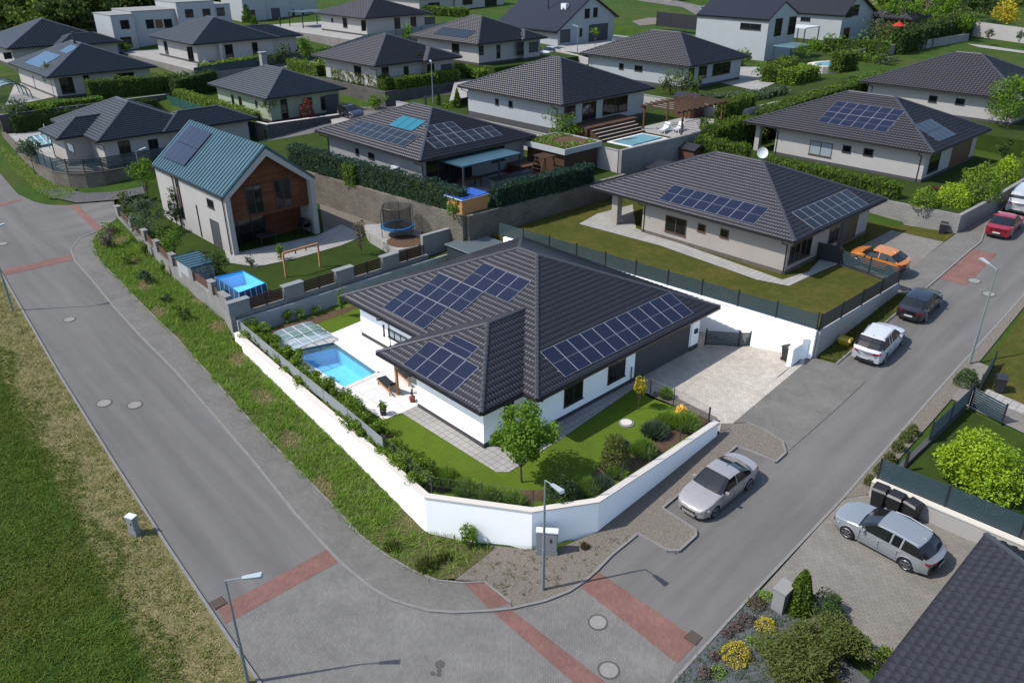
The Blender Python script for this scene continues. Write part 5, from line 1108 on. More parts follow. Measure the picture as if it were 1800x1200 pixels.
wallthing('pale green wall under the stone planter', [(-59.3, 16.9), (-59.25, 25)], .2, [.9, 1.2], z0=-.8, mt='plaster_green')
fence('dark green fabric screen above the stepped-roof bungalow', [(-86, 16.75, .6), (-61.7, 16.75, .5)], 1.9, mt='green_screen', style='solid', bay=4, name='screen_fence', post='post_dark')
wallthing('dark stone wall below the clipped corner hedge', [(-86, 33.3), (-59.5, 33.3), (-59.3, 46)], .3, 4.15, z0=1.5, mt='dark_stone', name='retaining_wall')
fence('long grey panel fence below the top row of houses', [(-88.5, 44.5, 4.4), (-88.5, 51, 5.6), (-88.3, 72, 6.7)], 1.8, mt='plaster_grey', style='solid', bay=2.5, name='panel_fence', post='frame')
fence('teal slatted fence by the yellow-green hedge near the cube building', [(-90.2, 22.8, 3.4), (-90.2, 44, 4.2)], 1.5, mt='fence_slat', style='solid', bay=2.4, name='panel_fence')
fence('dark panel fence round the vacant plot at the top', [(-70, 101, 6.6), (-58, 102, 6.2), (-57, 118, 6.6)], 2.4, mt='fence_dark', style='solid', bay=3, name='panel_fence')
wallthing('white wall below the vacant plot', [(-66, 84), (-60, 90), (-58, 99)], .25, 6.0, z0=3.0, mt='plaster', cap='cap_grey')
p1, p2 = G(1485, 110), G(1700, 72); 
wallthing('long grey retaining wall under the dark hedge at the right', [p1, p2], .3, [p1[2] + 1.6, p2[2] + 1.2], z0=2, mt='concrete', name='retaining_wall')
p1, p2 = G(1700, 62), G(1810, 78)
wallthing('white wall in front of the bright yellow tree', [p1, p2], .3, [p1[2] + 2.4, p2[2] + 2.4], z0=3, mt='plaster')
# right side of the right road
wallthing('pale wall with bins behind the silver estate car', [(13.75, 9.05), (26, 9.5)], .3, [-2.25, -2.2], mt='plaster', cap='cap', name='garden_wall')
fence('blue slatted fence above the silver estate car', [(13.85, 9.25, -2.2), (26, 9.75, -2.15)], 1.15, name='slat_fence', bay=3.1, slat=.1, gap=.025)
wallthing('dark low kerb wall along the garden of the lime-green shrub', [(13.95, 9.5), (14.35, 18.9)], .25, [-2.75, -1.95], mt='plinth', name='kerb_wall')
fence('dark slatted sliding gate beside the lime-green shrub', [(14.2, 14.6, -2.4), (14.4, 19.2, -1.95)], 1.2, mt='fence_slat', name='gate', bay=2.3, cat='gate', slat=.1, gap=.05)
fence('short slatted wing of fence at the end of the sliding gate', [(14.5, 19.3, -2.1), (16.3, 18.7, -2.15)], 1.2, name='slat_fence', bay=2, slat=.1, gap=.04)
fence('dark pedestrian gate leaf next to the upper wheelie bin', [(14.3, 21.2, -2.0), (13.95, 24.2, -1.75)], 1.05, mt='fence_slat', name='gate', bay=3, cat='gate', slat=.12, gap=.05)
p = G(1588, 832); m = MB(); m.box(p[0] - .06, p[0] + .06, p[1] - .06, p[1] + .06, p[2], p[2] + 1.35); tag(m.build('gate_post', 'fence_dark'), 'single dark gate post between the clipped round bushes', 'post')
sp = thing('stone_pillar', 'pale grey meter pillar beside the tall thuja at the driveway', 'pillar', (14.2, .1, T(14.2, .1)))
m = MB(); m.box(13.95, 14.45, -.2, .55, T(14, 0) - .2, T(14, 0) + 1.15); m.build('pillar_body', 'concrete', sp); m = MB(); m.box(13.9, 14.5, -.25, .6, T(14, 0) + 1.15, T(14, 0) + 1.22); m.build('pillar_cap', 'cap_grey', sp)
# ================================================================ MAIN GARDEN OBJECTS
pool = thing('swimming_pool', 'turquoise in-ground swimming pool behind the white bungalow', 'pool', (*np.mean(POOLQ, 0), Z0))
Pq = [np.array(p) for p in POOLQ]; c = np.mean(Pq, 0); m = MB()
lo = -4.25; m.add([(*p, Z0 + .015) for p in Pq] + [(*p, lo) for p in Pq], [(i, i + 4, (i + 1) % 4 + 4, (i + 1) % 4) for i in range(4)] + [(4, 7, 6, 5)])
V = m.v; m.f = [tuple(f) for f in m.f]; m.build('liner', 'liner', pool)
m = MB(); m.add([(*(p + (c - p) * .01), Z0 - .1) for p in Pq], [(0, 1, 2, 3)]); m.build('water', 'water', pool)
m = MB()
for i in range(4):
    a, b = Pq[i], Pq[(i + 1) % 4]; m.wall(a, b, .3, Z0 + .0, Z0 + .045)
m.build('pool_edge', 'terrace_tile', pool)
cv = thing('pool_enclosure', 'low arched clear pool cover pushed back over the far end of the pool', 'pool cover', (*A(530, 595, Z0)[:2], Z0))
q0, q1, q2, q3 = [A(*q, Z0)[:2] for q in ((472, 600), (557, 573), (592, 597), (512, 628))]     # far-left, far-right, near-right, near-left
for s_, (u0, u1, hh) in enumerate(((0, .5, 1.0), (.46, 1, .85))):
    fr = MB(); gl = MB(); N = 10; rows_ = []
    for k in (u0, (u0 + u1) / 2, u1):
        row = []
        for i in range(N + 1):
            w_ = i / N; a = q0 + (q3 - q0) * k; b = q1 + (q2 - q1) * k; p = a + (b - a) * w_; z = Z0 + .12 + hh * .42 * (1 - (2 * w_ - 1) ** 4) ** .6
            row.append((p[0], p[1], z))
        rows_.append(row); fr.tube(row, .035, 5)
    for i in (0, 3, 5, 7, N): fr.bar(rows_[0][i], rows_[2][i], .045)
    for a, b in ((rows_[0], rows_[1]), (rows_[1], rows_[2])):
        for i in range(N): gl.add([a[i], a[i + 1], b[i + 1], b[i]], [(0, 1, 2, 3)])
    f_ = fr.build('enclosure_frame', 'white_gloss', cv); gl.build('clear_panel', 'pool_glass', f_, smooth=True)
def lounger(label, p, rz, z=Z0 + .02, wood='wood', fab='fabric_dark', group='sun loungers by the pool'):
    r = lthing('sun_lounger', label, 'sun lounger', (p[0], p[1], z), rz, group)
    m = MB()
    for sx in (-.3, .3): m.bar((sx, -.95, .3), (sx, .95, .3), .05, .08)
    for k in range(13): m.box(-.28, .28, -.9 + k * .15 * .62, -.9 + k * .15 * .62 + .07, .3, .33)
    m.build('frame', wood, r)
    for sx in (-.27, .27):
        for sy in (-.8, .75): m = MB(); m.box(sx - .03, sx + .03, sy - .03, sy + .03, 0, .28); m.build('leg', wood, r)
    m = MB(); m.box(-.28, .28, -.92, .28, .34, .41); m.build('mattress', fab, r)
    m = MB(); m.add([(-.28, .28, .34), (.28, .28, .34), (.28, .9, .78), (-.28, .9, .78), (-.28, .26, .42), (.28, .26, .42), (.28, .88, .86), (-.28, .88, .86)], [(0, 3, 2, 1), (4, 5, 6, 7), (0, 1, 5, 4), (1, 2, 6, 5), (2, 3, 7, 6), (3, 0, 4, 7)]); bk = m.build('backrest', fab, r)
    m = MB(); m.bar((-.26, .8, .72), (-.26, .6, .3), .035); m.bar((.26, .8, .72), (.26, .6, .3), .035); m.build('strut', wood, bk); return r
lounger('wooden sun lounger with dark cushion nearest the house wall, half under the eaves', A(716, 668, Z0), math.radians(-100)); lounger('wooden sun lounger with dark cushion standing alone on the open pool terrace', A(683, 684, Z0), math.radians(-100))
def pot(label, px_, z, r, h, m_, plant_w, plant_h, leaf, seed, n=260):
    p = A(*px_, z); rt = thing('potted_plant', label, 'potted plant', p); m = MB(); m.cyl(p[0], p[1], p[2], p[2] + h, r * .75, 14, r1=r); m.build('pot', m_, rt)
    rng = np.random.default_rng(seed); P, ti = crown_pts((p[0], p[1], p[2] + h + plant_h * .45), plant_w, plant_h, n, rng); V, F = leaf_quads(P, .11, rng); npmesh('foliage', V, F, leaf, rt, tint=ti)
    m = MB(); m.cyl(p[0], p[1], p[2] + h, p[2] + h + plant_h * .5, .02, 5); m.build('stem', 'bark', rt); return rt
pot('round leafy shrub in a dark pot on the pool terrace', (674, 729), Z0, .2, .35, 'plinth', .6, .6, 'leaf_green', 3); pot('wispy plant in a red pot by the terrace post', (725, 706), Z0, .18, .32, 'terracotta', .25, .7, 'leaf_brown', 4, 60)
p = A(1101, 744, Z0); mc = thing('drain_cover', 'round pale drain cover set in the front lawn', 'drain cover', p); m = MB(); m.cyl(p[0], p[1], p[2], p[2] + .05, .42, 24); m.build('rim', 'concrete', mc); m = MB(); m.cyl(p[0], p[1], p[2] + .05, p[2] + .1, .31, 24); m.build('lid', 'cap', mc)
# shed behind the bungalow
sh = thing('garden_shed', 'dark teal garden shed with corrugated roof behind the bungalow ridge', 'shed', (-20.2, 14.6, Z0))
m = MB(); m.box(-22.6, -19.0, 12.6, 16.0, Z0, -.75); m.build('wall', 'antra', sh); m = MB()
for k in range(24): m.box(-22.7 + k * .158, -22.62 + k * .158, 12.5, 16.1, -.75, -.70)
m.box(-22.75, -18.9, 12.45, 16.15, -.78, -.73); m.build('roof', 'galv', sh)
window(sh, 'E', -19.0, 13.3, 14.6, -1.9, -1.1, mull=0)
# ================================================================ NEIGHBOUR GARDENS
gp = thing('frame_pool', 'blue rectangular above-ground pool by the grey piers', 'pool', (*A(422, 500, -1.8)[:2], -1.8))
zt = -.75; Q = [A(*q, zt)[:2] for q in ((379, 487), (427, 476), (467, 498), (420, 515))]; m = MB(); n4 = range(4)
m.add([(*p, zt) for p in Q] + [(*p, -1.78) for p in Q], [(i, (i + 1) % 4, (i + 1) % 4 + 4, i + 4) for i in n4]); m.build('pool_wall', 'blue_plastic', gp)
ci = np.mean(Q, 0); Qi = [p + (ci - p) * .05 for p in Q]; m = MB(); m.add([(*p, zt) for p in Qi] + [(*p, -1.7) for p in Qi], [(i, i + 4, (i + 1) % 4 + 4, (i + 1) % 4) for i in n4] + [(4, 7, 6, 5)]); m.build('liner', 'liner', gp)
m = MB(); m.add([(*p, zt - .14) for p in Qi], [(0, 1, 2, 3)]); m.build('water', 'water', gp)
m = MB(); [m.tube([(*Q[i], zt), (*Q[(i + 1) % 4], zt)], .05, 6) for i in n4]; m.build('top_rail', 'blue_plastic', gp)
for i in n4:
    for k in range(5): p = Q[i] + (Q[(i + 1) % 4] - Q[i]) * k / 5; m = MB(); m.bar((*(p + (p - ci) * .02), zt), (*(p + (p - ci) * .06), -1.8), .05); m.build('leg', 'white_gloss', gp)
sw = thing('swing_frame', 'wooden swing frame on the lawn of the timber gable house', 'swing frame', A(530, 480, -1.8))
a = A(503, 487, -1.8); b = A(563, 469, -1.8); m = MB(); hh = 1.9
m.bar(a, a + [0, 0, hh], .12); m.bar(b, b + [0, 0, hh], .12); m.build('post', 'wood', sw); m = MB(); m.bar(a + [0, 0, hh], b + [0, 0, hh], .13); m.build('beam', 'wood', sw)
for k in (.35, .65): p = a + (b - a) * k; m = MB(); m.tube([p + [0, 0, hh - .05], p + [0, 0, hh - .3]], .05, 5); m.build('swing_fitting', 'green_screen', sw)
tp = A(700, 412, -1.0); tr_ = thing('trampoline', 'round blue trampoline with black safety net beside the stone wall', 'trampoline', tp); R_ = 1.4; x, y, z = tp
m = MB(); m.cyl(x, y, z + .8, z + .82, R_ * .82, 28); m.build('mat', 'fabric_dark', tr_)
m = MB(); 
for k in range(28):
    c0, s0, c1, s1 = math.cos(k * PI / 14), math.sin(k * PI / 14), math.cos((k + 1) * PI / 14), math.sin((k + 1) * PI / 14)
    m.add([(x + c0 * R_ * .8, y + s0 * R_ * .8, z + .83), (x + c0 * R_, y + s0 * R_, z + .83), (x + c1 * R_, y + s1 * R_, z + .83), (x + c1 * R_ * .8, y + s1 * R_ * .8, z + .83), (x + c0 * R_, y + s0 * R_, z + .7), (x + c1 * R_, y + s1 * R_, z + .7)], [(0, 1, 2, 3), (1, 4, 5, 2)])
m.build('edge_pad', 'blue_plastic', tr_)
m = MB(); N = 24; m.add([(x + math.cos(k * 2 * PI / N) * R_ * .85, y + math.sin(k * 2 * PI / N) * R_ * .85, z + zz) for zz in (.85, 2.4) for k in range(N)], [(k, (k + 1) % N, (k + 1) % N + N, k + N) for k in range(N)]); m.build('safety_net', 'net', tr_)
for k in range(6): an = k * PI / 3 + .3; m = MB(); m.tube([(x + math.cos(an) * R_, y + math.sin(an) * R_, z), (x + math.cos(an) * R_, y + math.sin(an) * R_, z + 2.0), (x + math.cos(an) * R_ * .87, y + math.sin(an) * R_ * .87, z + 2.5)], .03, 5); m.build('pole', 'frame', tr_)
m = MB(); m.tube([(x + math.cos(k * PI / 12) * R_ * .86, y + math.sin(k * PI / 12) * R_ * .86, z + 2.45) for k in range(25)], .02, 4); m.build('top_ring', 'frame', tr_)
m = MB(); m.cyl(*A(712, 424, -1.)[:2], -.995, -.985, 1.5, 24); stuff_ = m.build('mulch_patch', 'soil'); struct(stuff_)
# garden shed of the gable house and barbecue
q = A(360, 500, -1.8); gs = thing('garden_shed', 'small teal shed beside the above-ground pool', 'shed', (q[0], q[1], -1.8)); x, y = q[0] - 1.2, q[1]
m = MB(); m.box(x - 1.6, x + 1.2, y - .7, y + .9, -1.8, -.3); m.build('wall', 'white_cool', gs); m = MB(); m.box(x - 1.75, x + 1.35, y - .85, y + 1.05, -.3, -.22); [m.box(x - 1.7 + k * .5, x - 1.66 + k * .5, y - .85, y + 1.05, -.22, -.18) for k in range(7)]; m.build('roof', 'seam', gs)
q = np.array([-35.2, 7.2, -1.76]); bb = thing('barbecue', 'black kettle barbecue cart under the timber gable', 'barbecue', q); m = MB(); m.box(-35.6, -34.8, 6.8, 7.6, -1.1, -.75); m.build('body', 'black_plastic', bb); m = MB(); m.tube([(-35.6, 7.2, -.72), (-34.8, 7.2, -.72)], .34, 12); m.build('hood', 'black_plastic', bb)
for a, b in ((-35.55, 6.85), (-34.85, 6.85), (-35.55, 7.55), (-34.85, 7.55)): m = MB(); m.box(a - .03, a + .03, b - .03, b + .03, -1.77, -1.1); m.build('leg', 'frame', bb)
# garden table set under the gable
tb = thing('garden_table', 'dark patio table in the shade of the timber gable', 'table', (-35.4, 3.6, -1.76)); m = MB(); m.box(-36, -34.9, 2.9, 4.4, -1.06, -1.0); m.build('table_top', 'frame', tb)
for a, b in ((-35.9, 3), (-35, 3), (-35.9, 4.3), (-35, 4.3)): m = MB(); m.box(a - .03, a + .03, b - .03, b + .03, -1.77, -1.06); m.build('leg', 'frame', tb)
# H3 pergola, outdoor kitchen, timber box with blue covers
pg = thing('pergola', 'teal-roofed dark pergola in front of the grey bungalow', 'pergola', (-27.6, 21, 1.3)); z = 3.75
c4 = [A(*q, z) for q in ((755, 292), (778, 289), (875, 264), (852, 268))]; X0, X1, Y0, Y1 = -29.6, -26.3, 17.6, 24.4
m = MB(); m.box(X0, X1, Y0, Y1, z, z + .14); m.build('pergola_roof', 'seam', pg)
for a, b in ((X1 - .1, Y0 + .1), (X1 - .1, (Y0 + Y1) / 2 + .8), (X1 - .1, Y1 - .1)): m = MB(); m.box(a - .07, a + .07, b - .07, b + .07, 1.3, z); m.build('post', 'antra', pg)
sheet('terrace', [(-29.7, 16.3), (-26.0, 16.3), (-26.0, 25.6), (-29.7, 25.6)], 'slab_grey', flat(1.33), 0, step=0)
ok = thing('outdoor_kitchen', 'stone-clad outdoor kitchen counter at the edge of the terrace', 'counter', (-26.2, 22.5, 1.3)); m = MB(); m.box(-26.5, -25.8, 20.8, 25.4, 1.3, 2.15); m.build('base', 'block_wall', ok); m = MB(); m.box(-26.6, -25.7, 20.7, 25.5, 2.15, 2.22); m.build('worktop', 'frame', ok)
tb2 = thing('garden_table', 'wooden dining table under the teal pergola', 'table', (-28, 20, 1.33)); m = MB(); m.box(-28.5, -27.5, 18.8, 20.8, 2.05, 2.1); m.build('table_top', 'wood_brown', tb2)
for a, b in ((-28.4, 18.9), (-27.6, 18.9), (-28.4, 20.7), (-27.6, 20.7)): m = MB(); m.box(a - .04, a + .04, b - .04, b + .04, 1.33, 2.05); m.build('leg', 'wood_brown', tb2)
qa, qb, qc = A(797, 352, 1.3), A(803, 366, 1.3), A(840, 348, 1.3)
hb_ = thing('timber_box', 'honey-coloured timber box with a blue two-part lid at the hedge corner', 'box', (-23.2, 15.5, 1.3))
m = MB(); m.box(-24.4, -22.5, 14.2, 16.9, 1.3, 2.5); m.build('body', 'wood', hb_)
for k in (0, 1): m = MB(); m.box(-24.5, -22.4, 14.1 + k * 1.42, 15.48 + k * 1.42, 2.55, 2.62); m.build('lid', 'blue_cover', hb_)
m = MB(); m.box(-24.55, -22.35, 14.05, 16.95, 2.5, 2.545); m.build('lid_frame', 'white_gloss', hb_)
# planted-roof shed and playset
gsx = thing('green_roof_shed', 'brown shed with a planted roof and grey fascia below the terrace pool', 'shed', (-26.5, 31.5, 1.3)); C4 = [A(*q, 3.9) for q in ((970, 250), (1032, 274), (1073, 258), (1010, 242))]
x0, x1 = -29.8, -24.2; ya, yb = 27.8, 32.9
m = MB(); m.box(x0 + .4, x1 - .4, ya + .4, yb - .2, 1.3, 3.5); m.build('wall', 'wood_dark', gsx); m = MB(); m.box(x0, x1, ya, ya + .12, 3.45, 3.95); m.box(x0, x1, yb - .12, yb, 3.45, 3.95); m.box(x0, x0 + .12, ya + .12, yb - .12, 3.45, 3.95); m.box(x1 - .12, x1, ya + .12, yb - .12, 3.45, 3.95); m.build('fascia', 'white_cool', gsx)
m = MB(); m.box(x0 + .12, x1 - .12, ya + .12, yb - .12, 3.5, 3.86); ro = m.build('planted_roof', 'soil', gsx)
P = scatter([(x0 + .2, ya + .2), (x1 - .2, ya + .2), (x1 - .2, yb - .2), (x0 + .2, yb - .2)], 900, 5, flat(3.86)); rng = np.random.default_rng(6); P = P[(np.sin(P[:, 0] * 1.7) + np.cos(P[:, 1] * 1.3) > -.1)]; V, F = leaf_quads(P + rng.uniform(0, .22, (len(P), 1)) * [0, 0, 1], .22, rng); sed = npmesh('sedum', V, F, 'leaf_green', ro, tint=rng.uniform(0, 1, len(P))); sed['kind'] = 'stuff'
ps_ = thing('play_ladder', 'dark wooden climbing frame with ladder on the lawn behind the low hedge', 'climbing frame', (-25.5, 26.6, 1.3))
for i, (a, b) in enumerate((((-26.6, 25.6), (-26.2, 26.2)), ((-25.2, 25.6), (-25.2, 26.2)), ((-26.6, 27.8), (-26.2, 27.3)), ((-25.0, 27.8), (-25.2, 27.3)))): m = MB(); m.bar((*a, 1.3), (*b, 3.3), .1); m.build('leg', 'wood_dark', ps_)
m = MB(); m.bar((-26.2, 26.2, 3.3), (-26.2, 27.3, 3.3), .1); m.bar((-25.2, 26.2, 3.3), (-25.2, 27.3, 3.3), .1); [m.bar((-26.5, 26.1 + k * .25, 3.37), (-24.9, 26.1 + k * .25, 3.37), .06) for k in range(6)]; m.build('top_beam', 'wood_dark', ps_)
m = MB(); [m.bar((-26.55 + k * .08, 25.68 + k * .1, 1.6 + k * .35), (-25.2, 25.68 + k * .1, 1.6 + k * .35), .05) for k in range(5)]; m.build('ladder_rung', 'wood_dark', ps_)
dk = thing('hot_tub_deck', 'low brown covered hot tub on a reddish slab beside the climbing frame', 'hot tub', (-28.4, 26.5, 1.3)); m = MB(); m.box(-29.4, -27.3, 25.6, 27.5, 1.36, 2.1); m.build('tub', 'wood_dark', dk); m = MB(); m.box(-29.45, -27.25, 25.55, 27.55, 2.1, 2.2); m.build('cover', 'wood_brown', dk); m = MB(); m.box(-29.8, -26.8, 25.2, 27.7, 1.3, 1.36); m.build('slab', 'terracotta', dk)
# H4 deck, steps, pool
dc = thing('deck_steps', 'grey wooden terrace with long bright-edged steps down to the terrace pool', 'steps', (-27.5, 39, 3.2)); m = MB(); m.box(-30.1, -27.6, 34.6, 42.5, 3.2, 4.3); m.build('deck', 'wood_deck', dc)
for k in range(4): m = MB(); m.box(-27.6 + k * .45, -27.15 + k * .45, 34.9, 41.5, 3.2, 4.1 - k * .22); m.build('step', 'wood_deck', dc); m = MB(); m.box(-27.22 + k * .45, -27.14 + k * .45, 34.88, 41.52, 4.1 - k * .22 + .002, 4.12 - k * .22); m.build('nosing', 'cap', dc)
hp = thing('swimming_pool', 'pale blue terrace pool with a folding frame above the block wall', 'pool', (-24, 38, 3.2)); Q = [A(*q, 3.25) for q in ((1072, 254), (1104, 242), (1147, 250), (1110, 262))]
m = MB(); xs = [q[0] for q in Q]; ys = [q[1] for q in Q]; m.box(-25.6, -22.3, 35.3, 40.8, 3.0, 3.27); m.build('pool_edge', 'terrace_tile', hp); m = MB(); m.box(-25.3, -22.6, 35.6, 40.5, 3.2, 3.285); m.build('water', 'liner_pale', hp)
m = MB(); m.bar((-25.2, 35.8, 3.3), (-22.8, 36.4, 3.9), .05); m.bar((-25.2, 37.2, 3.3), (-22.8, 36.4, 3.9), .05); m.bar((-22.8, 35.6, 3.3), (-22.8, 40.4, 3.32), .05); m.build('cover_frame', 'frame', hp)
pe = thing('pergola', 'long brown timber pergola beside the terrace pool', 'pergola', (-24, 46, 3.2))
for a, b in ((-26.8, 42.5), (-26.8, 46.5), (-26.8, 50), (-22.4, 43), (-22.4, 50)): m = MB(); m.box(a - .08, a + .08, b - .08, b + .08, 3.2, 5.5); m.build('post', 'wood_brown', pe)
m = MB(); m.bar((-26.8, 41.8, 5.55), (-26.8, 50.8, 5.55), .1, .2); m.bar((-22.4, 42, 5.55), (-22.4, 50.8, 5.55), .1, .2); [m.bar((-27.3, 42.2 + k * .9, 5.7), (-21.9, 42.2 + k * .9, 5.7), .08, .14) for k in range(10)]; m.build('rafters', 'wood_dark', pe)
sheet('terrace', [(-27.5, 41.5), (-22.0, 41.5), (-22.0, 52), (-27.5, 52)], 'slab_grey', flat(3.235), 0, step=0)
lounger('white sun lounger on the upper pool terrace, nearer the water', (-24.4, 42.9), .3, 3.24, 'white_gloss', 'white_gloss', 'white loungers on the upper terrace'); lounger('white sun lounger on the upper pool terrace, nearer the timber pergola', (-23.6, 44.2), .3, 3.24, 'white_gloss', 'white_gloss', 'white loungers on the upper terrace')
for lab, q, zz, w_, d_, h_, nm in (('small brown shed at the end of the block wall by the tall hedge', (-20.4, 42.3), -.2, 1.5, 1.8, 2.6, 'garden_shed'), ('reddish playhouse with dark roof at the end of the white wall', (-27.6, 51.5), 3.2, 2.6, 2.0, 2.1, 'playhouse'), ('low dark-roofed shed behind the beige bungalow ridge', (-18.8, 37), -.5, 3.2, 3.6, 2.2, 'garden_shed')):
    r = thing(nm, lab, 'shed' if 'shed' in nm else 'playhouse', (*q, zz)); m = MB(); m.box(q[0] - w_ / 2, q[0] + w_ / 2, q[1] - d_ / 2, q[1] + d_ / 2, zz, zz + h_); m.build('wall', 'wood_brown', r)
    m = MB(); m.add([(q[0] - w_ / 2 - .2, q[1] - d_ / 2 - .2, zz + h_), (q[0] + w_ / 2 + .2, q[1] - d_ / 2 - .2, zz + h_), (q[0] + w_ / 2 + .2, q[1] + d_ / 2 + .2, zz + h_), (q[0] - w_ / 2 - .2, q[1] + d_ / 2 + .2, zz + h_), (q[0] - w_ / 2 - .2, q[1], zz + h_ + .45), (q[0] + w_ / 2 + .2, q[1], zz + h_ + .45)], [(0, 1, 5, 4), (3, 4, 5, 2), (0, 4, 3), (1, 2, 5), (0, 3, 2, 1)]); m.build('roof', 'pv_dark', r)
    m = MB(); m.box(q[0] + w_ / 2, q[0] + w_ / 2 + .04, q[1] - .4, q[1] + .4, zz + .1, zz + 1.8); m.build('door', 'wood_dark', r)
# H8 pool, H10 spa enclosure
p8 = thing('swimming_pool', 'turquoise pool with a gridded cover beside the stepped-roof bungalow', 'pool', (-75, 0, .3)); Q = [A(*q, .45)[:2] for q in ((48, 243), (100, 232), (108, 250), (66, 258))]
m = MB(); m.prism(Q, .3, .5); m.build('water', 'liner_pale', p8); m = MB()
for k in range(6): a = np.array(Q[0]) + (np.array(Q[1]) - Q[0]) * k / 5; b = np.array(Q[3]) + (np.array(Q[2]) - Q[3]) * k / 5; m.bar((*a, .54), (*b, .54), .08)
for k in range(3): a = np.array(Q[0]) + (np.array(Q[3]) - Q[0]) * k / 2; b = np.array(Q[1]) + (np.array(Q[2]) - Q[1]) * k / 2; m.bar((*a, .56), (*b, .56), .08)
m.build('cover_frame', 'white_gloss', p8)
um = thing('parasol', 'closed pale pink parasol by the gridded pool', 'parasol', A(88, 262, .35)); p = A(88, 262, .35); m = MB(); m.tube([p, p + [0, 0, 2.6]], .03, 6); m.build('pole', 'galv', um); m = MB(); m.tube([p + [0, 0, 1.0], p + [0, 0, 1.3], p + [0, 0, 2.7]], .2, 8, r1=.04); m.build('canopy', 'cap', um)
sp_ = thing('pool_enclosure', 'domed glass spa enclosure at the left edge of the photo', 'pool cover', A(12, 175, 2.4)); p = A(14, 172, 2.4)
m = MB(); gl = MB()
for k in range(4):
    r = [(p[0] - 3 + k * 2, p[1] - 2.2 * math.cos(t_ * PI / 8), 2.4 + 2.1 * math.sin(t_ * PI / 8) ** .7) for t_ in range(9)]; m.tube(r, .06, 5)
    if k: [gl.add([pr[i], pr[i + 1], r[i + 1], r[i]], [(0, 1, 2, 3)]) for i in range(8)]
    pr = r
m.build('frame', 'frame', sp_); gl.build('clear_panel', 'pool_glass', sp_)
# ================================================================ STREET OBJECTS
street_lamp('street lamp standing in the gravel at the white wall corner', G(954.3, 1038.7), 5.96, math.atan2(-.2, 1)); street_lamp('street lamp on the lawn side of the right road near the sliding gates', G(1703, 641), 6.1, math.radians(150), 1.3)
street_lamp('street lamp in the bottom left, leaning out over the red paving band', G(436, 1200), 5.2, math.radians(50), 1.3); street_lamp('street lamp at the far left edge of the photo', G(22.5, 546), 6.0, math.radians(80), .8)
street_lamp('slim street lamp behind the grey bungalow roof', G(762, 195), 5.5, math.radians(150), .8, z=T(*G(762, 195)[:2])); street_lamp('street lamp behind the bushy tree near the rounded stone wall', G(254, 338), 3.9, math.radians(100), .8)
street_lamp('street lamp by the white gabled house driveway', G(1014, 110), 5.0, math.radians(180), .6)
def manhole(label, q, r, lid='mh_lid', dz=.036):
    p = G(*q); o = thing('manhole', label, 'manhole cover', (p[0], p[1], p[2] + dz)); m = MB(); z = p[2] + dz
    gx = (T(p[0] + 1, p[1]) - T(p[0] - 1, p[1])) / 2; gy_ = (T(p[0], p[1] + 1) - T(p[0], p[1] - 1)) / 2
    def ring(r0, r1, z0, mm, nm): 
        b = MB(); N = 28; b.add([(p[0] + math.cos(k * 2 * PI / N) * rr, p[1] + math.sin(k * 2 * PI / N) * rr, z + z0 + gx * math.cos(k * 2 * PI / N) * rr + gy_ * math.sin(k * 2 * PI / N) * rr) for rr in (r0, r1) for k in range(N)], [(k, k + N, (k + 1) % N + N, (k + 1) % N) for k in range(N)] + ([tuple(range(N))] if r0 < .9 * r1 and r0 > 0 and nm == 'lid' else [])); b.build(nm, mm, o)
    ring(r * .82, r, .004, 'iron', 'frame'); ring(r * .5, r * .83, .002, lid, 'lid')
for lab, q, r in (('manhole between the red bands nearest the road centre', (1051, 1094), .42), ('manhole at the bottom edge right of the red band', (1070, 1178), .44), ('left of the two manholes on the left road', (183, 709), .45), ('right of the two manholes on the left road', (237, 712), .45), ('manhole near the lamp shadow on the left road', (122, 562), .42),
                  ('manhole next to the red patch on the right road', (1712, 494), .45), ('manhole behind the lamp pole on the right road', (1738, 517), .45), ('rusty manhole on the right road opposite the driveway', (1416, 696), .35), ('manhole by the far red band at the left crossing', (4, 429), .45)):
    manhole(lab, q, r)
for i, (q, r) in enumerate((((773, 1168), .2), ((772, 1179), .1), ((761, 1184), .1), ((771, 1186), .1))): manhole(['oval valve cover, largest of the four small covers', 'small valve cover just below the largest one', 'small valve cover, leftmost of the small group', 'small valve cover, lowest right of the small group'][i], q, r, 'iron')
for lab, q, a in (('square drain grate at the left kerb beside the red band', (384, 1060), .1), ('square drain grate at the right kerb beside the red band', (1219, 1121), .05)):
    p = G(*q); o = thing('drain_grate', lab, 'drain grate', (p[0], p[1], p[2] + .04)); m = MB(); m.box(p[0] - .28, p[0] + .28, p[1] - .28, p[1] + .28, p[2] + .03, p[2] + .045); m.build('frame', 'iron_rust', o); m = MB(); [m.box(p[0] - .24, p[0] + .24, p[1] - .24 + k * .07, p[1] - .2 + k * .07, p[2] + .046, p[2] + .062) for k in range(7)]; m.build('bars', 'iron', o)
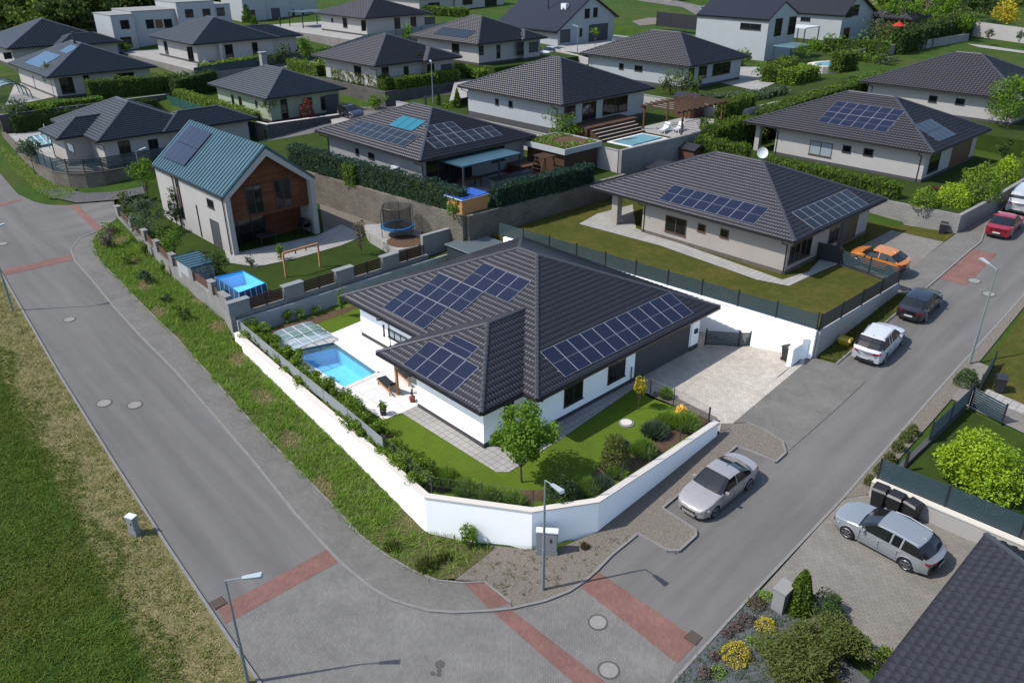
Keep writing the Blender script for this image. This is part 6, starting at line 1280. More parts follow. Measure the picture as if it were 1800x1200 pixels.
def cabinet(label, p, w_, d_, h_, rz, m_='concrete', name='utility_cabinet'):
    o = lthing(name, label, 'utility cabinet', (p[0], p[1], T(p[0], p[1]) + .08), rz); m = MB(); m.box(-w_ / 2 - .02, w_ / 2 + .02, -d_ / 2 - .02, d_ / 2 + .02, -.2, .2); m.build('base', 'concrete', o); m = MB(); m.box(-w_ / 2, w_ / 2, -d_ / 2, d_ / 2, .2, h_); m.build('body', m_, o)
    m = MB(); m.box(-w_ / 2 - .03, w_ / 2 + .03, -d_ / 2 - .03, d_ / 2 + .03, h_, h_ + .05); m.build('lid', 'white_gloss', o); m = MB(); m.box(-w_ / 2 + .03, w_ / 2 - .03, -d_ / 2 - .015, -d_ / 2, .25, h_ - .05); dr = m.build('door', m_, o); m = MB(); m.box(w_ * .15, w_ * .22, -d_ / 2 - .035, -d_ / 2 - .015, h_ * .6, h_ * .75); m.build('handle', 'frame', dr)
mat('cab_grey', (.28, .29, .31), .6, .3); cabinet('grey electricity cabinet against the white wall behind the street lamp', A(955, 974, T(4.9, -4.4)) + [.12, .1, 0], .95, .3, 1.3, math.radians(40), 'cab_grey'); cabinet('small grey cabinet standing in the meadow by the left road', G(238, 938), .42, .28, .95, math.radians(25), 'cab_grey')
yb = lthing('grit_bin', 'yellow grit bin on the pavement behind the white car', 'grit bin', (6.35, 21.2, T(6.3, 21.2)), .1); m = MB(); m.add([(-.3, -.22, 0), (.3, -.22, 0), (.3, .22, 0), (-.3, .22, 0), (-.38, -.3, .42), (.38, -.3, .42), (.38, .3, .42), (-.38, .3, .42)], [(0, 3, 2, 1), (4, 5, 6, 7), (0, 1, 5, 4), (1, 2, 6, 5), (2, 3, 7, 6), (3, 0, 4, 7)]); m.build('bin_body', 'yellow_plastic', yb)
m = MB(); m.add([(-.42, -.34, .42), (.42, -.34, .42), (.42, .34, .42), (-.42, .34, .42), (-.34, -.2, .56), (.34, -.2, .56), (.34, .2, .56), (-.34, .2, .56)], [(0, 3, 2, 1), (4, 5, 6, 7), (0, 1, 5, 4), (1, 2, 6, 5), (2, 3, 7, 6), (3, 0, 4, 7)]); m.build('lid', 'yellow_plastic', yb)
p = A(1394, 633, -2.4); wheelie_bin('dark wheelie bin beside the white pier on the main driveway', (4.6, 17.3), zd1(4.6, 17.3) + .02, 1.2)
wheelie_bin('dark wheelie bin in the far right yard beside the open gate leaf', (15.1, 21.7), T(15.1, 21.7) + .1, .4); wheelie_bin('dark wheelie bin against the pale stone wall near the red car', (4.0, 42.0), zd2(4, 40) - .0, .2)
wheelie_bin('left of the three dark bins behind the silver estate car', (14.35, 8.45), T(14.35, 8.4) + .07, .1, s=1.15); wheelie_bin('middle of the three dark bins behind the silver estate car', (15.1, 8.45), T(15.1, 8.4) + .07, 0, s=1.15)
wheelie_bin('right of the three dark bins behind the silver estate car, standing at an angle', (15.85, 8.5), T(15.8, 8.5) + .07, -.25, s=1.1)
# ================================================================ CARS
car('sedan', 'silver', 'silver-beige saloon parked in the bay beside the white wall', (8.35, 4.3), math.radians(-92))
car('wagon', 'grey', 'silver estate car parked on the driveway at the lower right', (15.75, 6.4), math.radians(177), z=T(15.8, 6.4) + .07)
car('suv', 'white', 'white crossover parked at the kerb next to the yellow grit bin', (8.15, 21.9), math.radians(93))
car('hatch', 'black', 'black hatchback parked in front of the white crossover', (7.95, 28.3), math.radians(93))
car('hatch', 'orange', 'orange hatchback on the driveway beside the dark slatted fence', (3.2, 32.3), math.radians(178), z=-.62)
car('sedan', 'red', 'red saloon parked at the kerb near the right edge', (7.3, 45.6), math.radians(94))
car('van', 'van', 'white van parked beyond the red saloon', (6.6, 52.3), math.radians(95), name='parked_van', cat='van')
p = A(605, 206, 1.95); car('hatch', 'black', 'black car on the driveway of the pale green bungalow', (-58.8, 27.6), math.radians(0), z=1.97, plate=False)
p = G(940, 103); car('suv', 'white', 'white crossover, left of the two white cars at the upper middle', p, math.radians(-50), plate=False); p = G(966, 100); car('hatch', 'white', 'white hatchback, right of the two white cars at the upper middle', p, math.radians(-80), plate=False)
p = G(1242, 24); car('hatch', 'cyan', 'pale turquoise car parked by the path at the top', p, math.radians(100), plate=False)
# ---------------------------------------------------------------- small far things
def carport(label, base_px, w_, d, h, m_roof, name='carport', posts='antra', z=None):
    p = G(*base_px) if z is None else A(*base_px, z); r = thing(name, label, 'carport' if name == 'carport' else 'patio roof', p)
    m = MB(); m.box(p[0] - d, p[0], p[1], p[1] + w_, p[2] + h, p[2] + h + .15); m.build('flat_roof', m_roof, r)
    for a in (p[0] - d + .1, p[0] - .1):
        for b in (p[1] + .1, p[1] + w_ - .1): m = MB(); m.box(a - .07, a + .07, b - .07, b + .07, p[2] - .2, p[2] + h); m.build('post', posts, r)
    return r
carport('dark flat carport roof left of the top row bungalow', (533, 50), 6, 5, 2.5, 'antra', z=6.35)
carport('glass patio roof on dark posts at the steep-gable house', (1392, 116), 5.5, 3.5, 2.5, 'pool_glass', 'patio_roof', z=3.72); carport('pale flat roof between the two gabled houses at the upper right', (1412, 78), 5, 4, 2.4, 'white_gloss', 'carport')
def man(p, label):
    """a small standing figure: one continuous skinned body"""
    r = thing('person', label, 'person', p); J = [(0, 0, .92), (0, 0, 1.2), (0, 0, 1.45), (0, 0, 1.55), (0, 0, 1.7), (.19, 0, 1.42), (.25, .03, 1.14), (.24, .14, .9), (-.19, 0, 1.42), (-.25, .03, 1.14), (-.24, .12, .9), (.1, 0, .88), (.11, .02, .48), (.11, 0, .06), (.11, .16, .03), (-.1, 0, .88), (-.11, .05, .48), (-.12, -.04, .06), (-.12, .12, .03)]
    E_ = [(0, 1), (1, 2), (2, 3), (3, 4), (2, 5), (5, 6), (6, 7), (2, 8), (8, 9), (9, 10), (0, 11), (11, 12), (12, 13), (13, 14), (0, 15), (15, 16), (16, 17), (17, 18)]
    R_ = [.15, .14, .15, .055, .11, .07, .05, .035, .07, .05, .035, .09, .06, .045, .035, .09, .06, .045, .035]
    me = bpy.data.meshes.new('body'); me.from_pydata(J, E_, []); o = bpy.data.objects.new('body', me); COL.objects.link(o); o.parent = r
    sk = o.modifiers.new('s', 'SKIN'); me.skin_vertices[0].data if me.skin_vertices else None
    bm = bmesh.new(); bm.from_mesh(me); ly = bm.verts.layers.skin.verify()
    for v, q in zip(bm.verts, R_): v[ly].radius = (q, q * .8)
    bm.verts.ensure_lookup_table(); bm.verts[0][ly].use_root = True; bm.to_mesh(me); bm.free()
    o.modifiers.new('u', 'SUBSURF').levels = 1; me.materials.append(MT['fabric_dark']); return r
man(np.array([*A(493, 47, 6.35)[:2], 6.36]), 'person in dark clothes standing beside the carport, far upper left')
sheet('bare_earth', gpx((1110, 38), (1140, 32), (1175, 32), (1165, 42), (1125, 46)), 'gravel', T, .05)
ac = thing('air_conditioner', 'white heat pump box on the roof of the white gabled house', 'air conditioner', A(993, 16, 10.5)); p = onpl(993, 14, 1, 84.0); m = MB(); m.box(p[0] - .6, p[0] + .6, 83.6, 84.4, p[2] - .5, p[2] + .7); m.build('body', 'white_gloss', ac)
m = MB(); m.cyl(p[0], 83.59, p[2], p[2] + .01, .3, 12); m.build('fan_grille', 'frame', ac)
ac.location = (float(p[0]), 84.0, float(p[2] - .5))
for o in ac.children:
    o.data.transform(Matrix.Translation(Vector(list(ac['_o'])) - Vector(ac.location)))

sheet('driveway', gpx((900, 112), (935, 92), (1005, 84), (1075, 74), (1085, 84), (1010, 100), (1000, 125), (960, 120)), 'slab_grey', T, .09)
wallthing('low pale wall with a street number box in front of the gabled house', [G(975, 100), G(1035, 118)], .3, [T(*G(975, 100)[:2]) + 1.2, T(*G(1035, 118)[:2]) + 1.2], mt='plaster')
sheet('road', gpx((1130, -8), (1190, 2), (1290, 24), (1240, 36), (1200, 14), (1120, 2)), 'pave_brick', T, .07)
sheet('path', gpx((1700, 78), (1720, 84), (1810, 96), (1810, 92), (1725, 80)), 'slab_grey', T, .07)
# ================================================================ PLANTS
FWD = RM[2]
def SCL(p): return float(np.dot(np.array(p) - CAM, FWD)) / FOC
def P2(kind, label, cat, bx, by, wpx, hpx, m, z=None, tk=0., seed=1, ls=None, dens=5., **k):
    """plant whose foot is at the picture point; size from its size in the picture at that distance"""
    p = G(bx, by) if z is None else A(bx, by, z); s = SCL(p); w = wpx * s; h = hpx * s * 1.08
    l = ls or max(.07, 3.6 * s); n = int(min(9000, max(120, dens * (wpx * hpx) / (l / s) ** 2 * .8)))
    return plant(kind, label, cat, p, w, h, m, n=n, ls=l, trunk=h * tk, seed=seed, **k)
# --- main garden
p = A(917, 847, Z0); s = SCL(p)
plant('walnut_tree', 'broad leafy young tree on the front lawn at the near house corner', 'tree', p, 124 * s, 152 * s, 'leaf_green', n=8000, ls=.17, trunk=1.15, seed=11, tr=.06, lobes=26, up=.5, asp=.5)
P2('young_tree', 'slim yellow-leaved young tree beside the driveway fence', 'tree', 1122, 719, 24, 62, 'leaf_yellow', Z0, .38, 3, dens=7, tr=.025, ls=.12)
P2('young_tree', 'thin young tree with bright green leaves in front of the pool wall', 'tree', 602, 556, 17, 48, 'leaf_hedge', Z0, .3, 4, dens=7, tr=.02)
P2('young_tree', 'small bright green tree behind the main roof in front of the grey wall', 'tree', 795, 470, 12, 38, 'leaf_lime', -2.85, .2, 5, dens=9, tr=.02)
P2('pine_bush', 'round dark mountain pine in the middle of the front bed', 'shrub', 1080, 820, 54, 62, 'leaf_olive', Z0, 0, 6, shape='dome', dens=14, ls=.1); P2('pine_bush', 'round mountain pine beside the street lamp head', 'shrub', 985, 885, 62, 55, 'leaf_dark', Z0, 0, 7, shape='dome', dens=14, ls=.1)
P2('flowering_shrub', 'small orange-yellow flowering shrub at the driveway end of the bed', 'shrub', 1197, 731, 24, 24, 'leaf_gold', Z0, 0, 8, dens=12, ls=.1)
for i, (x, y, w_, h_, c_) in enumerate(((1172, 745, 40, 26, 'leaf_grass'), (1205, 752, 45, 32, 'leaf_grass'), (1150, 765, 42, 30, 'leaf_sage'), (1130, 800, 40, 36, 'leaf_grass'), (1095, 790, 26, 22, 'leaf_sage'), (1085, 835, 34, 22, 'leaf_grass'), (1055, 862, 42, 34, 'leaf_sage'), (1032, 868, 42, 36, 'leaf_grass'), (900, 885, 44, 26, 'leaf_grass'), (860, 880, 44, 30, 'leaf_grass'), (822, 868, 44, 32, 'leaf_grass'), (787, 852, 42, 38, 'leaf_grass'), (1170, 698, 24, 22, 'leaf_grass'))):
    P2('grass_clump', ['feathery grass clump left of the orange-yellow shrub', 'largest feathery grass clump at the wire fence corner', 'grey-green lavender patch with white flowers', 'tall grass clump right of the round pine', 'small lavender at the lawn edge near the drain cover', 'low grass clump below the middle pine', 'grey-green clump between the two pines and the wall', 'grass clump just right of the lamp-side pine', 'grass clump under the broad tree by the wall corner', 'second grass clump left of the wall corner', 'third grass clump left of the wall corner', 'grass clump at the end of the leafy border hedge', 'grass tuft at the drive beside the gate'][i], 'ornamental grass', x, y, w_, h_, c_, Z0, 0, 20 + i, shape='spray', dens=16, ls=.07, group='grass clumps in the front bed')
hp_ = [A(*q, Z0) for q in ((432, 580), (470, 612), (520, 658), (600, 728), (690, 802), (762, 868))]
rng = np.random.default_rng(5); k = 0
LB = ['at the far end by the grey pier', 'next to the far end of the border', 'beside the pool cover', 'level with the start of the pool', 'level with the middle of the pool', 'level with the near end of the pool', 'below the pool corner', 'left of the terrace tip', 'below the potted shrub', 'where the lawn begins', 'beside the upper lawn', 'beside the middle lawn', 'level with the end of the privacy panels', 'behind the first wire fence post', 'at the near end of the border']
tot = [0]; 
for a, b in zip(hp_, hp_[1:]): tot.append(tot[-1] + np.linalg.norm(b - a))
for i in range(15):
    d = tot[-1] * (i + .5) / 15; j = max(q for q in range(len(tot) - 1) if tot[q] <= d); q = hp_[j] + (hp_[j + 1] - hp_[j]) * (d - tot[j]) / (tot[j + 1] - tot[j])
    L_ = tot[-1] / 15; plant('laurel_shrub', 'leafy yellow-green laurel ' + LB[i], 'shrub', q + [rng.uniform(-.1, .1), rng.uniform(-.1, .1), 0], L_ * 1.25, rng.uniform(1.15, 1.4), 'leaf_hedge', n=3200, ls=.115, seed=40 + i, group='laurels along the street wall', lobes=12)
for i, (x, y, w_, h_) in enumerate(((505, 565, 26, 24), (530, 560, 20, 20), (555, 553, 18, 18))): P2('border_shrub', ['small shrub left of the trio under the pool wall', 'middle shrub of the trio under the pool wall', 'small shrub right of the trio under the pool wall'][i], 'shrub', x, y, w_, h_, 'leaf_green', Z0, 0, 60 + i, dens=8, group='small shrubs under the pool wall')
# --- street corner and right side
P2('wild_bush', 'bright green wild bush against the white wall near the corner', 'shrub', 822, 962, 44, 46, 'leaf_green', None, 0, 70, dens=9, up=.5)
for i, (x, y, w_, h_) in enumerate(((690, 965, 30, 20), (752, 998, 42, 24), (780, 985, 30, 20), (1028, 965, 16, 18))): P2('wild_bush', ['low dark weed clump on the verge below the wall', 'low weed clump at the gravel edge near the pavement', 'weed clump between the gravel and the wall corner', 'dry weed at the foot of the white wall'][i], 'weeds', x, y, w_, h_, 'leaf_olive' if i < 3 else 'leaf_brown', None, 0, 75 + i, shape='spray', dens=10, ls=.1)
P2('thuja', 'tall narrow clipped thuja beside the grey meter pillar', 'conifer', 1402, 1072, 46, 84, 'leaf_thuja', None, 0, 80, shape='cone', dens=26, ls=.1)
p = G(1450, 1150); s = SCL(p)
plant('pine_bush', 'large sprawling mountain pine at the bottom right driveway', 'shrub', p, 3.1, 1.7, 'leaf_olive', n=8500, ls=.15, seed=81, lobes=26, up=1.2, asp=.35); p = G(1390, 1185)
plant('pine_bush', 'mountain pine at the bottom edge, left of the largest one', 'shrub', p, 2.6, 1.5, 'leaf_olive', n=6500, ls=.15, seed=82, lobes=22, up=1.2, asp=.35)
P2('pine_bush', 'smaller pine behind the largest one, next to the clipped thuja', 'shrub', 1452, 1085, 78, 52, 'leaf_dark', None, 0, 83, dens=22, ls=.13, up=1.2, asp=.35)
P2('clipped_bush', 'round clipped box bush at the edge of the nearest tiled roof', 'shrub', 1553, 1163, 36, 32, 'leaf_hedge', None, 0, 84, shape='dome', dens=16, ls=.08)
P2('flowering_shrub', 'yellow flowering cushion higher up in the rockery', 'shrub', 1345, 1106, 40, 22, 'leaf_yellow', None, 0, 85, shape='dome', dens=9, ls=.07); P2('flowering_shrub', 'large yellow flowering cushion in the rockery', 'shrub', 1293, 1156, 56, 30, 'leaf_yellow', None, 0, 86, shape='dome', dens=9, ls=.07)
for i, (x, y, w_, h_, c_) in enumerate(((1312, 1094, 36, 16, 'leaf_purple'), (1293, 1106, 28, 14, 'leaf_purple'), (1277, 1117, 24, 14, 'leaf_purple'), (1254, 1158, 22, 16, 'leaf_purple'), (1238, 1188, 28, 20, 'leaf_purple'), (1330, 1065, 36, 16, 'leaf_brown'), (1262, 1185, 34, 14, 'leaf_grass'), (1345, 1050, 28, 12, 'leaf_grass'), (1320, 1130, 24, 12, 'leaf_grass'))):
    P2('rockery_cushion', ['grey-mauve cushion left of the upper yellow one', 'small mauve cushion in the middle of the kerb row', 'small mauve cushion above the large yellow one', 'mauve cushion left of the large yellow one', 'mauve cushion at the bottom of the rockery', 'brownish cushion at the top of the rockery by the pillar', 'green cushion at the bottom of the rockery', 'green tuft at the top tip of the rockery', 'green cushion between the two yellow ones'][i], 'rockery plant', x, y, w_, h_, c_, None, 0, 90 + i, shape='dome', dens=12, ls=.07, group='cushion plants in the rockery')
for i, (x, y) in enumerate(((1602, 764), (1590, 775), (1577, 792), (1562, 812), (1545, 832), (1528, 852))): P2('clipped_bush', ['first round clipped bush from the sliding gate', 'second round clipped bush from the sliding gate', 'third round clipped bush, behind the single gate post', 'fourth round clipped bush from the sliding gate', 'fifth round clipped bush, left of the single gate post', 'round clipped bush at the end of the blue fence'][i], 'shrub', x, y, 22, 21, 'leaf_olive', None, 0, 100 + i, shape='dome', dens=14, ls=.09, group='round clipped bushes in the gravel strip')
for i, (x, y, w_) in enumerate(((1697, 677, 40),)): P2('clipped_bush', 'low wide pine cushion at the foot of the right street lamp', 'shrub', x, y, w_, 30, 'leaf_dark', None, 0, 110 + i, shape='dome', dens=14, ls=.1)
p = G(1712, 868); s = SCL(p)
plant('lime_shrub', 'large lime-green leafy shrub on the lawn at the right', 'shrub', p, 152 * s, 118 * s, 'leaf_lime', n=9500, ls=.15, seed=115, lobes=24, up=.6)
# --- neighbour trees (picture foot, width, height)
TL = [
 ('maple_tree', 'big round green tree in front of the long white bungalow', 1762, 232, 96, 102, 'leaf_green', 2.0, .2, 'round'),
 ('young_tree', 'small grey-green tree on the verge by the curved green fence', 63, 308, 52, 62, 'leaf_sage', None, .45, 'round'),
 ('garden_tree', 'bushy green tree between the curved wall and the timber gable house', 260, 345, 56, 66, 'leaf_green', -1.2, .15, 'round'),
 ('garden_tree', 'wide grey-green shrub tree in the garden left of the timber gable house', 262, 412, 80, 72, 'leaf_sage', -1.8, .05, 'round'),
 ('garden_tree', 'narrow dark green tree in front of the white side wall', 312, 400, 24, 70, 'leaf_dark', -1.8, .05, 'round'),
 ('garden_tree', 'leafy green shrub above the grey piers beside the wall steps', 308, 452, 44, 56, 'leaf_green', -1.8, .05, 'round'),
 ('garden_tree', 'red-tipped green shrub behind the first grey pier', 222, 372, 34, 36, 'leaf_olive', -1.8, 0, 'round'),
 ('garden_tree', 'round dark shrub between the small shed and the above-ground pool', 382, 492, 54, 52, 'leaf_dark', -1.8, 0, 'round'),
 ('young_tree', 'thin sparse tree on the lawn near the trampoline', 635, 448, 30, 66, 'leaf_brown', -1.8, .2, 'sparse'),
 ('garden_shrub', 'small round shrub on the terrace by the swing frame', 442, 468, 18, 20, 'leaf_sage', -1.8, 0, 'round'),
 ('garden_shrub', 'tall thin yellow-green shrub behind the swing frame', 494, 457, 18, 32, 'leaf_hedge', -1.8, 0, 'round'),
 ('verge_bush', 'red-brown and yellow bush at the tip of the verge', 193, 438, 34, 42, 'leaf_purple', None, 0, 'round'),
 ('verge_bush', 'yellow-green bush on the verge behind the red-brown one', 196, 412, 30, 24, 'leaf_hedge', None, 0, 'round'),
 ('verge_bush', 'green bush on the verge below the grey wall', 225, 466, 32, 30, 'leaf_green', None, 0, 'round'),
 ('verge_bush', 'blue-green conifer bush in the middle of the verge', 258, 500, 26, 28, 'leaf_bluegreen', None, 0, 'round'),
 ('verge_bush', 'small blue-green bush further down the verge', 292, 533, 18, 20, 'leaf_bluegreen', None, 0, 'round'),
 ('verge_bush', 'dark spiky bush near the lower end of the verge', 326, 566, 22, 28, 'leaf_dark', None, 0, 'round'),
 ('verge_bush', 'low weeds on the verge between the two small bushes', 308, 546, 16, 10, 'leaf_green', None, 0, 'round'),
 ('young_tree', 'tree with pale green leaves at the corner of the blue-collector house', 93, 165, 26, 52, 'leaf_hedge', 2.35, .2, 'round'),
 ('garden_shrub', 'green shrub in front of the glass doors of the blue-collector house', 175, 150, 24, 24, 'leaf_green', 2.35, 0, 'round'),
 ('garden_shrub', 'yellow-green shrub near the right glass doors of the blue-collector house', 205, 152, 16, 18, 'leaf_hedge', 2.35, 0, 'round'),
 ('garden_shrub', 'large cream-coloured round shrub left of the pale green bungalow', 370, 150, 38, 38, 'leaf_cream', 1.95, .1, 'round'),
 ('standard_tree', 'pale variegated ball tree on the stone planter', 477, 212, 30, 42, 'leaf_cream', 2.2, .3, 'ball'),
 ('garden_shrub', 'red-leaved round shrub on the stone planter', 541, 208, 28, 30, 'leaf_red', 2.2, 0, 'ball'),
 ('garden_shrub', 'bright green feathery shrub beyond the black car', 661, 195, 50, 30, 'leaf_green', 2.1, 0, 'round'),
 ('garden_tree', 'green tree in the yard between the hip roofs at the top left', 540, 118, 30, 58, 'leaf_green', 4.2, .1, 'round'),
 ('garden_tree', 'dark green shrub left of the tree between the hip roofs', 500, 115, 26, 36, 'leaf_dark', 4.0, 0, 'round'),
 ('young_tree', 'yellow-green slim tree in front of the joined-roof bungalow', 357, 108, 12, 44, 'leaf_lime', 4.15, .3, 'round'),
 ('young_tree', 'oval green tree on the lawn of the corner-hedge bungalow row', 855, 112, 30, 56, 'leaf_green', 4.6, .25, 'round'),
 ('garden_tree', 'green tree above the fence beside the hip roof, upper middle', 715, 78, 28, 32, 'leaf_green', 5.4, .1, 'round'),
 ('cypress', 'slim dark cypress before the corner-hedge bungalow', 739, 146, 11, 46, 'leaf_dark', 4.1, 0, 'cone'),
 ('garden_shrub', 'leafy shrub left of the slim cypress', 688, 150, 36, 32, 'leaf_green', 4.1, 0, 'round'),
 ('cypress', 'bright green cone conifer by the grey bungalow ridge', 804, 188, 12, 28, 'leaf_thuja', 3.3, 0, 'cone'),
 ('cypress', 'dark slim conifer near the grey bungalow ridge', 772, 200, 9, 34, 'leaf_dark', 2.2, 0, 'cone'),
 ('garden_shrub', 'round green bushes below the slim lamp', 788, 198, 26, 20, 'leaf_green', 2.6, 0, 'round'),
 ('laurel_shrub', 'large dense green laurel beside the deck steps', 990, 242, 72, 48, 'leaf_green', 3.2, 0, 'round'),
 ('cypress', 'tall dark conifer against the block wall of the terrace pool', 1075, 318, 20, 56, 'leaf_bluegreen', -.3, 0, 'cone'),
 ('garden_shrub', 'dark red-brown shrub beside the white wall near the climbing frame', 940, 288, 20, 24, 'leaf_purple', 1.3, 0, 'round'),
 ('cypress', 'green tuft at the corner of the dark hedge and the timber box', 798, 385, 26, 38, 'leaf_green', 1.2, 0, 'round'),
 ('garden_shrub', 'palm-like plant beside the grey cladding of the gabled house', 1046, 80, 16, 30, 'leaf_hedge', 5.2, .3, 'round'),
 ('young_tree', 'thin tree left of the white steep-gable house', 1243, 75, 10, 26, 'leaf_sage', 5.0, .1, 'sparse'),
 ('young_tree', 'thin tree right beside the other thin tree at the steep-gable house', 1252, 78, 14, 30, 'leaf_sage', 5.0, .1, 'sparse'),
 ('garden_tree', 'bushy green tree right of the glass-roofed patio', 1418, 108, 34, 40, 'leaf_green', 4.2, 0, 'round'),
 ('garden_tree', 'reddish-green apple tree behind the corner bungalow', 1340, 138, 44, 30, 'leaf_green', 4.35, .1, 'round'),
 ('garden_shrub', 'golden-green bush at the wall corner beside the big hedge', 1672, 358, 62, 34, 'leaf_lime', 1.3, 0, 'ball'),
 ('garden_shrub', 'green bush left of the golden-green one', 1622, 362, 44, 32, 'leaf_hedge', 1.3, 0, 'ball'),
 ('garden_shrub', 'large bright green bush behind the golden-green one', 1718, 348, 70, 56, 'leaf_hedge', 1.3, 0, 'ball'),
 ('garden_shrub', 'yellow-orange bush by the road in front of the solar bungalow', 1766, 315, 46, 38, 'leaf_lime', 1.4, 0, 'ball'),
 ('garden_shrub', 'dark red small bush behind the golden-green one', 1645, 340, 20, 12, 'leaf_red', 1.3, 0, 'round'),
 ('garden_tree', 'dark leafy shrub in front of the green hedge at the right', 1762, 280, 34, 34, 'leaf_dark', 1.5, 0, 'round'),
 ('olive_tree', 'grey-green olive-like shrub right of the dark-roofed two-storey house', 1535, 75, 50, 42, 'leaf_sage', 5, .05, 'round'),
 ('garden_tree', 'dark green round tree behind the olive-like shrub', 1590, 52, 58, 50, 'leaf_green', None, .05, 'round'),
 ('garden_tree', 'reddish dark tree at the top right', 1628, 30, 26, 36, 'leaf_purple', None, .1, 'round'),
 ('garden_tree', 'bushy tree left of the white wall at the top right', 1676, 68, 62, 56, 'leaf_olive', None, .05, 'round'),
 ('golden_tree', 'bright yellow tree behind the white wall at the top right', 1765, 52, 60, 66, 'leaf_yellow', None, .08, 'round'),
 ('garden_tree', 'dark green trees behind the yellow one', 1735, 40, 60, 50, 'leaf_dark', None, .05, 'round'),
 ('young_tree', 'small street tree in front of the white wall, left one', 1735, 80, 16, 28, 'leaf_sage', None, .4, 'round'),
 ('young_tree', 'small street tree in front of the white wall, right one', 1788, 84, 15, 28, 'leaf_sage', None, .4, 'round'),
 ('garden_tree', 'green shrub right behind the wide dark gable roof', 1550, 20, 50, 40, 'leaf_green', None, .05, 'round'),
 ('garden_tree', 'conifer right behind the cube terrace building', 438, 60, 24, 44, 'leaf_green', 4.2, .05, 'cone'),
 ('garden_tree', 'conifer in front of the top-edge white building', 450, 68, 20, 34, 'leaf_green', 4.2, .05, 'cone'),
 ('garden_shrub', 'bush at the foot of the white cube building', 222, 92, 26, 18, 'leaf_green', None, 0, 'round'),
 ('garden_tree', 'light green shrub left of the white cube building', 120, 62, 50, 34, 'leaf_hedge', None, 0, 'round'),
 ('garden_tree', 'red-leaved tree left of the white cube building', 135, 60, 24, 26, 'leaf_red', None, .2, 'round'),
]
for i, (kd, lb_, x, y, w_, h_, mm, z, tk, shp) in enumerate(TL):
    cat = 'tree' if 'tree' in kd or kd == 'cypress' else 'shrub'
    kw = {}; dn = 6
    if shp == 'cone': kw['shape'] = 'cone'; dn = 14
    if shp == 'ball': kw['shape'] = 'dome' if tk == 0 else 'round'; dn = 12
    if shp == 'sparse': dn = 2.2
    P2(kd, lb_, cat, x, y, w_, h_, mm, z, tk, 200 + i, dens=dn, **kw)
MORE = [('bushy shrub left of the clipped hedge block, upper right', 1395, 150, 40, 30, 'leaf_green', 3.6), ('dark bush behind the corner bungalow lawn', 1365, 150, 34, 26, 'leaf_dark', 3.8), ('grey-green bush above the lavender bed', 1325, 176, 30, 20, 'leaf_sage', 4.0),
 ('bright green bush at the end of the lavender bed', 1300, 184, 26, 18, 'leaf_hedge', 4.0), ('leafy bush between the pool and the long grey wall', 1530, 112, 56, 26, 'leaf_green', 3.6), ('wide grey-green bush below the vines', 1555, 118, 40, 22, 'leaf_sage', 3.4),
 ('large green bush right of the timber two-storey, upper right', 1560, 88, 50, 44, 'leaf_olive', None), ('big leafy tree left of the cottage roof', 1570, 50, 60, 52, 'leaf_green', None), ('tall tree behind the cottage roof', 1648, 48, 60, 56, 'leaf_green', None), ('dark tree at the top edge right of the grey house', 1700, 30, 60, 44, 'leaf_dark', None),
 ('green tree between the cottage and the white wall', 1690, 72, 44, 44, 'leaf_green', None), ('bright bush in front of the parked white crossover', 905, 112, 40, 20, 'leaf_green', 4.6), ('dark bush right of the garage of the front-gablet bungalow', 812, 140, 30, 32, 'leaf_dark', 4.1), ('yellow-green hedge ball near the front-gablet bungalow garage', 840, 140, 34, 22, 'leaf_hedge', 4.1),
 ('green bush by the carport fence', 575, 120, 30, 30, 'leaf_hedge', 4.2), ('low dark shrub under the joined-roof bungalow', 470, 118, 50, 22, 'leaf_dark', 4.0), ('leafy shrub beside the pale green bungalow chimney', 562, 116, 30, 34, 'leaf_green', 4.1), ('green bush below the deck steps hedge', 1030, 290, 26, 20, 'leaf_dark', 1.3),
 ('round bush in front of the dark windows of the solar bungalow', 1700, 318, 26, 22, 'leaf_green', 1.3), ('light bush near the timber pergola', 1235, 232, 30, 24, 'leaf_thuja', 2.8), ('bush at the foot of the steep-gable house', 1300, 112, 40, 24, 'leaf_green', 3.8), ('pale bush at the left edge by the spa enclosure', 30, 200, 44, 24, 'leaf_sage', 2.35),
 ('green bush between the spa terrace and the low wall', 75, 196, 50, 18, 'leaf_green', 2.35), ('dark bush left of the apple tree', 1290, 118, 40, 24, 'leaf_dark', 3.8)]
for i, (lb_, x, y, w_, h_, mm, z) in enumerate(MORE): P2('garden_tree' if 'tree' in lb_ and 'apple' not in lb_ else 'garden_shrub', lb_, 'tree' if 'tree' in lb_ and 'apple' not in lb_ else 'shrub', x, y, w_, h_, mm, z, .05 if 'tree' in lb_ and 'apple' not in lb_ else 0, 600 + i, dens=7)
# climbing plants on the grey wall
for i, (x, y, w_, h_) in enumerate(((233, 430, 9, 16), (257, 452, 16, 32), (288, 480, 12, 24))): P2('climbing_plant', ['small ivy patch on the grey block wall, topmost', 'large ivy patch on the grey block wall', 'ivy patch on the grey block wall, lowest'][i], 'climber', x, y, w_, h_, 'leaf_hedge', T(-40, -4.5) + .1, 0, 290 + i, dens=10, ls=.14)
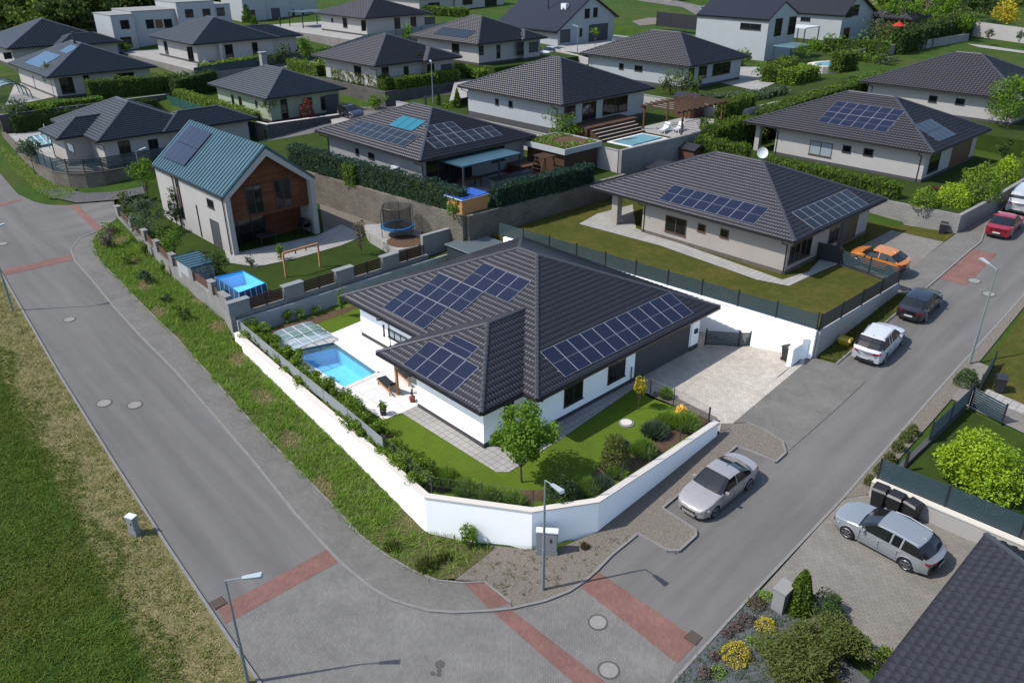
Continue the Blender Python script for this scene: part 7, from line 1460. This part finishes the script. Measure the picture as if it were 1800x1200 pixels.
# --- hedges
def AZ(z, *q): return [A(*p, z) for p in q]
hedge('long dark blue-green hedge on the stone wall beside the grey bungalow', [(-47, 13.2, 1.1), (-22.9, 14.75, 1.3)], 1.1, 1.9, 'leaf_bluegreen', 301, .16, 110)
hedge('short light green piece in the dark hedge', [(-37.5, 13.4, 1.0), (-36.2, 13.5, 1.0)], 1.2, 1.9, 'leaf_green', 302, .16, 100)
hedge('dark hedge above the dry lawn beside the climbing frame', [(-22.3, 17.4, 1.3), (-21.8, 28.6, 1.3)], 1.0, 1.7, 'leaf_bluegreen', 303, .16, 110, vert=True)
hedge('tall dark clipped hedge between the two left gardens', [(-85.5, 17.6, 1.9), (-88, 24.5, 2.2)], 1.4, 2.6, 'leaf_dark', 304, .2, 45)
hedge('broad clipped green hedge in front of the blue-collector house', [(-90.5, 8.5, 2.35), (-88.6, 21, 2.2)], 1.4, 2.4, 'leaf_thuja', 311, .2, 50)
hedge('yellow-green clipped hedge above the dark green screen', [(-84.5, 17.7, 1.95), (-62.6, 17.7, 1.95)], 1.1, 1.35, 'leaf_hedge', 305, .18, 60)
hedge('dark hedge behind the gridded pool', [(-86.0, -2, .3), (-85.9, 15, .3)], 1.2, 2.0, 'leaf_dark', 306, .2, 50)
hedge('grassy bushes on the low wall above the gridded pool', [(-87.5, -1.5, 2.35), (-87.3, 9, 2.35)], 1.6, .7, 'leaf_green', 307, .2, 50)
hedge('clipped corner hedge, long side, before the front-gablet bungalow', [(-72, 34.2, 4.1), (-60.0, 34.2, 4.1)], 1.2, 1.5, 'leaf_thuja', 308, .18, 60, vert=True)
hedge('bright top corner hedge along the drive of the front-gablet bungalow', [(-60.0, 35, 4.1), (-60.0, 45.2, 4.1)], 1.3, 1.4, 'leaf_hedge', 309, .18, 60)
hedge('rounded yellow-green hedge behind the pale green bungalow', [(-76, 34.4, 4.1), (-84, 34.4, 4.1)], 1.5, 1.5, 'leaf_hedge', 310, .18, 60)
hedge('yellow-green hedge left of the joined-roof bungalow drive', [(-91.2, 24, 3.6), (-91.2, 33, 4.0)], 1.6, 1.5, 'leaf_hedge', 312, .22, 45)
hedge('dark hedge below the joined-roof bungalow terrace', [(-90.8, 34, 3.9), (-90.8, 46, 4.4)], 1.0, 1.3, 'leaf_olive', 313, .22, 45)
for i, q in enumerate(((1166, 1), (1177, 2), (1187, 3), (1197, 4), (1206, 5), (1215, 6), (1224, 7))):
    p = A(q[0], 166 + i * 1.3, 4.35); plant('thuja', ['first', 'second', 'third', 'fourth', 'fifth', 'sixth', 'last'][i] + ' clipped thuja from the left in the row on the white wall', 'conifer', p, 1.35, 3.0, 'leaf_thuja', n=420, ls=.22, seed=320 + i, shape='cone' if 0 else 'round', up=1.5, group='clipped thujas on the white wall', lobes=16)
hedge('tall clipped hedge beside the little reddish playhouse', [(-22.9, 50.5, 3.0), (-22.6, 55.8, 3.3)], 1.5, 2.4, 'leaf_thuja', 330, .2, 60, vert=True)
hedge('clipped hedge between the timber pergola and the solar bungalow', [(-20.6, 44.8, 1.3), (-20.5, 53, 1.4)], 1.5, 2.7, 'leaf_thuja', 331, .2, 60, vert=True)
hedge('long clipped hedge running up behind the solar bungalow', [(-20.4, 54.5, 1.5), (-20.2, 84, 2.6)], 1.6, 3.0, 'leaf_thuja', 332, .2, 50)
hedge('row of upright thujas behind the beige bungalow roof', [(-20.6, 43.4, 1.3), (-15, 43.5, 1.3)], 1.2, 2.0, 'leaf_thuja', 333, .18, 70, vert=True)
hedge('low thuja hedge in front of the large solar field bungalow', [(-14.5, 43.5, 1.3), (-.5, 43.4, 1.3)], 1.1, 1.25, 'leaf_thuja', 334, .18, 70, vert=True, wob=.2)
hedge('green shrubbery at the foot of the round green tree, right edge', [(2.5, 65, 1.6), (9, 66, 2.0)], 1.8, 1.7, 'leaf_green', 335, .2, 50)
hedge('clipped hedge block beside the free-form pool at the upper right', AZ(4.4, (1466, 128), (1496, 124)), 2.0, 2.6, 'leaf_thuja', 336, .25, 40)
hedge('yellow-topped clipped hedge below the corner bungalow lawn', AZ(3.6, (1378, 160), (1425, 148)), 2.2, 2.4, 'leaf_hedge', 337, .25, 45)
hedge('rounded hedge bushes beside the apple tree', AZ(4.0, (1350, 150), (1385, 130)), 2.2, 2.2, 'leaf_thuja', 338, .25, 45)
hedge('row of young vines on the teal fence at the upper right', AZ(4.6, (1445, 92), (1560, 100)), 1.2, 2.3, 'leaf_green', 339, .3, 24, wob=.35)
hedge('dark tall hedge on the long grey retaining wall', [G(1570, 95), G(1695, 62)], 2.5, 3.4, 'leaf_dark', 340, .35, 24, wob=.2)
hedge('clipped hedge far behind the yellow tree', [G(1640, 22), G(1740, 12)], 3, 4, 'leaf_green', 341, .4, 18)
hedge('hedge on the fence in front of the top-edge bungalow', [G(745, 26), G(822, 30)], 1.8, 1.6, 'leaf_green', 342, .3, 24)
hedge('lavender and round bushes below the corner bungalow lawn', AZ(4.2, (1245, 180), (1330, 176), (1372, 165)), 2.0, .8, 'leaf_sage', 343, .22, 45, wob=.35)
hedge('shrubs between the drive and the clipped hedge, upper middle', AZ(4.4, (810, 128), (850, 138)), 1.6, 1.0, 'leaf_hedge', 344, .2, 45)
hedge('meadow bushes at the edge of the crossover parking', AZ(4.6, (860, 108), (925, 108)), 1.2, .8, 'leaf_olive', 345, .2, 45)
# free-form pool at the upper right
fp = thing('garden_pool', 'pale free-form garden pool on the lawn at the upper right', 'pool', A(1470, 112, 4.3)); c = A(1462, 113, 4.4); m = MB(); m.prism([(c[0] + math.cos(k * PI / 10) * 2.6 * (1 + .2 * math.sin(k * PI / 5)), c[1] + math.sin(k * PI / 10) * 4.2) for k in range(20)], 2.9, 4.5); m.build('pool_edge', 'cap', fp); m = MB(); m.prism([(c[0] + math.cos(k * PI / 10) * 1.8 * (1 + .2 * math.sin(k * PI / 5)), c[1] + math.sin(k * PI / 10) * 3.2) for k in range(20)], 4.45, 4.53); m.build('water', 'liner_pale', fp)
# red flowers / parasol far right
p = A(1575, 68, 6.5); rp = thing('parasol', 'red parasol among the shrubs at the upper right', 'parasol', p); m = MB(); m.tube([p, p + [0, 0, 2.2]], .04, 6); m.build('pole', 'wood', rp); m = MB(); m.tube([p + [0, 0, 1.9], p + [0, 0, 2.5]], 1.0, 8, r1=.1); m.build('canopy', 'red_cloth', rp)
# --- the wood at the top left: single trees
rng = np.random.default_rng(77); WL = []
for i in range(34):
    bx = -10 + (i % 12) * 25 + rng.uniform(-8, 8); by = (68, 50, 34)[i // 12] + rng.uniform(-5, 5)
    if bx > 168 and by > 40: by = 38 - (bx - 168) * .1
    WL.append((bx, by))
rowt = ['front row of the wood', 'second row of the wood', 'back row of the wood']; pos = ['leftmost tree', 'second tree from the left', 'third tree from the left', 'fourth tree from the left', 'fifth tree from the left', 'sixth tree from the left', 'seventh tree from the left', 'eighth tree from the left', 'ninth tree from the left', 'tenth tree from the left', 'eleventh tree from the left', 'last tree on the right']
for i, (bx, by) in enumerate(WL):
    p = G(bx, by); w_ = rng.uniform(8, 11); plant('forest_tree', pos[i % 12] + ', ' + rowt[i // 12] + ' at the top left', 'tree', p, w_, rng.uniform(7, 10), 'leaf_wood' if i % 4 else 'leaf_meadow', n=1150, ls=.75, trunk=1.2, seed=400 + i, tr=.2, group='trees of the wood at the top left', lobes=16)
stuff(tufts('far_woodland', [(*(A0 := G(rng.uniform(-60, 420), rng.uniform(-28, 8)))[:2], A0[2]) for _ in range(500)], 9, 'leaf_wood', 9, .9, 9, 2.2), 'distant dark woodland beyond the top left houses', 'woodland')
stuff(tufts('far_scrub', [(*(A0 := G(rng.uniform(1540, 1860), rng.uniform(-26, 12)))[:2], A0[2]) for _ in range(260)], 5, 'leaf_olive', 10, .6, 9, 1.8), 'distant scrub and trees beyond the top right houses', 'scrub')
# --- grass, weeds, gravel tufts (nobody could count them)
mw = gpx((0, 520), (450, 1215), (-60, 1215), (-60, 600))
P = scatter([tuple(q) for q in gpx((0, 490), (430, 1195), (380, 1260), (-120, 1260), (-120, 560))], 26000, 1, lambda x, y: T(x, y)); d = P[:, 1] + .065 * P[:, 0] + .9 * np.sin(P[:, 0] * .9) * .5
dry = (d > -19.2) & (d < -16.2); rng = np.random.default_rng(3)
g = P[~dry | (rng.uniform(0, 1, len(P)) < .25)]; stuff(tufts('meadow_grass', g, .16, 'leaf_meadow', 21, .022, 5, .12), 'green meadow grass left of the road', 'grass')
stuff(tufts('dry_grass', P[dry][::2], .1, 'leaf_straw', 22, .02, 6, .14), 'dry mown grass lying along the left road', 'dry grass')
P = scatter([tuple(q) for q in vp], 12000, 2, lambda x, y: T(x, y) + .12); r_ = rng.uniform(0, 1, len(P)); nz = np.sin(P[:, 0] * 1.3) + np.cos(P[:, 1] * 2.1 + P[:, 0] * .4)
keep = (P[:, 0] < -2) | (r_ < .35); P = P[keep]; nz = nz[keep]
stuff(tufts('verge_grass', P[nz > -1.25], .3, 'leaf_grass', 23, .02, 6, .13), 'rough grass and weeds on the verge below the white wall', 'grass'); stuff(tufts('verge_dry_grass', P[nz <= -1.25], .12, 'leaf_straw', 24, .02, 5, .13), 'dry yellowish grass patches on the verge', 'dry grass')
P = scatter([tuple(q) for q in vp2], 2600, 4, lambda x, y: T(x, y) + .12); stuff(tufts('verge_grass', P, .2, 'leaf_grass', 25, .03, 5, .15), 'grass on the far left verge by the curved wall', 'grass')
P = scatter([tuple(q) for q in gpx((820, 1010), (900, 1060), (1030, 1015), (1120, 940), (1060, 950), (870, 975))], 160, 5, lambda x, y: T(x, y) + .1); stuff(tufts('gravel_weeds', P, .12, 'leaf_olive', 26, .02, 5, .06), 'small weeds growing in the corner gravel', 'weeds')
P = scatter([(13.2, -8), (13.1, .2), (15.4, 0), (16, -8)], 700, 6, lambda x, y: T(x, y) + .09); stuff(tufts('rockery_groundcover', P, .1, 'leaf_sage', 27, .025, 6, .06), 'grey-green ground cover between the rockery cushions', 'ground cover')
P = scatter([(5.8, 18.8), (6.9, 19), (6.9, 30), (5.95, 29.6)], 900, 7, lambda x, y: T(x, y) + .1); stuff(tufts('verge_grass', P, .12, 'leaf_olive', 28, .02, 5, .1), 'yellowish grass strip under the dark slatted fence', 'grass')
# a few stones at the foot of the stone wall and in the beds
for o in bpy.data.objects:
    if '_o' in o: del o['_o']
    if '_b' in o: del o['_b']
